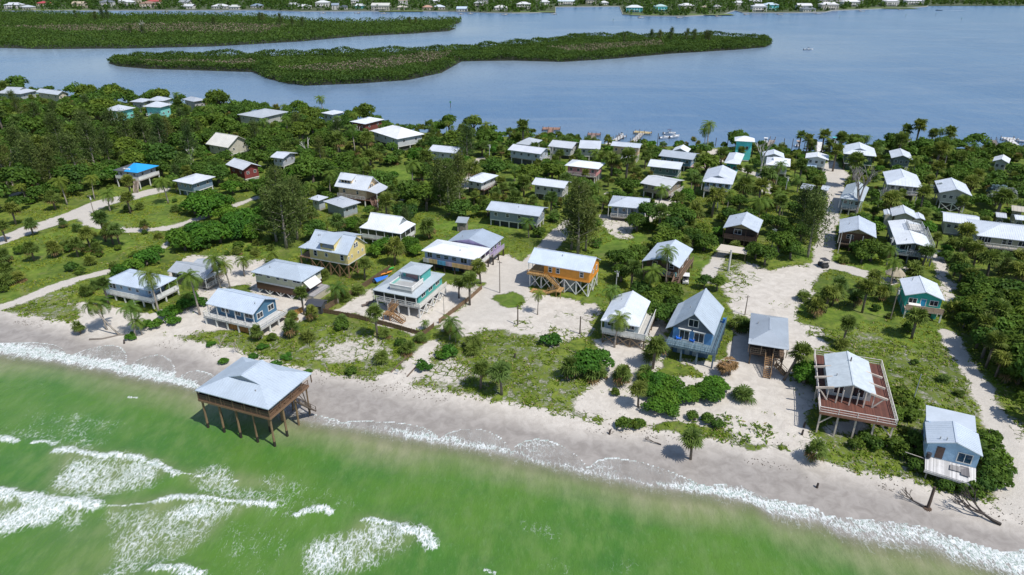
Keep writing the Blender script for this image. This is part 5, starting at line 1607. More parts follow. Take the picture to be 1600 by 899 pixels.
# fences: posts and one boarded panel in each bay
def fence(pts, hgt, label, col, step=2.2):
    W_ = [gnd(*q) for q in pts]
    t_ = thing('wooden_fence', label, 'fence', W_[0], 0, 'fences round the teal lookout house')
    mt, mp_ = surf('wood', Vector(col) * 1.1), surf('wood', col)
    L = []
    for a, b_ in zip(W_[:-1], W_[1:]):
        n = max(1, round((b_ - a).length / step))
        L += [a.lerp(b_, i / n) for i in range(n)]
    L.append(W_[-1])
    pm = MB().box(-.06, .06, -.06, .06, -.4, hgt + .1).mesh('post', mt)
    for q in L:
        link('post', pm, t_, q - W_[0])
    for a, b_ in zip(L[:-1], L[1:]):
        a, b_ = a - W_[0], b_ - W_[0]
        d = b_ - a
        n = max(3, int(d.length / .17))
        mb = MB()
        for i in range(n):
            c0, c1 = a.lerp(b_, (i + .06) / n), a.lerp(b_, (i + .94) / n)
            hh = hgt + rnd.uniform(-.04, .04)
            mb.bar(c0 + Vector((0, 0, hh / 2)), c1 + Vector((0, 0, hh / 2)), .03, hh)
        for z in (.3, hgt - .25):
            mb.bar(a + Vector((0, 0, z)), b_ + Vector((0, 0, z)), .07, .08)
        mb.build('panel', mp_, t_)


fence([(505, 489), (560, 499), (612, 512), (660, 526), (678, 512)], 1.1, 'low brown board fence along the dune side of the teal lookout house', (.17, .11, .065))
fence([(686, 506), (708, 489), (733, 470), (753, 452)], 1.1, 'low brown board fence between the teal house yard and the sand lot', (.20, .13, .075))
fence([(505, 488), (530, 473), (562, 455), (590, 436), (610, 423)], 1.4, 'brown board fence on the left side of the teal lookout house yard', (.15, .10, .06))
fence([(432, 492), (452, 497), (473, 488)], 1.3, 'short golden board fence behind the steel blue gabled house', (.42, .24, .07))

# edging logs of the beach path
for a, b_, lab in (((611, 583), (642, 553), 'left edging beam of the sand path to the beach'), ((636, 590), (652, 572), 'right edging beam at the beach end of the sand path')):
    q0, q1 = gnd(*a), gnd(*b_)
    o = MB().bar(Vector((0, 0, .1)), q1 - q0 + Vector((0, 0, .1)), .22, .3).build('edging_beam', surf('wood', (.16, .12, .09)), None, q0)
    tag(o, lab, 'beam', 'edging beams of the path')
p = gnd(621, 586)
t_ = thing('path_sign', 'small white notice board at the beach end of the sand path', 'sign', p, -.2)
MB().bar((0, 0, -.3), (0, 0, 1.1), .08).build('post', surf('wood', (.5, .48, .45)), t_)
MB().box(-.3, .3, -.06, -.02, .7, 1.25).build('board', surf('paint', (.6, .6, .6)), t_)

# utility poles and bare trunks standing about
def pole(base, top, label, light=False, col=(.26, .22, .19), arm=True, r=.13):
    p = gnd(*base)
    # height from the pixel of its top
    hgt = 1.0
    for _ in range(60):
        if proj(p.x, p.y, p.z + hgt)[1] <= top:
            break
        hgt += .2
    t_ = thing('utility_pole', label, 'pole', p, rnd.uniform(-.4, .4), 'utility poles and posts')
    MB().tube([(0, 0, -.6), (0, 0, hgt)], [r, r * .7], 8).build('shaft', surf('wood', col), t_)
    if arm:
        MB().bar((-.55, 0, hgt - .4), (.55, 0, hgt - .4), .09, .11).build('crossarm', surf('wood', col), t_)
        for x in (-.5, 0, .5):
            MB().tube([(x, 0, hgt - .36), (x, 0, hgt - .18)], .045, 6).build('insulator', surf('paint', (.5, .5, .48)), t_)
    if light:
        MB().tube([(.22, 0, hgt - 1.5), (.22, 0, hgt - .7)], [.2, .2], 8).build('transformer', surf('paint', (.62, .63, .64)), t_)


pole((147, 335), 305, 'utility pole with grey transformer at the bend of the left sand road', True)
pole((781, 458), 408, 'tall utility pole beside the round green patch on the sand lot')
pole((694, 492), 462, 'thin post standing in the sand right of the teal lookout house', arm=False, r=.08, col=(.4, .37, .33))
pole((962, 455), 423, 'grey utility pole with transformer right of the orange stilt house', True, col=(.42, .44, .44))
pole((1391, 500), 450, 'leaning-looking utility pole with white transformer left of the turquoise cottage', True)
pole((1386, 406), 371, 'pale pole at the left front of the roof terrace house', True, col=(.55, .55, .53))
pole((1138, 424), 392, 'thick pale square post on the grass below the dark brown cabin', False, (.55, .54, .52), False, .3)
pole((809, 508), 478, 'bare dark trunk standing alone in the sand left of the orange house front', False, (.11, .08, .06), False, .16)
pole((906, 522), 496, 'bare dark trunk standing near the end of the sand lot', False, (.11, .08, .06), False, .16)
pole((1164, 492), 462, 'dark pole behind the steep-gabled blue house', False)
pole((1309, 396), 362, 'white corner pole in front of the brown house by the sand lane', False, (.62, .61, .58), False, .09)
pole((1225, 312), 276, 'pale pole among the palms left of the sand lane', True, (.45, .47, .47))
pole((1205, 392), 358, 'slim pole on the bright grass strip near the tall pines', True, (.42, .46, .46))
pole((765, 258), 226, 'slim light pole at the head of the side lane', True, (.5, .5, .5))
pole((1423, 640), 586, 'grey post rising from the bushes right of the red-brown deck', False, (.40, .44, .44), False, .1)

# golf carts, boats on land
def golf_cart(px_, py_, rz_, label, col=(.75, .75, .74)):
    p = gnd(px_, py_)
    t_ = thing('golf_cart', label, 'golf cart', p, rz_)
    t_.scale = (1.2, 1.2, 1.1)
    pm = surf('paint', col)
    mb = MB()
    mb.box(-.58, .58, -1.1, 1.1, .28, .52)
    mb.slab([(-.55, .55, .52), (.55, .55, .52), (.5, 1.15, .80), (-.5, 1.15, .80)], .3)
    mb.box(-.56, .56, -1.1, -.35, .5, .78)
    mb.build('body', pm, t_)
    MB().box(-.52, .52, -.62, -.1, .76, .9).build('seat', surf('cloth', (.05, .05, .06)), t_)
    MB().box(-.52, .52, -.74, -.62, .8, 1.3).build('backrest', surf('cloth', (.05, .05, .06)), t_)
    MB().slab([(-.62, -1.0, 1.9), (.62, -1.0, 1.9), (.62, .75, 1.9), (-.62, .75, 1.9)], .08).build('canopy', pm, t_)
    for x, y0, y1 in ((-.52, -.9, -.9), (.52, -.9, -.9), (-.5, .85, .6), (.5, .85, .6)):
        MB().bar((x, y0, .6), (x, y1, 1.85), .05).build('canopy_post', surf('paint', (.1, .1, .1)), t_)
    for x in (-.52, .52):
        for y in (-.75, .75):
            MB().tube([(x - .09, y, .25), (x + .09, y, .25)], .25, 12).build('wheel', surf('paint', (.02, .02, .02)), t_)


golf_cart(1071, 442, 2.9, 'white golf cart parked on grass right of the cabin stairs')
golf_cart(1286, 417, .2, 'small dark golf cart driving down the two-track sand lane', (.06, .06, .07))


def boat(p, L, rz_, label, hull=(.78, .79, .80), top=None, group=None, name='motor_boat', cat='boat'):
    t_ = thing(name, label, cat, p, rz_, group)
    B_ = L * .17
    mb = MB()
    n = 8
    ring = []
    for i in range(n + 1):
        u = i / n
        wd_ = B_ * (1 - max(0, (u - .55) / .45) ** 2.2) + .02
        ring.append(((u - .5) * L, wd_, .55 + .35 * u * u))
    for i in range(n):
        (x0, w0, z0), (x1, w1, z1) = ring[i], ring[i + 1]
        for s in (-1, 1):
            mb.poly([(x0, s * w0, z0), (x1, s * w1, z1), (x1, s * w1 * .55, -.15), (x0, s * w0 * .6, -.15)])
            mb.poly([(x0, s * w0, z0), (x1, s * w1, z1), (x1, s * w1 * .8, z1 - .03), (x0, s * w0 * .8, z0 - .03)])
        mb.poly([(x0, -w0 * .8, .25), (x0, w0 * .8, .25), (x1, w1 * .8, .25), (x1, -w1 * .8, .25)])
    x0, w0, z0 = ring[0]
    mb.poly([(x0, -w0, z0), (x0, w0, z0), (x0, w0 * .6, -.15), (x0, -w0 * .6, -.15)])
    mb.build('hull', surf('paint', hull), t_)
    MB().box(-.35, .45, -.4, .4, .25, 1.25).build('console', surf('paint', (.62, .64, .66)), t_)
    MB().slab([(.3, -.4, 1.3), (.3, .4, 1.3), (.1, .38, 1.7), (.1, -.38, 1.7)], .04).build('windscreen', GLASS, t_)
    MB().box(-L / 2 - .35, -L / 2 + .05, -.2, .2, .1, 1.0).build('outboard_motor', surf('paint', (.04, .04, .05)), t_)
    if top:
        MB().slab([(-1.0, -.8, 2.1), (.8, -.8, 2.1), (.8, .8, 2.1), (-1.0, .8, 2.1)], .07).build('sun_top', surf('cloth', top), t_)
        for x in (-.8, .6):
            for y in (-.7, .7):
                MB().bar((x, y, .5), (x, y, 2.05), .05).build('top_post', surf('paint', (.5, .5, .5)), t_)
    return t_


p = at(1263, 78, 0)
boat((p.x, p.y, .1), 8.5, .1, 'white motor boat alone on the open bay', top=(.06, .06, .08))
p = at(1467, 16.5, 0)
bw = boat((p.x, p.y, .1), 10, math.pi - .1, 'small dark boat trailing a wake far off near the right shore', hull=(.05, .10, .16), top=(.1, .2, .3))
wk = MB()
for k in range(14):
    a = k * 2.6
    wk.poly([(5 + a, -.3 - a * .02, .03), (7.4 + a, -.35 - a * .02, .03), (7.4 + a, .3 + a * .02, .03), (5 + a, .3 + a * .02, .03)])
o = wk.build('boat_wake', surf('paint', (.62, .66, .7)), None, (p.x, p.y, .02))
tag(o, 'white wake behind the far boat', None, kind='stuff')


def kayak(px_, py_, rz_, col, label, L=3.2):
    p = gnd(px_, py_)
    mb = MB()
    n = 8
    for i in range(n):
        u0, u1 = i / n, (i + 1) / n
        f = lambda u: .38 * math.sin(math.pi * min(max(u, .02), .98)) ** .6
        for (z, k_) in ((.0, .5), (.3, 1.0)):
            pass
        x0, x1 = (u0 - .5) * L, (u1 - .5) * L
        w0, w1 = f(u0), f(u1)
        for s in (-1, 1):
            mb.poly([(x0, s * w0, .28), (x1, s * w1, .28), (x1, s * w1 * .4, .02), (x0, s * w0 * .4, .02)])
            mb.poly([(x0, s * w0, .28), (x1, s * w1, .28), (x1, 0, .38), (x0, 0, .38)])
        mb.poly([(x0, -w0 * .4, .02), (x1, -w1 * .4, .02), (x1, w1 * .4, .02), (x0, w0 * .4, .02)])
    t_ = thing('kayak', label, 'kayak', p + Vector((0, 0, .35)), rz_, 'kayaks by the fence')
    mb.build('hull', surf('paint', col), t_)
    MB().tube([(-.1, 0, .36), (-.1, 0, .41)], .26, 12).build('cockpit', surf('paint', (.03, .03, .03)), t_)
    for x in (-.9, .9):
        MB().bar((x, -.45, -.35), (x, .45, -.35), .1, .1).build('rack_bar', surf('wood', (.25, .2, .15)), t_)
        for y in (-.4, .4):
            MB().bar((x, y, -.5), (x, y, .03), .07).build('rack_leg', surf('wood', (.25, .2, .15)), t_)


kayak(604, 430, .75, (.75, .28, .05), 'orange kayak lying next to the green one by the fence')
kayak(607, 424, .75, (.04, .45, .08), 'bright green kayak lying behind the orange one by the fence')
p = gnd(594, 440)
t_ = thing('covered_boat', 'small boat under a bright blue cover beside the kayaks', 'boat', p, .8)
t_.scale = (.9, .9, .9)
mb = MB()
for i in range(6):
    u0, u1 = i / 6, (i + 1) / 6
    f = lambda u: 1.0 * (1 - u ** 2.5) + .05
    x0, x1 = (u0 - .4) * 4.4, (u1 - .4) * 4.4
    for s in (-1, 1):
        mb.poly([(x0, s * f(u0), .75), (x1, s * f(u1), .75), (x1, 0, 1.5 - .5 * u1), (x0, 0, 1.5 - .5 * u0)])
mb.build('cover', surf('cloth', (.02, .16, .62)), t_)
mb = MB()
for i in range(6):
    u0, u1 = i / 6, (i + 1) / 6
    x0, x1 = (u0 - .4) * 4.4, (u1 - .4) * 4.4
    for s in (-1, 1):
        mb.poly([(x0, s * f(u0), .76), (x1, s * f(u1), .76), (x1, s * f(u1) * .6, .1), (x0, s * f(u0) * .6, .1)])
mb.build('hull', surf('paint', (.55, .58, .6)), t_)
for x in (-1, 1):
    MB().box(x - .1, x + .1, -.6, .6, -.2, .3).build('cradle', surf('wood', (.2, .16, .12)), t_)
# yard table and loungers left of the teal house
for px_, py_, lab in ((572, 478, 'dark weathered lounger in the sand left of the teal house corner'), (579, 474, 'dark lounger nearest the teal house corner')):
    p = gnd(px_, py_)
    t_ = thing('lounger', lab, 'lounger', p, .5, 'loungers in the sand yard')
    MB().box(-.95, .5, -.35, .35, .3, .4).build('seat', surf('wood', (.16, .12, .1)), t_)
    MB().slab([(.5, -.35, .4), (.5, .35, .4), (1.05, .35, .85), (1.05, -.35, .85)], .08).build('backrest', surf('wood', (.16, .12, .1)), t_)
    for x in (-.85, .4):
        for y in (-.3, .3):
            MB().bar((x, y, -.1), (x, y, .3), .08).build('leg', surf('wood', (.16, .12, .1)), t_)
for (px_, py_), c_, lab in (((1211, 268), (.02, .16, .62), 'bright blue tarp heap below the white hip-roofed house'),):
    p = gnd(px_, py_)
    t_ = thing('tarp_heap', lab, 'tarp', p, .2)
    mb = MB()
    for i in range(6):
        for j in range(6):
            f = lambda a, b: max(0, 1.9 * math.exp(-((a - 2.5) ** 2 + (b - 2.8) ** 2) / 4.5) - .1 + .25 * math.sin(a * 2.1 + b * 1.3))
            mb.poly([((a - 3) * .55, (b - 3) * .55, f(a, b)) for a, b in ((i, j), (i + 1, j), (i + 1, j + 1), (i, j + 1))])
    mb.build('tarp', surf('cloth', c_), t_)

# ------------------------------------------------------------------ docks and boats on the bay shore
def dock(a, b_, wd, label, col=GREYW, plat=None, pcol=None, piles=5):
    P, Q = at(*a, .9), at(*b_, .9)
    t_ = thing('dock', label, 'dock', (P.x, P.y, 0), 0, 'docks along the bay shore')
    d = Q - P
    d.z = 0
    L = d.length
    sd = Vector((-d.y, d.x, 0)).normalized() * (wd / 2)
    wd *= 1.3
    MB().bar((0, 0, .85), d + Vector((0, 0, .85)), wd, .16).build('walkway', surf('planks', col), t_)
    for i in range(piles + 1):
        for s in (-1, 1):
            q = d * (i / piles) + sd * s * 1.15
            MB().tube([(q.x, q.y, -2), (q.x, q.y, 1.7 + rnd.uniform(0, .9))], .13, 6).build('pile', surf('wood', (.18, .14, .11)), t_)
    if plat:
        w_, l_ = plat[0], plat[1]
        sdn, dn = sd.normalized(), d.normalized()
        c0 = d + dn * (l_ / 2 - .3)
        mb = MB()
        mb.bar(c0 - sdn * (w_ / 2) + Vector((0, 0, .9)), c0 + sdn * (w_ / 2) + Vector((0, 0, .9)), l_, .18)
        mb.build('platform', surf('planks', pcol or col), t_)
        for s in (-1, 1):
            for k in (-1, 1):
                q = c0 + sdn * (s * w_ / 2) + dn * (k * l_ / 2)
                MB().tube([(q.x, q.y, -2), (q.x, q.y, 1.5)], .14, 6).build('pile', surf('wood', (.15, .12, .1)), t_)
    return t_


dock((858, 214), (861, 202.5), 1.8, 'brown dock with broad end platform left of the central bay houses', (.28, .16, .11), (8, 4.5), (.30, .17, .12))
dock((924, 224), (928, 211), 1.6, 'short dock with cluttered dark platform before the pale sloping roof', (.25, .2, .17), (5.5, 3.5), (.25, .15, .13))
dock((948, 226), (970, 214), 1.7, 'pale grey dock slanting out left of the tan house', (.55, .54, .52), (3, 3), (.6, .6, .6))
dock((985, 226), (1003, 208), 1.8, 'long grey dock with T-shaped end behind the tan house', (.44, .42, .40), (7.5, 3.5), (.5, .40, .22))
dock((1197, 238), (1207, 219), 1.8, 'dark narrow dock right of the tall turquoise house', (.32, .28, .25))
dock((1281, 240), (1281, 222), 2.2, 'bright white dock between the leaning bay palms', (.72, .70, .68))
dock((1560, 236), (1552, 219), 1.6, 'row of dark dock piles near the right edge', (.20, .17, .15), None, None, 7)
dock((1598, 236), (1578, 218), 2.0, 'white dock slanting out at the right edge', (.66, .66, .66), (5, 4), (.6, .6, .6))
dock((1415, 236), (1419, 217), 1.4, 'thin dock behind the wooded right shore', (.3, .27, .24))
for x_, y_, L_, rz_, lab, tp in ((1046, 209.5, 6.5, .1, 'white boat on the lift furthest out behind the tan house', (.1, .12, .2)), (1054, 214.5, 7.0, .6, 'larger white boat moored right of the dark bay trees', None),
                                 (1038, 216, 5.5, .4, 'low white boat moored left of the dark bay trees', None), (971, 213, 5.5, 1.1, 'white boat tied at the pale slanting dock', None),
                                 (1196, 223, 6.0, 1.2, 'white boat behind the tall turquoise house', (.8, .8, .8)), (1590, 221, 7.5, 2.6, 'white boat tied at the right edge dock', None),
                                 (1303, 222, 6.0, 1.4, 'boat with turquoise top behind the bay palms', (.10, .60, .55)), (1247, 228, 5.5, 1.0, 'boat with tan top left of the bay palms', (.62, .42, .25))):
    p = at(x_, y_, .3)
    boat((p.x, p.y, .25), L_ * .85, rz_, lab, top=tp, group='boats along the bay shore')
for x_, y_, tp_ in ((1026, 240, 209), (1136, 232, 211), (1149, 229, 209), (1223, 236, 217), (1237, 234, 217), (1255, 240, 222), (1118, 228, 216), (1334, 226, 217), (1421, 232, 215)):
    p = at(x_, y_, 0)
    hgt = 1.0
    while proj(p.x, p.y, hgt)[1] > tp_ and hgt < 9:
        hgt += .2
    o = MB().tube([(0, 0, -2.5), (0, 0, hgt)], [.16, .13], 7).build('mooring_pile', surf('wood', (.13, .11, .10)), None, (p.x, p.y, 0))
    tag(o, 'dark mooring pile standing in the shallows by the bay docks', 'pile', 'mooring piles in the bay shallows')
for x_, y_ in ((1415, 26), (1462, 24), (1502, 32), (1312, 28), (958, 34), (704, 168)):
    p = at(x_, y_, 0)
    t_ = thing('channel_marker', 'slim channel marker post standing in open bay water', 'marker', (p.x, p.y, 0), 0, 'channel markers')
    MB().tube([(0, 0, -2), (0, 0, 3.2)], .16, 6).build('post', surf('wood', (.12, .1, .09)), t_)
    MB().box(-.45, .45, -.22, -.18, 2.4, 3.3).build('board', surf('paint', (.08, .25, .14)), t_)
# ------------------------------------------------------------------ foliage
def leafmat(name, dark, light, dry=None, trans=.28):
    m, nt, b = newmat(name)
    nt.nodes.remove(b)
    out = [n for n in nt.nodes if n.type == 'OUTPUT_MATERIAL'][0]
    lc = nd(nt, 'Attribute', attribute_name='lc').outputs['Fac']
    oi = nd(nt, 'ObjectInfo').outputs['Random']
    f = mathn(nt, 'ADD', mathn(nt, 'MULTIPLY', lc, .68), mathn(nt, 'MULTIPLY', oi, .36), True)
    c = mix(nt, f, dark, light)
    o2 = mathn(nt, 'FRACT', mathn(nt, 'MULTIPLY', oi, 7.31))
    c = mix(nt, mathn(nt, 'MULTIPLY', smooth(nt, o2, .55, 1.0), .5), c, mix(nt, f, (dark[0] * 1.9, dark[1] * 1.25, dark[2]), (light[0] * 1.55, light[1] * 1.12, light[2])))
    c = mix(nt, mathn(nt, 'MULTIPLY', smooth(nt, o2, .4, 0.0), .45), c, mix(nt, f, (dark[0] * .6, dark[1] * .85, dark[2] * 1.2), (light[0] * .55, light[1] * .85, light[2] * 1.3)))
    if dry:
        c = mix(nt, smooth(nt, lc, .975, .995), c, dry)
    d = nd(nt, 'BsdfDiffuse', i_Color=c)
    t = nd(nt, 'BsdfTranslucent', i_Color=mix(nt, .55, c, (.18, .26, .03)))
    g = nd(nt, 'BsdfGlossy', i_Roughness=.6, i_Color=(.5, .55, .5, 1))
    m1 = nd(nt, 'MixShader', i_0=trans)
    lk(nt, d.outputs[0], m1.inputs[1])
    lk(nt, t.outputs[0], m1.inputs[2])
    m2 = nd(nt, 'MixShader', i_0=.02)
    lk(nt, m1.outputs[0], m2.inputs[1])
    lk(nt, g.outputs[0], m2.inputs[2])
    lk(nt, m2.outputs[0], out.inputs[0])
    return m


LM = {
    'broad': leafmat('broad_leaf', (.018, .052, .009), (.135, .225, .028)),
    'grape': leafmat('sea_grape_leaf', (.022, .080, .010), (.120, .270, .026)),
    'sabal': leafmat('fan_palm_leaf', (.030, .066, .012), (.175, .235, .048), (.22, .14, .065)),
    'coco': leafmat('coconut_leaf', (.034, .086, .012), (.185, .265, .042), (.29, .22, .08)),
    'pine': leafmat('casuarina_needle', (.026, .052, .014), (.135, .180, .046), trans=.18),
    'mang': leafmat('mangrove_leaf', (.026, .062, .012), (.105, .175, .028), (.25, .20, .155)),
    'silver': leafmat('silver_leaf', (.10, .15, .16), (.26, .34, .36)),
    'dead': leafmat('dead_frond', (.13, .075, .035), (.34, .21, .10)),
    'dune': leafmat('dune_plant', (.075, .145, .010), (.29, .365, .042), (.40, .33, .17)),
}
BARK = surf('wood', (.17, .14, .115))
BARKG = surf('wood', (.33, .29, .25))
BARKW = surf('wood', (.52, .50, .47))


def quads(c, n, s, asp, r):
    """leaf quads at centres c with normals n, half size s"""
    k = r.normal(size=c.shape)
    t = np.cross(n, k)
    t /= np.linalg.norm(t, axis=1, keepdims=True) + 1e-9
    b = np.cross(n, t)
    s = s[:, None]
    a = t * s
    b = b * s * asp
    return np.stack([c - a, c - b * .9, c + a, c + b * .9], 1)


def qmesh(name, Q, lc, mats, extra=None):
    """quads (n,4,3) with a colour value for each, plus optional MB with the second material"""
    n = len(Q)
    v = Q.reshape(-1, 3)
    f = np.arange(n * 4).reshape(n, 4)
    nv = len(v)
    loops = f.ravel()
    starts = np.arange(n) * 4
    tot = np.full(n, 4)
    mi = np.zeros(n, np.int32)
    if extra:
        ev = np.array(extra.v)
        v = np.vstack([v, ev])
        l2, s2, t2 = [], [], []
        pos_ = len(loops)
        for q in extra.f:
            s2.append(pos_)
            t2.append(len(q))
            l2 += [i + nv for i in q]
            pos_ += len(q)
        loops = np.concatenate([loops, l2])
        starts = np.concatenate([starts, s2])
        tot = np.concatenate([tot, t2])
        mi = np.concatenate([mi, np.ones(len(s2), np.int32)])
        lc = np.concatenate([lc, np.zeros(len(s2))])
    me = bpy.data.meshes.new(name)
    me.vertices.add(len(v))
    me.vertices.foreach_set('co', v.astype(np.float32).ravel())
    me.loops.add(len(loops))
    me.loops.foreach_set('vertex_index', loops.astype(np.int32))
    me.polygons.add(len(starts))
    me.polygons.foreach_set('loop_start', starts.astype(np.int32))
    me.polygons.foreach_set('loop_total', tot.astype(np.int32))
    for m_ in mats:
        me.materials.append(m_)
    me.polygons.foreach_set('material_index', mi)
    a = me.attributes.new('lc', 'FLOAT', 'FACE')
    a.data.foreach_set('value', lc.astype(np.float32))
    me.update(calc_edges=True)
    return me


def sph(r, n):
    d = r.normal(size=(n, 3))
    return d / np.linalg.norm(d, axis=1, keepdims=True)


def broad(seed, R, Ht, nl=13, per=150, ls=.30, flat=.75, low=.18):
    """a broad-leaved crown of leaf clumps; returns quads, colour values, trunk"""
    r = np.random.default_rng(seed)
    C, N, S, LC = [], [], [], []
    cz = Ht - R * flat
    tr = MB()
    base = Vector((0, 0, -.3))
    fork = Vector((r.uniform(-.2, .2), r.uniform(-.2, .2), max(.5, cz * .5)))
    tr.tube([base, fork], [R * .085 + .05, R * .06 + .04], 7)
    for i in range(nl):
        d = sph(r, 1)[0]
        d[2] = abs(d[2]) * .9 - low
        q = d * R * r.uniform(.42, .78)
        c = np.array([q[0], q[1], cz + q[2] * flat])
        lr = R * r.uniform(.26, .44)
        dirs = sph(r, per)
        dirs = dirs[dirs[:, 2] > -.55]
        rr = lr * r.uniform(.72, 1.12, len(dirs))
        P = c + dirs * rr[:, None] * np.array([1, 1, .8])
        P[:, 2] = np.maximum(P[:, 2], .12)
        C.append(P)
        nn = dirs * .7 + r.normal(size=dirs.shape) * .45 + np.array([0, 0, .55])
        N.append(nn / np.linalg.norm(nn, axis=1, keepdims=True))
        S.append(ls * r.uniform(.6, 1.35, len(dirs)))
        tone = r.uniform(.1, .75)
        LC.append(np.clip(tone + r.normal(0, .17, len(dirs)), 0, .97))
        if i % 2 == 0:
            tr.tube([fork, fork.lerp(Vector(c), .6) + Vector((0, 0, .1)), Vector(c)], [R * .045 + .02, R * .03 + .015, .02], 5)
    C, N, S, LC = np.vstack(C), np.vstack(N), np.concatenate(S), np.concatenate(LC)
    return quads(C, N, S, .62, r), LC, tr


def pine(seed, R, Ht, n=2600, ls=.30):
    r = np.random.default_rng(seed)
    tr = MB()
    bend = r.uniform(-.5, .5, 2)
    def sp(z):
        u = z / Ht
        return np.array([bend[0] * u * u, bend[1] * u * u, z])
    tr.tube([Vector(sp(z)) - Vector((0, 0, .3 if z == 0 else 0)) for z in np.linspace(0, Ht * .96, 7)], list(np.linspace(.24, .03, 7)), 7)
    C, N, LC = [], [], []
    nb = 46
    for i in range(nb):
        z = Ht * (.16 + .8 * (i / nb) ** .85)
        u = (z / Ht - .16) / .84
        L = R * (1.05 - u * .82) * r.uniform(.55, 1.15)
        a = r.uniform(0, 6.28)
        d = np.array([math.cos(a), math.sin(a), r.uniform(.25, .75)])
        b0 = sp(z)
        tip = b0 + d * L
        if i % 2 == 0:
            tr.tube([Vector(b0), Vector(tip * .9 + b0 * .1)], [.05, .012], 4, False)
        k = int(n / nb)
        t = r.uniform(.2, 1.08, k)[:, None]
        P = b0 + (tip - b0) * t + r.normal(size=(k, 3)) * np.array([.30, .30, .36]) * (.4 + .35 * R)
        C.append(P)
        N.append(sph(r, k) + np.array([0, 0, .35]))
        tone = r.uniform(.1, .8)
        LC.append(np.clip(tone + r.normal(0, .2, k), 0, .97))
    C, N, LC = np.vstack(C), np.vstack(N), np.concatenate(LC)
    N /= np.linalg.norm(N, axis=1, keepdims=True)
    return quads(C, N, ls * r.uniform(.5, 1.3, len(C)), .32, r), LC, tr


def sabal(seed, Ht, R=1.45, dead=False, nf=40, bushy=False):
    r = np.random.default_rng(seed)
    Q, LC = [], []
    top = np.array([r.uniform(-.25, .25), r.uniform(-.25, .25), Ht])
    tr = MB()
    tr.tube([(0, 0, -.3), (top[0] * .3, top[1] * .3, Ht * .5), tuple(top)], [.19, .16, .2], 7)
    for i in range(nf):
        a = r.uniform(0, 6.28)
        el = r.uniform(-.95, 1.35) if not dead else r.uniform(-1.3, .4)
        if bushy:
            el = r.uniform(-.5, 1.35)
        d = np.array([math.cos(a) * math.cos(el), math.sin(a) * math.cos(el), math.sin(el)])
        pet = R * r.uniform(.12, .66)
        c = top + d * pet
        up = np.array([0, 0, 1.0])
        s = np.cross(d, up)
        s /= np.linalg.norm(s) + 1e-6
        n = np.cross(s, d)
        fr = R * r.uniform(.5, .72)
        old = el < -.42 or dead
        tone = 1.0 if (old and r.random() < .6) else np.clip(.5 + .35 * math.sin(el) + r.normal(0, .16), 0, .97)
        k = 9
        for j in range(k):
            t0 = (j / k - .5) * 3.7
            t1 = ((j + .72) / k - .5) * 3.7
            p0 = d * math.cos(t0) + s * math.sin(t0)
            p1 = d * math.cos(t1) + s * math.sin(t1)
            pm = (p0 + p1) / 2
            fold = n * (.05 if j % 2 else -.02)
            droop = np.array([0, 0, -.30 * fr * (1 if el > -.3 else .6)])
            Q.append([c, c + p0 * fr * .62 + fold, c + pm * fr * 1.08 + droop, c + p1 * fr * .62 - fold])
            LC.append(tone if tone == 1.0 else np.clip(tone + r.normal(0, .07), 0, .97))
        # petiole
        Q.append([top, top + s * .03, c + s * .02, c])
        LC.append(tone)
    return np.array(Q), np.array(LC), tr


def coco(seed, Ht, lean=(0, 0), L=2.7, nf=24):
    r = np.random.default_rng(seed)
    Q, LC = [], []
    lean = np.array([lean[0], lean[1], 0.0])
    pts = []
    for u in np.linspace(0, 1, 7):
        pts.append(Vector(lean * (u ** 1.8)) + Vector((0, 0, Ht * u - (.3 if u == 0 else 0))))
    tr = MB()
    tr.tube(pts, [.21, .16, .14, .13, .12, .115, .13], 7)
    top = np.array(pts[-1])
    for i in range(nf):
        a = i * 2.399 + r.uniform(-.2, .2)
        el = 1.25 - 1.95 * (i / nf) + r.uniform(-.15, .15)
        ln = L * r.uniform(.82, 1.1) * (.8 if el > .9 else 1)
        h = np.array([math.cos(a), math.sin(a), 0])
        s = np.array([-math.sin(a), math.cos(a), 0])
        pos_ = top.copy()
        ang = el
        seg = 9
        spn = [pos_.copy()]
        dirs = []
        for k in range(seg):
            d = h * math.cos(ang) + np.array([0, 0, math.sin(ang)])
            pos_ = pos_ + d * ln / seg
            spn.append(pos_.copy())
            dirs.append(d)
            ang -= .17 + .03 * k * .5
        old = el < -.45
        tone = 1.0 if (old and r.random() < .5) else np.clip(.55 + r.normal(0, .18), .05, .97)
        for k in range(seg):
            u = (k + .5) / seg
            wl = ln * .26 * (math.sin(math.pi * (u * .86 + .12)) ** .7)
            for sg in (-1, 1):
                for hlf in (0, .5):
                    b0 = spn[k] + (spn[k + 1] - spn[k]) * hlf
                    b1 = spn[k] + (spn[k + 1] - spn[k]) * (hlf + .34)
                    out = s * sg * .82 + dirs[k] * .5 + np.array([0, 0, -.42])
                    tip = b1 + out * wl
                    Q.append([b0, b1, tip + dirs[k] * .03, (b0 + tip) / 2 - dirs[k] * .02])
                    LC.append(tone if tone == 1.0 else np.clip(tone + r.normal(0, .09), 0, .97))
    return np.array(Q), np.array(LC), tr


class Kind:
    """a kind of plant: a few shaped variants whose meshes the copies share"""
    def __init__(self, key, name, parts, mat, bark, gens):
        self.key, self.name, self.parts, self.V = key, name, parts, []
        for i, (q, lc, tr) in enumerate(gens):
            self.V.append(dict(crown=qmesh(parts[1], q, lc, [mat]), trunk=tr.mesh(parts[0], bark, True), one=qmesh(name, q, lc, [mat, bark], tr), q=q, lc=lc))


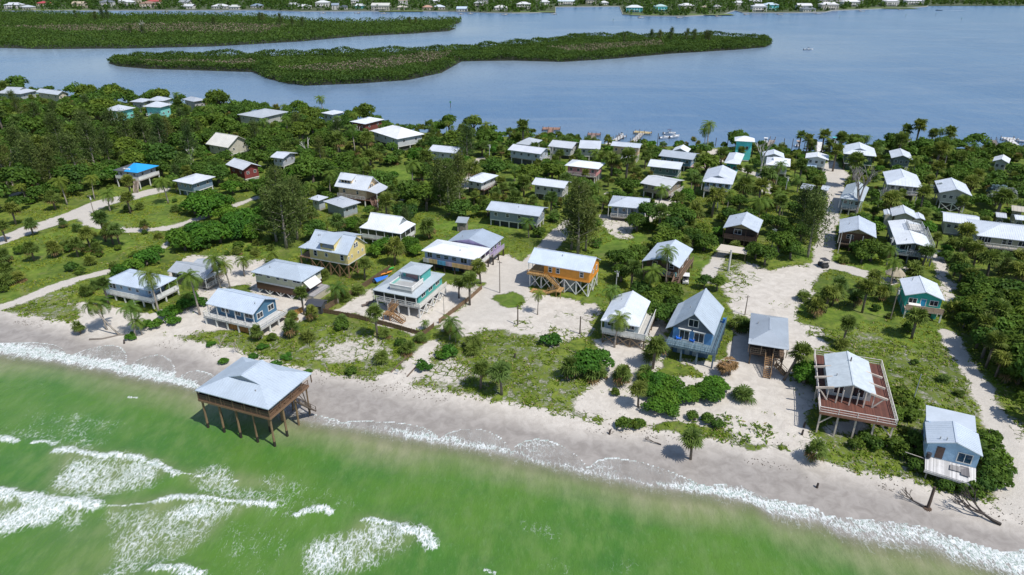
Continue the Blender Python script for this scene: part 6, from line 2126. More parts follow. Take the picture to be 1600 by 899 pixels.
KINDS = {
    'broad': Kind('broad', 'broadleaf_tree', ('trunk', 'crown'), LM['broad'], BARK, [broad(100 + i, 2.6 + .25 * (i % 3), 5.6 + .5 * (i % 2), 15 + i % 4, 140, .28, .92, .5) for i in range(6)]),
    'grape': Kind('grape', 'sea_grape_tree', ('trunk', 'crown'), LM['grape'], BARK, [broad(200 + i, 2.5, 4.2, 15, 165, .24, .88, .55) for i in range(3)]),
    'shrub': Kind('shrub', 'leafy_shrub', ('stem', 'foliage'), LM['grape'], BARK, [broad(300 + i, 1.35, 1.7, 9, 110, .19, .75, .35) for i in range(4)]),
    'scrub': Kind('scrub', 'low_dark_bush', ('stem', 'foliage'), LM['broad'], BARK, [broad(330 + i, 1.35, 1.9, 9, 110, .2, .8, .35) for i in range(3)]),
    'pine': Kind('pine', 'feathery_pine', ('trunk', 'crown'), LM['pine'], BARKG, [pine(400 + i, 3.0, 9.0 + i * .7, 3000, .25) for i in range(4)]),
    'sabal': Kind('sabal', 'fan_palm', ('trunk', 'crown'), LM['sabal'], BARK, [sabal(500 + i, (2.6, 3.4, 2.0, 4.2, 3.0)[i], nf=46) for i in range(5)]),
    'sbush': Kind('sbush', 'palmetto_bush', ('stem', 'fronds'), LM['sabal'], BARK, [sabal(540 + i, .7, 1.3, False, 34, True) for i in range(3)]),
    'coco': Kind('coco', 'coconut_palm', ('trunk', 'fronds'), LM['coco'], BARKG, [coco(600 + i, (5.5, 6.5, 4.0, 7.0, 3.2)[i], ((.5, .3), (-.6, .2), (.3, -.2), (.2, .5), (-.2, .1))[i]) for i in range(5)]),
    'deadpalm': Kind('deadpalm', 'dead_fan_palm', ('trunk', 'fronds'), LM['dead'], BARK, [sabal(700, 1.9, 1.2, True, 34)]),
    'silver': Kind('silver', 'silvery_tree', ('trunk', 'crown'), LM['silver'], BARKG, [broad(720, 2.4, 4.4, 13, 120, .26)]),
    'mang': Kind('mang', 'mangrove_tree', ('trunk', 'crown'), LM['mang'], BARK, [broad(740 + i, 2.8, 4.6, 10, 60, .5, .7) for i in range(3)]),
}
TS = 1.36
PLANTS = []     # x, y, kind, scale, variant, yaw


def nearest(x, y):
    best, bd = None, 1e9
    for h in HOUSES:
        d = math.hypot(x - h.c.x, y - h.c.y) - max(h.W, h.D) * .35
        if d < bd:
            best, bd = h, d
    return best, bd


def rel(x, y, h):
    dx, dy = x - h.c.x, y - h.c.y
    if abs(dx) > abs(dy) * 1.1:
        return 'left of' if dx < 0 else 'right of'
    return 'behind' if dy > 0 else 'in front of'


WORD = {'broad': ('broadleaf tree', 'tree'), 'grape': ('glossy sea grape tree', 'tree'), 'shrub': ('bright green shrub', 'shrub'), 'scrub': ('dark green bush', 'bush'), 'pine': ('feathery pine', 'tree'), 'sabal': ('fan palm', 'palm'),
        'sbush': ('low palmetto bush', 'bush'), 'coco': ('coconut palm', 'palm'), 'deadpalm': ('brown dead fan palm', 'palm'), 'silver': ('silvery tree', 'tree'), 'mang': ('mangrove tree', 'tree')}
GROUPS = {'broad': 'broadleaf trees of the island', 'grape': 'sea grape trees', 'shrub': 'green shrubs', 'scrub': 'dark bushes', 'pine': 'feathery pines', 'sabal': 'fan palms', 'sbush': 'palmetto bushes',
          'coco': 'coconut palms', 'deadpalm': 'dead palms', 'silver': 'silvery trees', 'mang': 'mangrove trees'}


def place(x, y, kind, sc=1.0, var=None, rz_=None, label=None, tilt=None, sz=None):
    Kd = KINDS[kind]
    v = rnd.randrange(len(Kd.V)) if var is None else var % len(Kd.V)
    rz_ = rnd.uniform(0, 6.28) if rz_ is None else rz_
    z = float(land_z(np.array(x), np.array(y)))
    dist = math.hypot(x, y)
    if label is None:
        h, d = nearest(x, y)
        size = 'small ' if sc < .8 else ('large ' if sc > 1.2 else '')
        if kind in ('shrub', 'scrub', 'sbush'):
            size = ''
        if d < 22:
            label = f'{size}{WORD[kind][0]} {rel(x, y, h)} the {h.tag}'
        else:
            zone = 'on open ground' if y < 154 else ('in dense wood' if x < -56 else 'among far trees')
            label = f'{size}{WORD[kind][0]} {zone}, {rel(x, y, h)} {h.tag}'
    if kind == 'sabal':
        sc *= 1.12
    s3 = (sc * TS, sc * TS, sc * TS * (sz or 1))
    if dist < 205:
        root = thing(Kd.name, label, WORD[kind][1], (x, y, z), rz_, GROUPS[kind])
        for nm in ('trunk', 'crown'):
            o = link(Kd.parts[0 if nm == 'trunk' else 1], Kd.V[v][nm], root)
    else:
        root = link(Kd.name, Kd.V[v]['one'], None, (x, y, z), rz_)
        tag(root, label, WORD[kind][1], GROUPS[kind])
    root.scale = s3
    if tilt:
        root.rotation_euler = (tilt[0], tilt[1], rz_)
    PLANTS.append((x, y, sc))
    return root


def put(kind, px_, py_, sc=1.0, var=None, **k):
    p = gnd(px_, py_)
    return place(p.x, p.y, kind, sc, var, **k)


# ---- plants one can point to in the photograph, by the foot of each
for q in [(126, 522, .62, 2), (170, 476, .75, 3), (15, 436, .9, 2), (52, 368, .9, 0), (10, 378, .9, 1), (99, 356, .6, 2), (54, 408, .9, 0), (86, 402, .9, 2), (122, 402, .95, 0), (142, 392, .95, 4),
          (177, 382, 1.15, 0), (204, 334, .95, 1), (206, 313, 1.0, 3), (226, 362, .7, 2), (87, 328, 1.1, 0), (25, 352, 1.0, 1), (12, 414, .9, 2), (475, 492, .75, 3), (454, 528, .78, 2), (486, 502, .7, 2),
          (570, 438, .85, 1), (590, 528, .85, 3), (717, 466, .8, 1), (734, 477, .95, 3), (751, 444, .95, 4), (617, 414, 1.2, 0), (671, 374, 1.15, 2), (405, 531, .7, 2), (751, 608, .8, 1), (784, 618, .9, 1),
          (967, 604, .85, 2), (997, 637, .7, 1), (986, 452, 1.0, 1), (1020, 576, .95, 1), (1289, 489, 1.0, 1), (1272, 497, .9, 2), (1347, 489, .95, 3), (1316, 540, .8, 3), (1424, 530, .95, 1),
          (1267, 722, .85, 2), (1335, 480, .8, 2), (1300, 478, .9, 0), (1310, 470, .9, 4), (1362, 462, .9, 1), (1373, 470, .8, 2), (188, 386, 1.0, 1), (165, 378, 1.0, 3), (152, 400, .8, 2),
          (1440, 420, .9, 1), (1540, 440, 1.1, 1), (1560, 430, 1.1, 0), (1520, 420, 1.0, 4), (1500, 410, 1.0, 1), (1580, 455, 1.1, 1), (1490, 432, .9, 1), (1510, 450, 1.0, 2),
          (1248, 236, 1.25, 3), (1259, 244, 1.3, 3), (1266, 242, 1.2, 1), (1283, 242, 1.5, 3), (1293, 243, 1.2, 1), (1308, 244, 1.4, 3), (1312, 242, 1.3, 3), (1301, 268, 1.5, 3), (1273, 262, 1.2, 0), (950, 230, 1.2, 0), (937, 262, 1.1, 1), (835, 248, 1.2, 1)]:
    put('sabal', q[0], q[1], q[2] * rnd.uniform(.95, 1.05) * (.78 if q[1] < 270 else 1), q[3])
put('sabal', 1225, 594, .95, 3, tilt=(0, .32), rz_=0.0, label='fan palm leaning right beside the round green tree and red-brown deck')
put('sabal', 1079, 719, .8, 1, label='lone fan palm standing on the wet beach sand')
put('sabal', 1522, 530, 1.1, 3, tilt=(0, .45), rz_=.2, label='fan palm leaning right at the dark thicket edge')
for q in [(742, 545, 1.1), (737, 552, .9), (134, 462, 1.0), (150, 452, .9), (10, 447, 1.2), (28, 440, 1.0), (1161, 626, 1.15), (975, 590, 1.0), (1008, 590, 1.0), (455, 500, .8), (480, 430, 1.0), (505, 436, 1.0), (1490, 497, 1.5),
          (1280, 480, 1.2), (1255, 470, 1.0), (560, 460, 1.0), (540, 470, 1.0), (1400, 640, 1.2), (1165, 520, 1.2), (1155, 512, 1.2), (1015, 562, 1.0), (1005, 600, .9), (1185, 398, 1.0), (700, 520, .8), (225, 470, .8), (120, 362, .9)]:
    put('sbush', q[0], q[1], q[2])
for q in [(212, 527, .85, 0), (222, 524, .62, 2), (249, 492, 1.05, 1), (312, 492, 1.0, 3), (345, 454, .95, 1), (360, 452, .85, 0), (382, 432, .8, 2), (528, 474, .85, 4), (703, 532, .8, 2), (712, 536, .6, 4), (840, 492, .55, 1),
          (1011, 468, .95, 0), (1040, 444, .98, 1), (960, 543, .85, 0), (950, 498, .75, 1), (172, 330, 1.0, 2), (1390, 449, .75, 1), (665, 515, .4, 4), (263, 318, 1.35, 0), (148, 312, 1.1, 1), (105, 320, 1.0, 0), (555, 240, 1.6, 1),
          (505, 178, 1.5, 0), (740, 206, 1.3, 1), (1104, 240, 1.65, 3), (645, 305, 1.5, 3), (925, 315, 1.2, 2), (1028, 330, 1.3, 0), (826, 372, 1.2, 2), (1185, 345, 1.5, 2), (1178, 338, 1.4, 4), (1440, 350, 1.3, 4), (270, 462, .7, 4), (296, 478, .6, 4),
          (505, 412, .6, 4), (480, 408, .7, 4), (430, 414, .7, 4), (1213, 330, 1.4, 2), (1385, 415, .8, 2)]:
    put('coco', q[0], q[1], q[2] * (.72 if q[2] > 1.09 else 1), q[3])
put('coco', 167, 516, .82, 0, tilt=(0, -.1), rz_=0, label='coconut palm with thick fronds behind the fallen trunk on the left beach')
put('coco', 186, 524, .85, 3, tilt=(0, -.62), rz_=0, label='coconut palm leaning far left over the fallen trunk')
for q in [(1128, 586, .9), (1140, 586, 1.0)]:
    put('deadpalm', *q, label='brown withered fan palm, %s of the pair on the sand by the blue house' % ('left' if q[0] < 1130 else 'right'))
put('shrub', 860, 536, 1.25, label='round clipped green bush alone on the sand before the orange house')
put('shrub', 702, 556, 1.05, 0)
put('shrub', 690, 558, .7, 1)
put('shrub', 664, 576, .9, 1)
put('grape', 915, 583, 1.05, 0)
put('grape', 900, 588, .85, 1)
put('grape', 937, 575, .85, 2)
put('sabal', 890, 590, .9, 2)
put('sbush', 925, 590, 1.3)
for q in [(1012, 598, .6), (1030, 605, .75), (1048, 612, .75), (1020, 622, .75), (1040, 632, .8), (1062, 628, .7), (1082, 624, .65), (1100, 620, .7), (1115, 608, .68), (1112, 626, .7), (1024, 643, .7), (1048, 648, .6), (1128, 612, .5)]:
    put('grape', q[0], q[1], q[2], sz=.8)
for q in [(961, 618, .6), (975, 668, .85), (990, 670, .7), (1000, 668, .7), (1105, 660, .8), (1120, 668, .7), (1080, 655, .7), (1378, 634, 1.3), (1400, 630, 1.4), (1415, 640, 1.4), (1396, 655, 1.2), (1420, 655, 1.1), (1385, 664, .9), (1335, 700, .8),
          (1350, 690, .9), (1365, 700, .9), (1395, 700, 1.0), (1410, 715, 1.0), (1430, 735, .9), (1425, 690, .9), (640, 545, .7), (625, 540, .7), (1430, 700, 1.1), (1440, 720, .9)]:
    put('scrub', q[0], q[1], q[2] * .95)
for q in [(1545, 700, 1.1), (1552, 725, 1.2), (1548, 750, 1.2), (1558, 760, 1.0), (1535, 765, 1.0), (1520, 772, .9), (1548, 690, .9), (1555, 742, 1.2), (1500, 768, .8), (1475, 765, .7)]:
    put('scrub', q[0], q[1], q[2], label='dark bush in the thicket right of the small sky blue cottage')
put('grape', 1256, 600, .98, 1, label='round glossy green tree beside the red-brown deck')
put('grape', 1266, 590, .6, 2)
for q in [(420, 590, .9), (400, 580, .8), (440, 585, .8), (375, 575, .75), (350, 568, .7), (430, 572, .75), (395, 560, .6), (330, 540, .6), (450, 560, .7), (410, 545, .7), (480, 585, .6)]:
    put('shrub', q[0], q[1], q[2], sz=.62)
for q in [(260, 497, 1.0), (272, 505, .9), (285, 486, .9), (295, 480, 1.3), (310, 478, 1.1), (245, 512, .9), (228, 512, .8), (207, 530, .7), (300, 470, 1.0), (276, 488, 1.0)]:
    put('shrub', q[0], q[1], q[2])
# leafy clumps in the middle ground
for q in [(325, 340, 1.5), (345, 330, 1.3), (305, 335, 1.2), (355, 345, 1.1), (330, 322, 1.2), (310, 322, 1.1), (290, 392, 1.1), (315, 388, 1.2), (345, 380, 1.2), (375, 372, 1.2), (400, 360, 1.1), (395, 375, 1.0), (280, 380, 1.0), (305, 375, 1.1), (330, 370, 1.1),
          (365, 358, 1.1), (210, 425, .8), (190, 432, .7), (230, 415, .9), (245, 405, .8), (415, 345, 1.1), (420, 335, 1.0), (385, 350, 1.1)]:
    put('grape', q[0], q[1], q[2])
for q in [(600, 395, .95), (640, 392, .9), (615, 385, .95), (588, 400, .7), (650, 400, .7)]:
    put('grape', q[0], q[1], q[2])
for q in [(978, 425, 1.1), (960, 418, .95), (995, 415, 1.0), (970, 440, .9), (1050, 372, 1.2), (1065, 362, 1.2), (1080, 390, 1.0), (1040, 378, .95), (1100, 392, 1.0), (1092, 380, 1.0), (1012, 352, 1.2), (995, 362, 1.1), (1055, 345, 1.1), (1035, 360, .9),
          (1120, 455, .7), (1100, 452, .6), (1250, 380, 1.1), (1215, 400, 1.2), (1360, 408, 1.15), (1340, 402, .9), (1345, 412, .8), (1195, 415, .9), (1180, 405, .9), (1235, 405, .9), (1015, 490, .9), (1030, 480, .9), (1045, 470, .9), (1020, 500, .8), (1040, 505, .9), (1052, 490, .7), (1000, 470, .9)]:
    put('broad', q[0], q[1], q[2] * .85)
for q in [(448, 388, 1.35, 1), (432, 378, 1.15, 0), (465, 375, 1.15, 2), (440, 360, 1.2, 3), (470, 355, 1.1, 1), (702, 335, 1.25, 0), (688, 322, 1.1, 1), (718, 322, 1.2, 2), (730, 255, 1.1, 1), (903, 398, 1.28, 3), (893, 390, 1.1, 1), (915, 392, 1.05, 0), (908, 375, 1.1, 2), (1262, 402, 1.15, 2), (1268, 372, 1.1, 0), (1250, 365, 1.0, 1),
          (1545, 600, .0, 0), (85, 300, 1.2, 0), (60, 292, 1.25, 1), (125, 285, 1.2, 2), (150, 268, 1.2, 3), (230, 235, 1.2, 0), (255, 240, 1.1, 1), (205, 240, 1.15, 2), (100, 250, 1.2, 3), (140, 235, 1.2, 1), (40, 270, 1.2, 2), (15, 300, 1.2, 3), (180, 225, 1.1, 0), (1585, 640, .0, 1)]:
    if q[2] > .1:
        put('pine', q[0], q[1], q[2], q[3])
for q in [(1470, 318, 1.2), (1478, 322, 1.0), (1560, 330, 1.3), (1555, 322, 1.2)]:
    put('silver', *q)
rl = random.Random(77)
for k_ in range(70):
    pl_ = rl.choice((LAWN[0], LAWN[0], LAWN[0], LAWN[8], LAWN[1], DUNE[6], DUNE[1]))[1]
    W_ = wpoly(pl_)
    for _ in range(40):
        x_, y_ = rl.uniform(W_[:, 0].min(), W_[:, 0].max()), rl.uniform(W_[:, 1].min(), W_[:, 1].max())
        s_, l_, r_ = ground_at(x_, y_)
        px_ = proj(x_, y_, GZ)
        if inpoly(np.array(x_), np.array(y_), W_) and r_ < .1 and s_ < .6 and 0 < px_[0] < 1600 and all(math.hypot(x_ - h.c.x, y_ - h.c.y) > max(h.W, h.D) * .75 for h in HOUSES):
            place(x_, y_, rl.choice(('sbush', 'sbush', 'scrub')), rl.uniform(.45, 1.0))
            break
# the dark thicket at the right
for q in [(1535, 560, 1.0), (1552, 545, 1.1), (1575, 540, 1.2), (1590, 560, 1.2), (1600, 590, 1.2), (1578, 575, 1.1), (1560, 520, 1.1), (1580, 505, 1.2), (1545, 500, 1.0), (1525, 495, .9), (1600, 520, 1.2), (1590, 480, 1.1), (1565, 475, 1.1), (1540, 470, 1.0), (1515, 505, .8), (1610, 620, 1.2), (1590, 600, 1.0), (1610, 660, .9),
          (1520, 478, .9), (1530, 530, .7), (1500, 440, .9), (1520, 455, .9), (1600, 450, 1.1)]:
    put('broad', q[0], q[1], q[2] * .95)
for q in [(1525, 545, .9), (1540, 575, .9), (1555, 590, .8), (1570, 600, .8)]:
    put('sabal', q[0], q[1], q[2])

# ---- the woods: scattered in the wooded ground between houses, lanes and clearings
WOOD = wpoly([(-700, 470), (-260, 425), (0, 335), (90, 318), (160, 300), (205, 290), (270, 300), (300, 312), (400, 300), (420, 330), (470, 380), (560, 372), (640, 375), (660, 340), (740, 345), (760, 360), (830, 380), (905, 385), (1000, 400), (1090, 420), (1120, 395), (1270, 395),
              (1300, 420), (1390, 420), (1420, 432), (1480, 440), (1500, 520), (1540, 560), (1700, 700), (1900, 740), (2100, 640), (1960, 215), (1600, 215), (1100, 212), (700, 195), (300, 150), (0, 128), (-260, 110), (-700, 90)])
cell = {}


def OPENBAY(x, y):
    q = proj(x, y, GZ)[0]
    return dbay(x, y) < 28 and (840 < q < 925 or 925 < q < 1080 or 1108 < q < 1150 or 1185 < q < 1320 or 1530 < q < 1640)



def free(x, y, rad, kind, sc):
    s_, l_, r_ = ground_at(x, y)
    if s_ > .3 or r_ > .2:
        return False
    if l_ > .3 and rnd.random() > .06:
        return False
    if dbay(x, y) < 1.5 or dsea(x, y) < 20:
        return False
    if kind == 'pine' and dbay(x, y) < 40:
        return False
    if OPENBAY(x, y) and kind in ('pine', 'broad', 'coco', 'grape', 'sabal'):
        return False
    sc = sc * TS
    hgt = {'pine': 9.5, 'broad': 5.6, 'grape': 4.2, 'coco': 5.8, 'sabal': 3.9}.get(kind, 1.8) * sc
    cr = {'pine': 2.0, 'broad': 2.6, 'grape': 2.4, 'coco': 2.4, 'sabal': 1.4}.get(kind, 1.2) * sc
    a = proj(x, y, GZ + hgt)
    b_ = proj(x, y, GZ + max(0, hgt - 2 * cr))
    rs = cr * FPX / a[2]
    dist = math.hypot(x, y)
    for h in HOUSES:
        dx, dy = x - h.c.x, y - h.c.y
        lx, ly = abs(dx * h.ux.x + dy * h.ux.y), abs(dx * h.uy.x + dy * h.uy.y)
        if lx < h.W / 2 + .7 + cr * .55 and ly < h.D / 2 + .7 + cr * .55:
            return False
        if dist < h.dist + 1:
            x0, x1, y0, y1 = h.scr
            if a[0] + rs * .7 > x0 and a[0] - rs * .7 < x1 and a[1] < y1 - 1.5 and b_[1] > y0:
                return False
    gx_, gy_ = int(x // 6), int(y // 6)
    for i in range(gx_ - 2, gx_ + 3):
        for j in range(gy_ - 2, gy_ + 3):
            for (px_, py_, pr) in cell.get((i, j), ()):
                if math.hypot(px_ - x, py_ - y) < (pr + rad) * .5:
                    return False
    return True


def note(x, y, rad):
    cell.setdefault((int(x // 6), int(y // 6)), []).append((x, y, rad))


for x, y, s_ in PLANTS:
    note(x, y, 2.2 * s_ * TS)
CAND = []
bb = WOOD.min(0), WOOD.max(0)
tries = RNG.uniform(bb[0], bb[1], (52000, 2))
ok = inpoly(tries[:, 0], tries[:, 1], WOOD)
tries = tries[ok]
order = np.argsort(RNG.random(len(tries)) + 0 * tries[:, 1])
for stage in (0, 1):
    for k in order:
        x, y = tries[k]
        px_ = proj(x, y, GZ)
        if px_[0] < -480 or px_[0] > 1990 or (px_[1] > 620 and px_[0] < 1600):
            continue
        n1 = 0 and math.sin(x * .09 + 1.7 * math.sin(y * .06)) + math.sin(y * .11 - x * .04)
        if stage == 0:
            wood_left = x < -63 and y > 168
            u = rnd.random()
            if wood_left:
                kind = 'broad' if u < .74 else ('pine' if u < .82 else ('sabal' if u < .91 else ('grape' if u < .97 else 'coco')))
            elif x > 133:
                kind = 'broad' if u < .66 else ('sabal' if u < .88 else ('pine' if u < .9 else 'coco'))
            else:
                kind = 'broad' if u < .44 else ('sabal' if u < .80 else ('grape' if u < .92 else ('coco' if u < .985 else 'pine')))
            sc = (.55 + .95 * rnd.random() ** 1.4) * (1.18 if wood_left else .98)
            if kind in ('pine', 'coco'):
                sc = min(sc, 1.05) * .85
            rad = {'broad': 3.5, 'pine': 3.6, 'grape': 3.6, 'coco': 3.2, 'sabal': 2.5}[kind] * sc * TS
        else:
            kind = 'sbush' if rnd.random() < .35 else ('scrub' if rnd.random() < .65 else 'shrub')
            sc = rnd.uniform(.8, 1.5)
            rad = 1.8 * sc * TS
        if free(x, y, rad, kind, sc):
            note(x, y, rad)
            CAND.append((x, y, kind, sc, px_))
LIM = {'broad': 290, 'grape': 200, 'sabal': 260, 'coco': 110, 'pine': 120, 'sbush': 150, 'scrub': 260, 'shrub': 150}
from collections import Counter
CAND.sort(key=lambda c: -c[3] / math.hypot(c[0], c[1]))
cnt = Counter()
REST = []
for x, y, kind, sc, px_ in CAND:
    cnt[kind] += 1
    inview = -20 < px_[0] < 1620
    if cnt[kind] <= LIM[kind] and inview:
        place(x, y, kind, sc)
    else:
        REST.append((x, y, kind, sc))
print('plants', dict(cnt), 'rest', len(REST))


def merged(name, items, label, matof, thin=1):
    by = {}
    for x, y, kind, sc in items:
        by.setdefault(matof.get(kind, kind), []).append((x, y, kind, sc))
    for mk, L_ in by.items():
        Q, LC = [], []
        for x, y, kind, sc in L_:
            V = KINDS[kind].V
            v = V[rnd.randrange(len(V))]
            step = max(1, len(v['q']) // 420)
            q = v['q'][::step] * sc * TS
            q = (q - q.mean(1, keepdims=True)) * (1.45 if step > 1 else 1.0) + q.mean(1, keepdims=True)
            a = rnd.uniform(0, 6.28)
            c_, s_ = math.cos(a), math.sin(a)
            q2 = q.copy()
            q2[..., 0] = q[..., 0] * c_ - q[..., 1] * s_ + x
            q2[..., 1] = q[..., 0] * s_ + q[..., 1] * c_ + y
            q2[..., 2] = q[..., 2] + float(land_z(np.array(x), np.array(y)))
            Q.append(q2)
            LC.append(np.clip(v['lc'][::step] + rnd.uniform(-.2, .2), 0, 1.0))
        o = link(name, qmesh(name, np.concatenate(Q), np.concatenate(LC), [LM[mk]]))
        tag(o, label, None, kind='stuff')


MOF = {'broad': 'broad', 'scrub': 'broad', 'shrub': 'grape', 'grape': 'grape', 'sbush': 'sabal', 'sabal': 'sabal', 'coco': 'coco', 'pine': 'pine'}
if REST:
    merged('woodland_undergrowth', REST, 'mass of smaller trees and undergrowth filling the woods', MOF)

# ------------------------------------------------------------------ dune plants and grass
def tufts(name, label, n, accept, mk, blade, size, seed, lay=.5, region=(-120, 105, 62, 184)):
    r = np.random.default_rng(seed)
    X_ = r.uniform(region[0], region[1], n)
    Y_ = r.uniform(region[2], region[3], n)
    i = np.clip(np.searchsorted(xs, X_), 0, len(xs) - 1)
    j = np.clip(np.searchsorted(ys, Y_), 0, len(ys) - 1)
    k = accept(X_, Y_, sandm[j, i], lawnm[j, i], roadm[j, i], r)
    X_, Y_ = X_[k], Y_[k]
    P = np.stack([X_, Y_, land_z(X_, Y_)], 1)
    P = np.repeat(P, blade, 0)
    m_ = len(P)
    P = P + np.stack([r.normal(0, size * .8, m_), r.normal(0, size * .8, m_), r.uniform(.02, size * .55, m_)], 1)
    N = r.normal(size=(m_, 3)) * lay + np.array([0, 0, 1.0])
    N /= np.linalg.norm(N, axis=1, keepdims=True)
    Q = quads(P, N, size * r.uniform(.5, 1.2, m_), .36, r)
    lc = np.clip(np.repeat(r.uniform(.1, .8, len(X_)), blade) + r.normal(0, .15, m_), 0, .97)
    lc[r.random(m_) < .07] = 1.0
    o = link(name, qmesh(name, Q, lc, [LM[mk]]))
    tag(o, label, None, kind='stuff')


def acc_dune(x, y, s_, l_, r_, r):
    c = wob(x, y, .4, 61) + .6 * wob(x, y, 1.1, 62)
    return (s_ > .24) & (s_ < .83) & (r_ < .3) & (c > (s_ - .46) * 3.4 - .2) & (dsea(x, y) > 11)


def acc_lawn(x, y, s_, l_, r_, r):
    return (s_ < .25) & (r_ < .3) & (dsea(x, y) > 17) & (wob(x, y, .3, 63) > -.2)


def acc_sand(x, y, s_, l_, r_, r):
    return (s_ > .8) & (dsea(x, y) > 13) & (r_ < .3) & (wob(x, y, .36, 66) > .62)


tufts('dune_plants', 'low green vines and grass patches on the dune sand', 56000, acc_dune, 'dune', 6, .34, 71)
tufts('lawn_grass', 'rough grass tufts on the open green ground', 60000, acc_lawn, 'dune', 4, .30, 72, .9, (-150, 110, 75, 215))
OATS = wpoly([(1078, 652), (1130, 645), (1208, 660), (1212, 684), (1120, 690), (1080, 672)])
OAT2 = wpoly([(1290, 640), (1345, 690), (1440, 748), (1560, 800), (1440, 735), (1400, 690), (1340, 660)])


def acc_oats(x, y, s_, l_, r_, r):
    return inpoly(x, y, OATS) | (inpoly(x, y, OAT2) & (wob(x, y, .3, 68) > .1))


tufts('sea_oats', 'tall olive dune grass above the beach near the blue house', 26000, acc_oats, 'dune', 9, .42, 75, 2.6)
tufts('sand_sprigs', 'sparse plant sprigs on the open sand', 9000, acc_sand, 'dune', 4, .22, 73)

# ------------------------------------------------------------------ bare trees, driftwood
def branchy(name, label, cat, p, Ht, mat, seed, spread=.55, levels=4, rz_=0, r0=.22, group=None, lay=None):
    r = random.Random(seed)
    mb = MB()

    def grow(a, d, L, rad, lv):
        b_ = a + d * L
        m_ = a.lerp(b_, .5) + Vector((r.uniform(-.1, .1), r.uniform(-.1, .1), r.uniform(-.05, .05))) * L * .5
        mb.tube([a, m_, b_], [rad, rad * .85, rad * .66], 5, False)
        if lv <= 0:
            return
        for _ in range(r.choice((2, 3, 3))):
            nd_ = (d + Vector((r.uniform(-1, 1), r.uniform(-1, 1), r.uniform(-.3, .7))) * spread).normalized()
            grow(b_, nd_, L * r.uniform(.58, .82), rad * .62, lv - 1)
    d0 = lay or Vector((0, 0, 1))
    t_ = thing(name, label, cat, p, rz_, group)
    t_.scale = (1.3, 1.3, 1.3)
    grow(Vector((0, 0, -.25 if not lay else .2)), Vector(d0).normalized(), Ht * .36, r0, levels)
    mb.build('branches', mat, t_)
    return t_


DW = surf('wood', (.20, .165, .14))
branchy('bare_tree', 'large leafless grey tree spreading over the pale teal house', 'tree', gnd(1337, 338), 11.0, surf('wood', (.26, .24, .23)), 5, .62, 5, r0=.36)
branchy('bare_tree', 'white leafless forked tree beside the turquoise houses', 'tree', gnd(1187, 278), 12.0, BARKW, 9, .42, 3, r0=.30)
branchy('bare_tree', 'leafless pale tree in the wood behind the steep whitish roof', 'tree', gnd(484, 255), 8.0, BARKW, 12, .5, 3, r0=.25)
branchy('bare_tree', 'leafless pale tree at the left edge of the dense wood', 'tree', gnd(20, 290), 10, BARKG, 14, .5, 4, r0=.25)
for x_, y_, lab in ((60, 250, 'in the upper left of the dense wood'), (300, 262, 'near the flat white roof house'), (560, 225, 'below the maroon bay house'), (1370, 330, 'beside the brown house by the sand lane'), (860, 262, 'between the pink and the plain grey-walled house'), (1120, 330, 'behind the dark brown cabin with tan gable')):
    branchy('bare_tree', 'slim leafless pale tree ' + lab, 'tree', gnd(x_, y_), 6.5, BARKW, x_, .45, 3, r0=.16)
branchy('bare_shrub', 'tangled leafless grey shrub on the dune before the steel blue house', 'shrub', gnd(345, 545), 2.6, surf('wood', (.38, .34, .29)), 21, .9, 4, r0=.09)
branchy('bare_shrub', 'second leafless grey shrub on the dune nearer the surf house', 'shrub', gnd(372, 552), 2.4, surf('wood', (.38, .34, .29)), 22, .9, 4, r0=.08)
branchy('driftwood_tree', 'dark uprooted tree lying at the water line on the right', 'driftwood', gnd(1563, 822), 4.6, surf('wood', (.045, .035, .03)), 31, .75, 4, r0=.2, lay=Vector((-.7, .55, .25)))
branchy('driftwood_branch', 'dark branching root lying left of the broken trunk on the beach', 'driftwood', gnd(1443, 795), 3.0, surf('wood', (.06, .045, .035)), 33, .6, 3, r0=.09, lay=Vector((-.7, .7, .15)))
branchy('driftwood_branch', 'small dark forked branch on the beach below the bushes', 'driftwood', gnd(1033, 697), 2.6, surf('wood', (.06, .045, .035)), 35, .6, 2, r0=.08, lay=Vector((-.9, .35, .12)))
p = gnd(1449, 796)
t_ = thing('broken_trunk', 'broken dark palm trunk with root ball standing on the right beach', 'trunk', p, 0)
t_.scale = (1.3, 1.3, 1.3)
MB().tube([(0, 0, -.2), (.1, .1, 1.2), (.15, .2, 2.9)], [.19, .16, .15], 8).build('trunk', surf('wood', (.10, .07, .055)), t_)
mb = MB()
rr_ = random.Random(3)
for k in range(12):
    a = k * .52
    mb.tube([(0, 0, .12), (.35 * math.cos(a), .35 * math.sin(a), .1), (.7 * math.cos(a), .7 * math.sin(a), -.15)], [.16, .10, .04], 5, False)
mb.build('root_ball', surf('wood', (.09, .055, .035)), t_)
for pts, rad, lab in (([(140, 532), (160, 531), (186, 525)], .2, 'fallen grey palm trunk lying on the left beach'), ([(186, 525), (200, 524), (207, 528)], .14, 'short fallen trunk right of the leaning coconut palm')):
    q = [gnd(*u) for u in pts]
    o = MB().tube([u - q[0] + Vector((0, 0, rad * .8)) for u in q], [rad * 1.3, rad, rad * .9], 7).build('fallen_trunk', surf('wood', (.17, .145, .125)), None, q[0])
    tag(o, lab, 'trunk', 'fallen trunks on the beach')
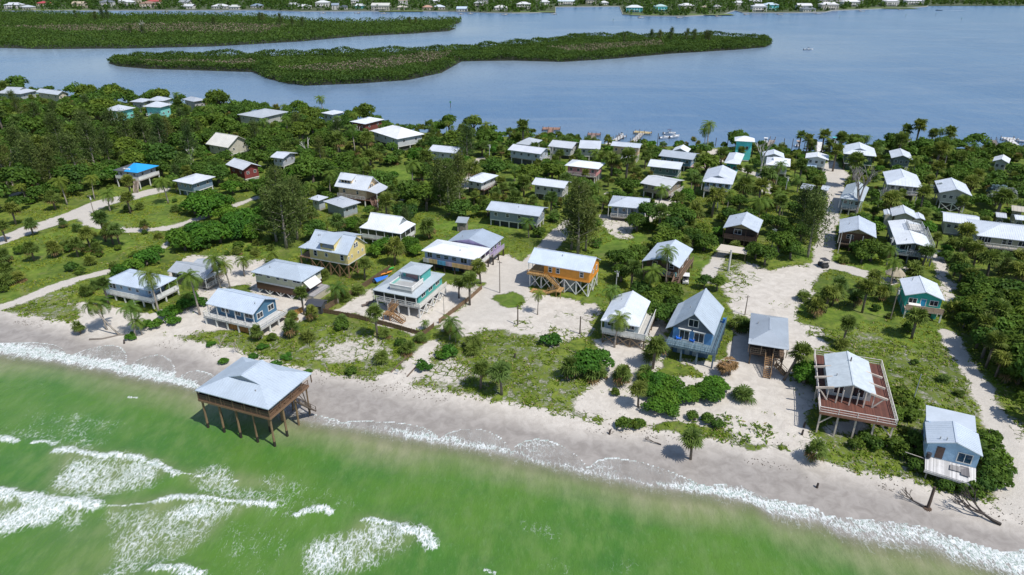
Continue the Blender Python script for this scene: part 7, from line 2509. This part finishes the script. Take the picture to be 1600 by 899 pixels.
for x_, y_, lab in ((1276, 764, 'short dark stump standing on the wet beach below the red-brown deck'), (194, 538, 'round dark stump at the edge of the left beach'), (952, 680, 'dark stump at the edge of the dune plants'), (804, 560, 'dark leaning stump in the dune plants before the orange house'), (1253, 680, 'first dark stump in the line left of the red-brown deck'), (1256, 668, 'second dark stump in the line left of the red-brown deck')):
    p = gnd(x_, y_)
    o = MB().tube([(0, 0, -.3), (.05, .05, .5), (.12, .1, .95)], [.2, .17, .15], 8).build('stump', surf('wood', (.06, .045, .04)), None, p)
    tag(o, lab, 'stump', 'stumps on the sand')
# sea wrack strewn along the beach
r = np.random.default_rng(81)
n = 2600
X_ = r.uniform(-106, 73, n)
off = np.abs(r.normal(0, 1.0, n)) * 3.0 + 9.5
Y_ = np.interp(X_, SHX, SHY) + off / .955
k = wob(X_, Y_, .25, 82) > .15
X_, Y_ = X_[k], Y_[k]
P = np.stack([X_, Y_, land_z(X_, Y_) + .03], 1)
N = r.normal(size=P.shape) * .35 + np.array([0, 0, 1])
N /= np.linalg.norm(N, axis=1, keepdims=True)
o = link('sea_wrack', qmesh('sea_wrack', quads(P, N, r.uniform(.06, .22, len(P)), .5, r), r.uniform(0, .6, len(P)), [surf('wood', (.10, .08, .06))]))
tag(o, 'dark seaweed and twigs strewn along the upper beach', None, kind='stuff')
# ------------------------------------------------------------------ mangrove islands in the bay
def canopy(name, label, polys, hmax, step, clump, seed, per, fields=(), dryline=None, edge=13.0):
    """a mass of mangrove crowns: leaf clumps over the island's shape"""
    r = np.random.default_rng(seed)
    Q, LC = [], []
    gm = MB()
    for pl in polys:
        W_ = wpoly(pl, 0.0)
        lo, hi = W_.min(0), W_.max(0)
        n = int((hi[0] - lo[0]) * (hi[1] - lo[1]) / (step * step))
        X_, Y_ = r.uniform(lo[0], hi[0], n), r.uniform(lo[1], hi[1], n)
        wv = 2.4 * wob(X_, Y_, .06, seed)
        k = inpoly(X_ + wv, Y_ + wv, W_)
        X_, Y_ = X_[k], Y_[k]
        de = dline(X_, Y_, np.vstack([W_, W_[:1]]))
        u = np.clip(de / edge, 0, 1)
        hgt = hmax * (.62 + .38 * np.sin(u * math.pi) ** .6 * 1.0) * (.82 + .28 * wob(X_, Y_, .22, seed + 1)) * (.62 + .38 * np.clip(de / 2.2, 0, 1))
        dry = np.zeros(len(X_))
        low = np.zeros(len(X_), bool)
        for (kind, fp) in fields:
            q = inpoly(X_ + 4 * wob(X_, Y_, .1, seed + 5), Y_ + 4 * wob(X_, Y_, .1, seed + 6), wpoly(fp, 0.0))
            if kind == 'grass':
                hgt = np.where(q, hgt * .45, hgt)
                low |= q
            else:
                dry = np.where(q, .42, dry)
                hgt = np.where(q, hgt * .8, hgt)
        tone = np.clip(.34 + .30 * wob(X_, Y_, .13, seed + 2) + r.normal(0, .12, len(X_)) + low * .38, .02, .95)
        m_ = len(X_)
        for a in range(per):
            d = sph(r, m_)
            rr_ = clump * r.uniform(.5, 1.1, m_)
            P = np.stack([X_, Y_, hgt], 1) + d * rr_[:, None] * np.array([1, 1, .7])
            if a % 3 == 2:
                P[:, 2] = r.uniform(.1, 1, m_) * P[:, 2]
            P[:, 2] = np.maximum(P[:, 2], .1)
            N = d * .7 + r.normal(size=d.shape) * .4 + np.array([0, 0, .5])
            N /= np.linalg.norm(N, axis=1, keepdims=True)
            Q.append(quads(P, N, clump * r.uniform(.22, .48, m_), .75, r))
            lc = np.clip(tone + r.normal(0, .12, m_), 0, .97)
            lc[r.random(m_) < dry] = 1.0
            LC.append(lc)
        gm.poly([(q[0], q[1], .12) for q in W_])
    o = link(name, qmesh(name, np.concatenate(Q), np.concatenate(LC), [LM['mang']]))
    tag(o, label, None, kind='stuff')
    return gm


peat = surf('wood', (.03, .035, .018))
gm = canopy('mangrove_island_canopy', 'mangrove thicket covering the long near island in the bay', [ISL1], 5.0, 1.3, 1.7, 91, 5,
            fields=[('grass', [(400, 92), (560, 90), (540, 105), (430, 110)]), ('dry', [(420, 112), (700, 84), (720, 95), (640, 108), (520, 118)]), ('dry', [(850, 78), (1030, 66), (1040, 74), (900, 86)]), ('dry', [(220, 98), (400, 98), (400, 106), (230, 104)])])
struct(gm.build('mangrove_island', peat))['label'] = 'long near mangrove island'
gm = canopy('mangrove_island_canopy', 'mangrove thicket covering the far left island in the bay', [ISL2], 5.6, 1.9, 2.2, 95, 3,
            fields=[('dry', [(0, 45), (300, 38), (460, 42), (400, 55), (100, 52)])])
struct(gm.build('mangrove_island', peat))['label'] = 'far left mangrove island'
PINES_FAR = [(1018, 54, 1.4), (1030, 53, 1.2), (1048, 55, 1.5), (1072, 55, 1.3), (1084, 55, 1.5), (1102, 57, 1.4), (1108, 57, 1.3), (975, 58, 1.0), (150, 28, 1.6), (162, 26, 1.8), (170, 27, 1.6), (120, 26, 1.3), (335, 36, 1.5), (408, 30, 1.5), (412, 31, 1.4), (440, 36, 1.6), (458, 38, 1.5), (474, 40, 1.6), (640, 34, 1.1), (650, 34, 1.0), (225, 52, 1.5), (205, 50, 1.3)]
for i, (x_, y_, s_) in enumerate(PINES_FAR):
    p = at(x_, y_ + (11 if x_ > 800 else 6), 0)
    Kd = KINDS['pine'].V[i % 4]
    o = link('feathery_pine', Kd['one'], None, (p.x, p.y, .3), i * 1.3)
    o.scale = (s_ * .95, s_ * .95, s_ * .85)
    tag(o, 'tall feathery pine above the mangroves of the %s island' % ('long near' if x_ > 800 else 'far left'), 'tree', 'feathery pines')
branchy('bare_tree', 'grey leafless tree standing among the mangroves of the far left island', 'tree', at(222, 56, .3), 11, surf('wood', (.42, .40, .38)), 41, .5, 4, r0=.3)

# ------------------------------------------------------------------ far shore with its houses
FAR = [(-500, 17), (0, 17), (120, 17), (400, 16.5), (470, 18.5), (560, 18), (700, 18.5), (760, 20.5), (800, 21), (868, 20), (868, 11.5), (968, 10.5), (973, 23.5), (1000, 25.5), (1070, 26), (1130, 23), (1148, 17), (1160, 20.5), (1245, 20.5), (1290, 19.5),
       (1300, 17), (1400, 13.5), (1447, 11), (1450, 9.5), (1700, 9), (2100, 8)]
Wf = wpoly(FAR, 0.0)
back = [(3600, 4400), (-3600, 4400)]
poly = [tuple(q) for q in Wf] + back
gm = MB()
gm.slab([(x, y, .9) for x, y in poly], 2.0)
o = struct(gm.build('far_shore', surf('wood', (.075, .095, .035))))
o['label'] = 'wooded far shore of the bay'
# seawall edging
mb = MB()
for a, b_ in zip(Wf[1:-3], Wf[2:-2]):
    mb.bar((a[0], a[1] - .3, .5), (b_[0], b_[1] - .3, .5), .7, 1.1)
struct(mb.build('seawall', surf('paint', (.40, .39, .36))))['label'] = 'pale seawall along the far shore'

FH = [(12, 14, 26, 'white', (.66, .68, .72), 0), (28, 16, 16, 'pale grey', (.55, .58, .62), 0), (65, 9, 20, 'red', (.50, .08, .09), 1), (100, 15.5, 18, 'tan', (.55, .46, .33), 1), (132, 14, 20, 'dark grey', (.22, .24, .27), 0), (160, 12, 16, 'white', (.72, .73, .75), 0), (173, 15, 13, 'white', (.74, .75, .76), 0),
      (204, 7, 24, 'salmon', (.62, .27, .20), 1), (236, 9, 22, 'red', (.45, .10, .08), 1), (205, 15.5, 22, 'brown', (.35, .22, .16), 1), (270, 13, 16, 'grey', (.36, .38, .40), 0), (300, 14, 20, 'white', (.66, .67, .68), 0), (336, 14, 24, 'white', (.72, .72, .73), 0), (370, 15, 18, 'pale', (.62, .63, .6), 0), (396, 13, 18, 'blue-grey', (.26, .33, .42), 0),
      (430, 15.5, 22, 'grey', (.48, .49, .5), 0), (458, 17, 22, 'white', (.74, .74, .75), 0), (497, 12, 24, 'white', (.76, .77, .78), 0), (518, 17, 14, 'blue-grey', (.30, .36, .44), 0), (532, 16.5, 14, 'dark', (.10, .12, .15), 0), (551, 7, 14, 'white', (.75, .75, .75), 0), (557, 16, 20, 'turquoise', (.70, .74, .75), 2), (594, 17.5, 30, 'pale', (.66, .65, .6), 0),
      (622, 17, 18, 'cream', (.62, .58, .48), 0), (660, 17, 22, 'salmon', (.55, .33, .24), 1), (634, 8, 16, 'tan', (.5, .42, .32), 0), (687, 15, 20, 'white', (.66, .72, .80), 0), (680, 5, 16, 'white', (.76, .76, .77), 0), (718, 18.5, 18, 'pale blue', (.55, .65, .78), 0), (745, 14, 16, 'grey', (.45, .47, .48), 0), (775, 17.5, 24, 'white', (.68, .67, .65), 0), (760, 6, 18, 'pale', (.6, .6, .6), 0),
      (818, 18, 26, 'white', (.74, .74, .74), 0), (855, 14, 18, 'white', (.70, .71, .72), 0), (888, 8, 28, 'pale blue', (.60, .68, .74), 0), (920, 7, 18, 'grey', (.4, .42, .44), 0), (945, 8, 16, 'white', (.7, .7, .7), 0), (993, 19, 28, 'white and teal', (.70, .74, .74), 2), (1036, 18, 22, 'teal', (.46, .62, .60), 2), (1084, 20, 24, 'white', (.76, .76, .75), 0), (1110, 17, 14, 'tan', (.45, .38, .28), 0), (1127, 20, 12, 'grey', (.5, .5, .5), 0),
      (1155, 8, 20, 'white', (.72, .73, .75), 0), (1183, 18.5, 22, 'white', (.68, .70, .72), 0), (1180, 6, 18, 'pale', (.66, .68, .7), 0), (1217, 19, 26, 'pale blue', (.55, .66, .74), 2), (1257, 16, 26, 'white', (.74, .74, .75), 0), (1270, 19, 20, 'dark grey', (.20, .22, .24), 0), (1303, 15.5, 26, 'white', (.76, .75, .74), 0), (1288, 6, 22, 'white', (.74, .75, .76), 0), (1335, 10, 30, 'white', (.80, .80, .80), 0),
      (1318, 5, 20, 'pale', (.74, .74, .76), 0), (1367, 11, 28, 'white', (.78, .78, .77), 0), (1397, 9.5, 24, 'white', (.74, .74, .76), 0), (1424, 7.5, 26, 'white', (.72, .72, .74), 0)]
ORD = {}
used = Counter()
for i, (cx_, by_, wpx, cname, col, mode) in enumerate(FH):
    p = at(cx_, by_, .9)
    p.y += rnd.choice((0, 0, 8, 22, 45, 70)) * (1 if by_ > 10 else 0)
    p.x += rnd.uniform(-8, 8)
    sc = (p - Vector((0, 0, CAM_H))).length / FPX
    Wd = wpx * sc * rnd.uniform(.72, .92)
    Dp = min(Wd * .8, 17)
    st2 = rnd.random() < .6 or wpx > 24
    hz = rnd.uniform(6.0, 8.2) if st2 else 4.0
    # neighbours say which one it is
    left_ = [q for q in FH if q[0] < cx_ - 1]
    nb = max(left_, key=lambda q: q[0]) if left_ else None
    tall = 'tall' if st2 else 'low'
    lab = f'{tall} {cname} house on the far shore' + (f', next right of the {nb[3]} one' if nb else ' at the left edge')
    pos_ = 'far left' if cx_ < 260 else 'left' if cx_ < 560 else 'middle' if cx_ < 960 else 'right of the middle' if cx_ < 1250 else 'right'
    lab = f'{tall} {cname} house, number {used[pos_] + 1} counted from the left in the {pos_} of the far shore' if False else lab
    used[pos_] += 1
    t_ = thing('waterfront_house', lab, 'house', (p.x, p.y + Dp / 2, .9), rnd.uniform(-.12, .12), 'houses on the far shore')
    wallc = {0: (.58, .57, .54), 1: (.58, .50, .40), 2: (.12, .48, .50)}[mode]
    if mode == 0 and rnd.random() < .3:
        wallc = (.45, .42, .36)
    MB().box(-Wd / 2 + .6, Wd / 2 - .6, -Dp / 2 + .6, Dp / 2 - .6, -.5, hz).build('wall', surf('paint', wallc), t_)
    make_roof(t_, 'roof', Wd, Dp, hz, 1.9 + .05 * Wd, 'x', rnd.choice(('hh', 'hh', 'gg', 'dd')), col, rib=0)
    nw = max(2, int(Wd / 4))
    for f_ in range(2 if st2 else 1):
        for k in range(nw):
            x = -Wd / 2 + .6 + (Wd - 1.2) * (k + .5) / nw
            MB().box(x - .8, x + .8, -Dp / 2 + .52, -Dp / 2 + .62, .7 + 2.8 * f_, 2.3 + 2.8 * f_).build('window', GLASS, t_)
    if st2 and Wd > 13:
        MB().box(-Wd * .3, Wd * .3, -Dp / 2 - 1.2, -Dp / 2 + .59, 2.7, 2.9).build('balcony', surf('paint', WHITE), t_)
        for x in (-Wd * .28, 0, Wd * .28):
            MB().bar((x, -Dp / 2 - 1.1, -.3), (x, -Dp / 2 - 1.1, 2.7), .3).build('porch_post', surf('paint', WHITE), t_)
# docks on the far shore
for i, (x_, y_) in enumerate([(505, 20), (560, 20), (600, 20.5), (720, 21.5), (735, 21), (790, 22.5), (866, 21.5), (1000, 27), (1060, 27), (1120, 25), (1165, 22), (1215, 22), (1275, 21), (1345, 17), (1405, 14.5), (150, 18.5), (260, 18.5), (345, 18)]):
    p = at(x_, y_, .6)
    t_ = thing('dock', 'small pale far shore dock, ' + ('left half' if i in (0, 1, 2, 15, 16, 17) else 'middle' if i < 9 else 'right half'), 'dock', (p.x, p.y, 0), rnd.uniform(-.2, .2), 'docks of the far shore')
    MB().box(-1.0, 1.0, -6, 7, .5, .75).build('walkway', surf('planks', (.48, .46, .43)), t_)
    MB().box(-4, 4, -9, -6, .5, .75).build('platform', surf('planks', (.48, .46, .43)), t_)
    for x, y in ((-4, -9), (4, -9), (-4, -6), (4, -6), (-1, 0), (1, 0)):
        MB().tube([(x, y, -2), (x, y, 1.8)], .2, 6).build('pile', surf('wood', (.2, .17, .15)), t_)
# lawns before the far houses and the wood round and behind them
for i, (x0, x1, y_) in enumerate([(0, 130, 16.2), (590, 660, 18.2), (800, 868, 19.6), (985, 1150, 23.8), (1290, 1440, 13.6)]):
    a, b_ = at(x0, y_, .9), at(x1, y_, .9)
    mb = MB()
    mb.poly([(a.x, a.y + 3, .93), (b_.x, b_.y + 3, .93), (b_.x, b_.y + 30, .93), (a.x, a.y + 30, .93)])
    struct(mb.build('far_lawn', surf('wood', (.12, .17, .035))))['label'] = 'green lawn strip on the far shore'
r = np.random.default_rng(97)
poly_np = np.array(poly)
n = 30000
X_ = r.uniform(-1300, 1300, n)
Y_ = 980 + (r.random(n) ** 1.6) * 1000
k = inpoly(X_, Y_, poly_np)
X_, Y_ = X_[k], Y_[k]
keep = np.ones(len(X_), bool)
de = dline(X_, Y_, Wf)
for (cx_, by_, wpx, _, _, _) in FH:
    p = at(cx_, by_, .9)
    sc = p.length / FPX
    hw = wpx * sc * .5
    keep &= ~((np.abs(X_ - p.x * Y_ / p.y) < hw * .42) & (Y_ > p.y - 60) & (Y_ < p.y + 4))
keep &= (de > 4) & ~((de < 16) & (r.random(len(X_)) < .35))
keep |= (X_ > 790) & (de > 1.5)
X_, Y_ = X_[keep][:11000], Y_[keep][:11000]
Q, LC = [], []
hgt = r.uniform(4.0, 15.0, len(X_))
hgt = np.where(X_ > 790, hgt * 1.1, hgt)
tone = np.clip(r.normal(.32, .16, len(X_)), .02, .9)
for a in range(14):
    d = sph(r, len(X_))
    d[:, 2] = np.abs(d[:, 2])
    P = np.stack([X_, Y_, np.full(len(X_), 1.0)], 1) + d * np.stack([r.uniform(1.8, 5.0, len(X_)), r.uniform(1.8, 5.0, len(X_)), hgt], 1) * r.uniform(.5, 1, len(X_))[:, None]
    N = d + r.normal(size=d.shape) * .5 + np.array([0, 0, .4])
    N /= np.linalg.norm(N, axis=1, keepdims=True)
    Q.append(quads(P, N, r.uniform(1.0, 2.2, len(X_)), .75, r))
    LC.append(np.clip(tone + r.normal(0, .1, len(X_)), 0, .95))
o = link('far_wood', qmesh('far_wood', np.concatenate(Q), np.concatenate(LC), [LM['broad']]))
tag(o, 'dark wood round the houses of the far shore', None, kind='stuff')
# things that would share a label are told apart by their order in the view
same = {}
for o in bpy.data.objects:
    if o.parent is None and 'label' in o and 'category' in o:
        same.setdefault(o['label'], []).append(o)
ORDN = ['first', 'second', 'third', 'fourth', 'fifth', 'sixth', 'seventh', 'eighth', 'ninth', 'tenth', 'eleventh', 'twelfth', 'thirteenth', 'fourteenth', 'fifteenth']
for lab, L_ in same.items():
    if len(L_) < 2 or len(L_) > 15:
        continue
    L_.sort(key=lambda o: proj(*o.location)[0])
    words = {2: ['left one', 'right one'], 3: ['left one', 'middle one', 'right one']}.get(len(L_))
    for i, o in enumerate(L_):
        o['label'] = lab + ', ' + (words[i] if words else ORDN[i] + ' from left')
for o in bpy.data.objects:
    if 'label' in o and len(o['label'].split()) > 16:
        for z_ in (' on open ground', ' in dense wood', ' among far trees'):
            o['label'] = o['label'].replace(z_, '')
        o['label'] = o['label'].replace(' in the ', ' in ').replace(' of the ', ' of ').replace(' the ', ' ')
nl = Counter(o.name.split('.')[0] for o in bpy.data.objects)
print('objects', len(bpy.data.objects), nl.most_common(25))
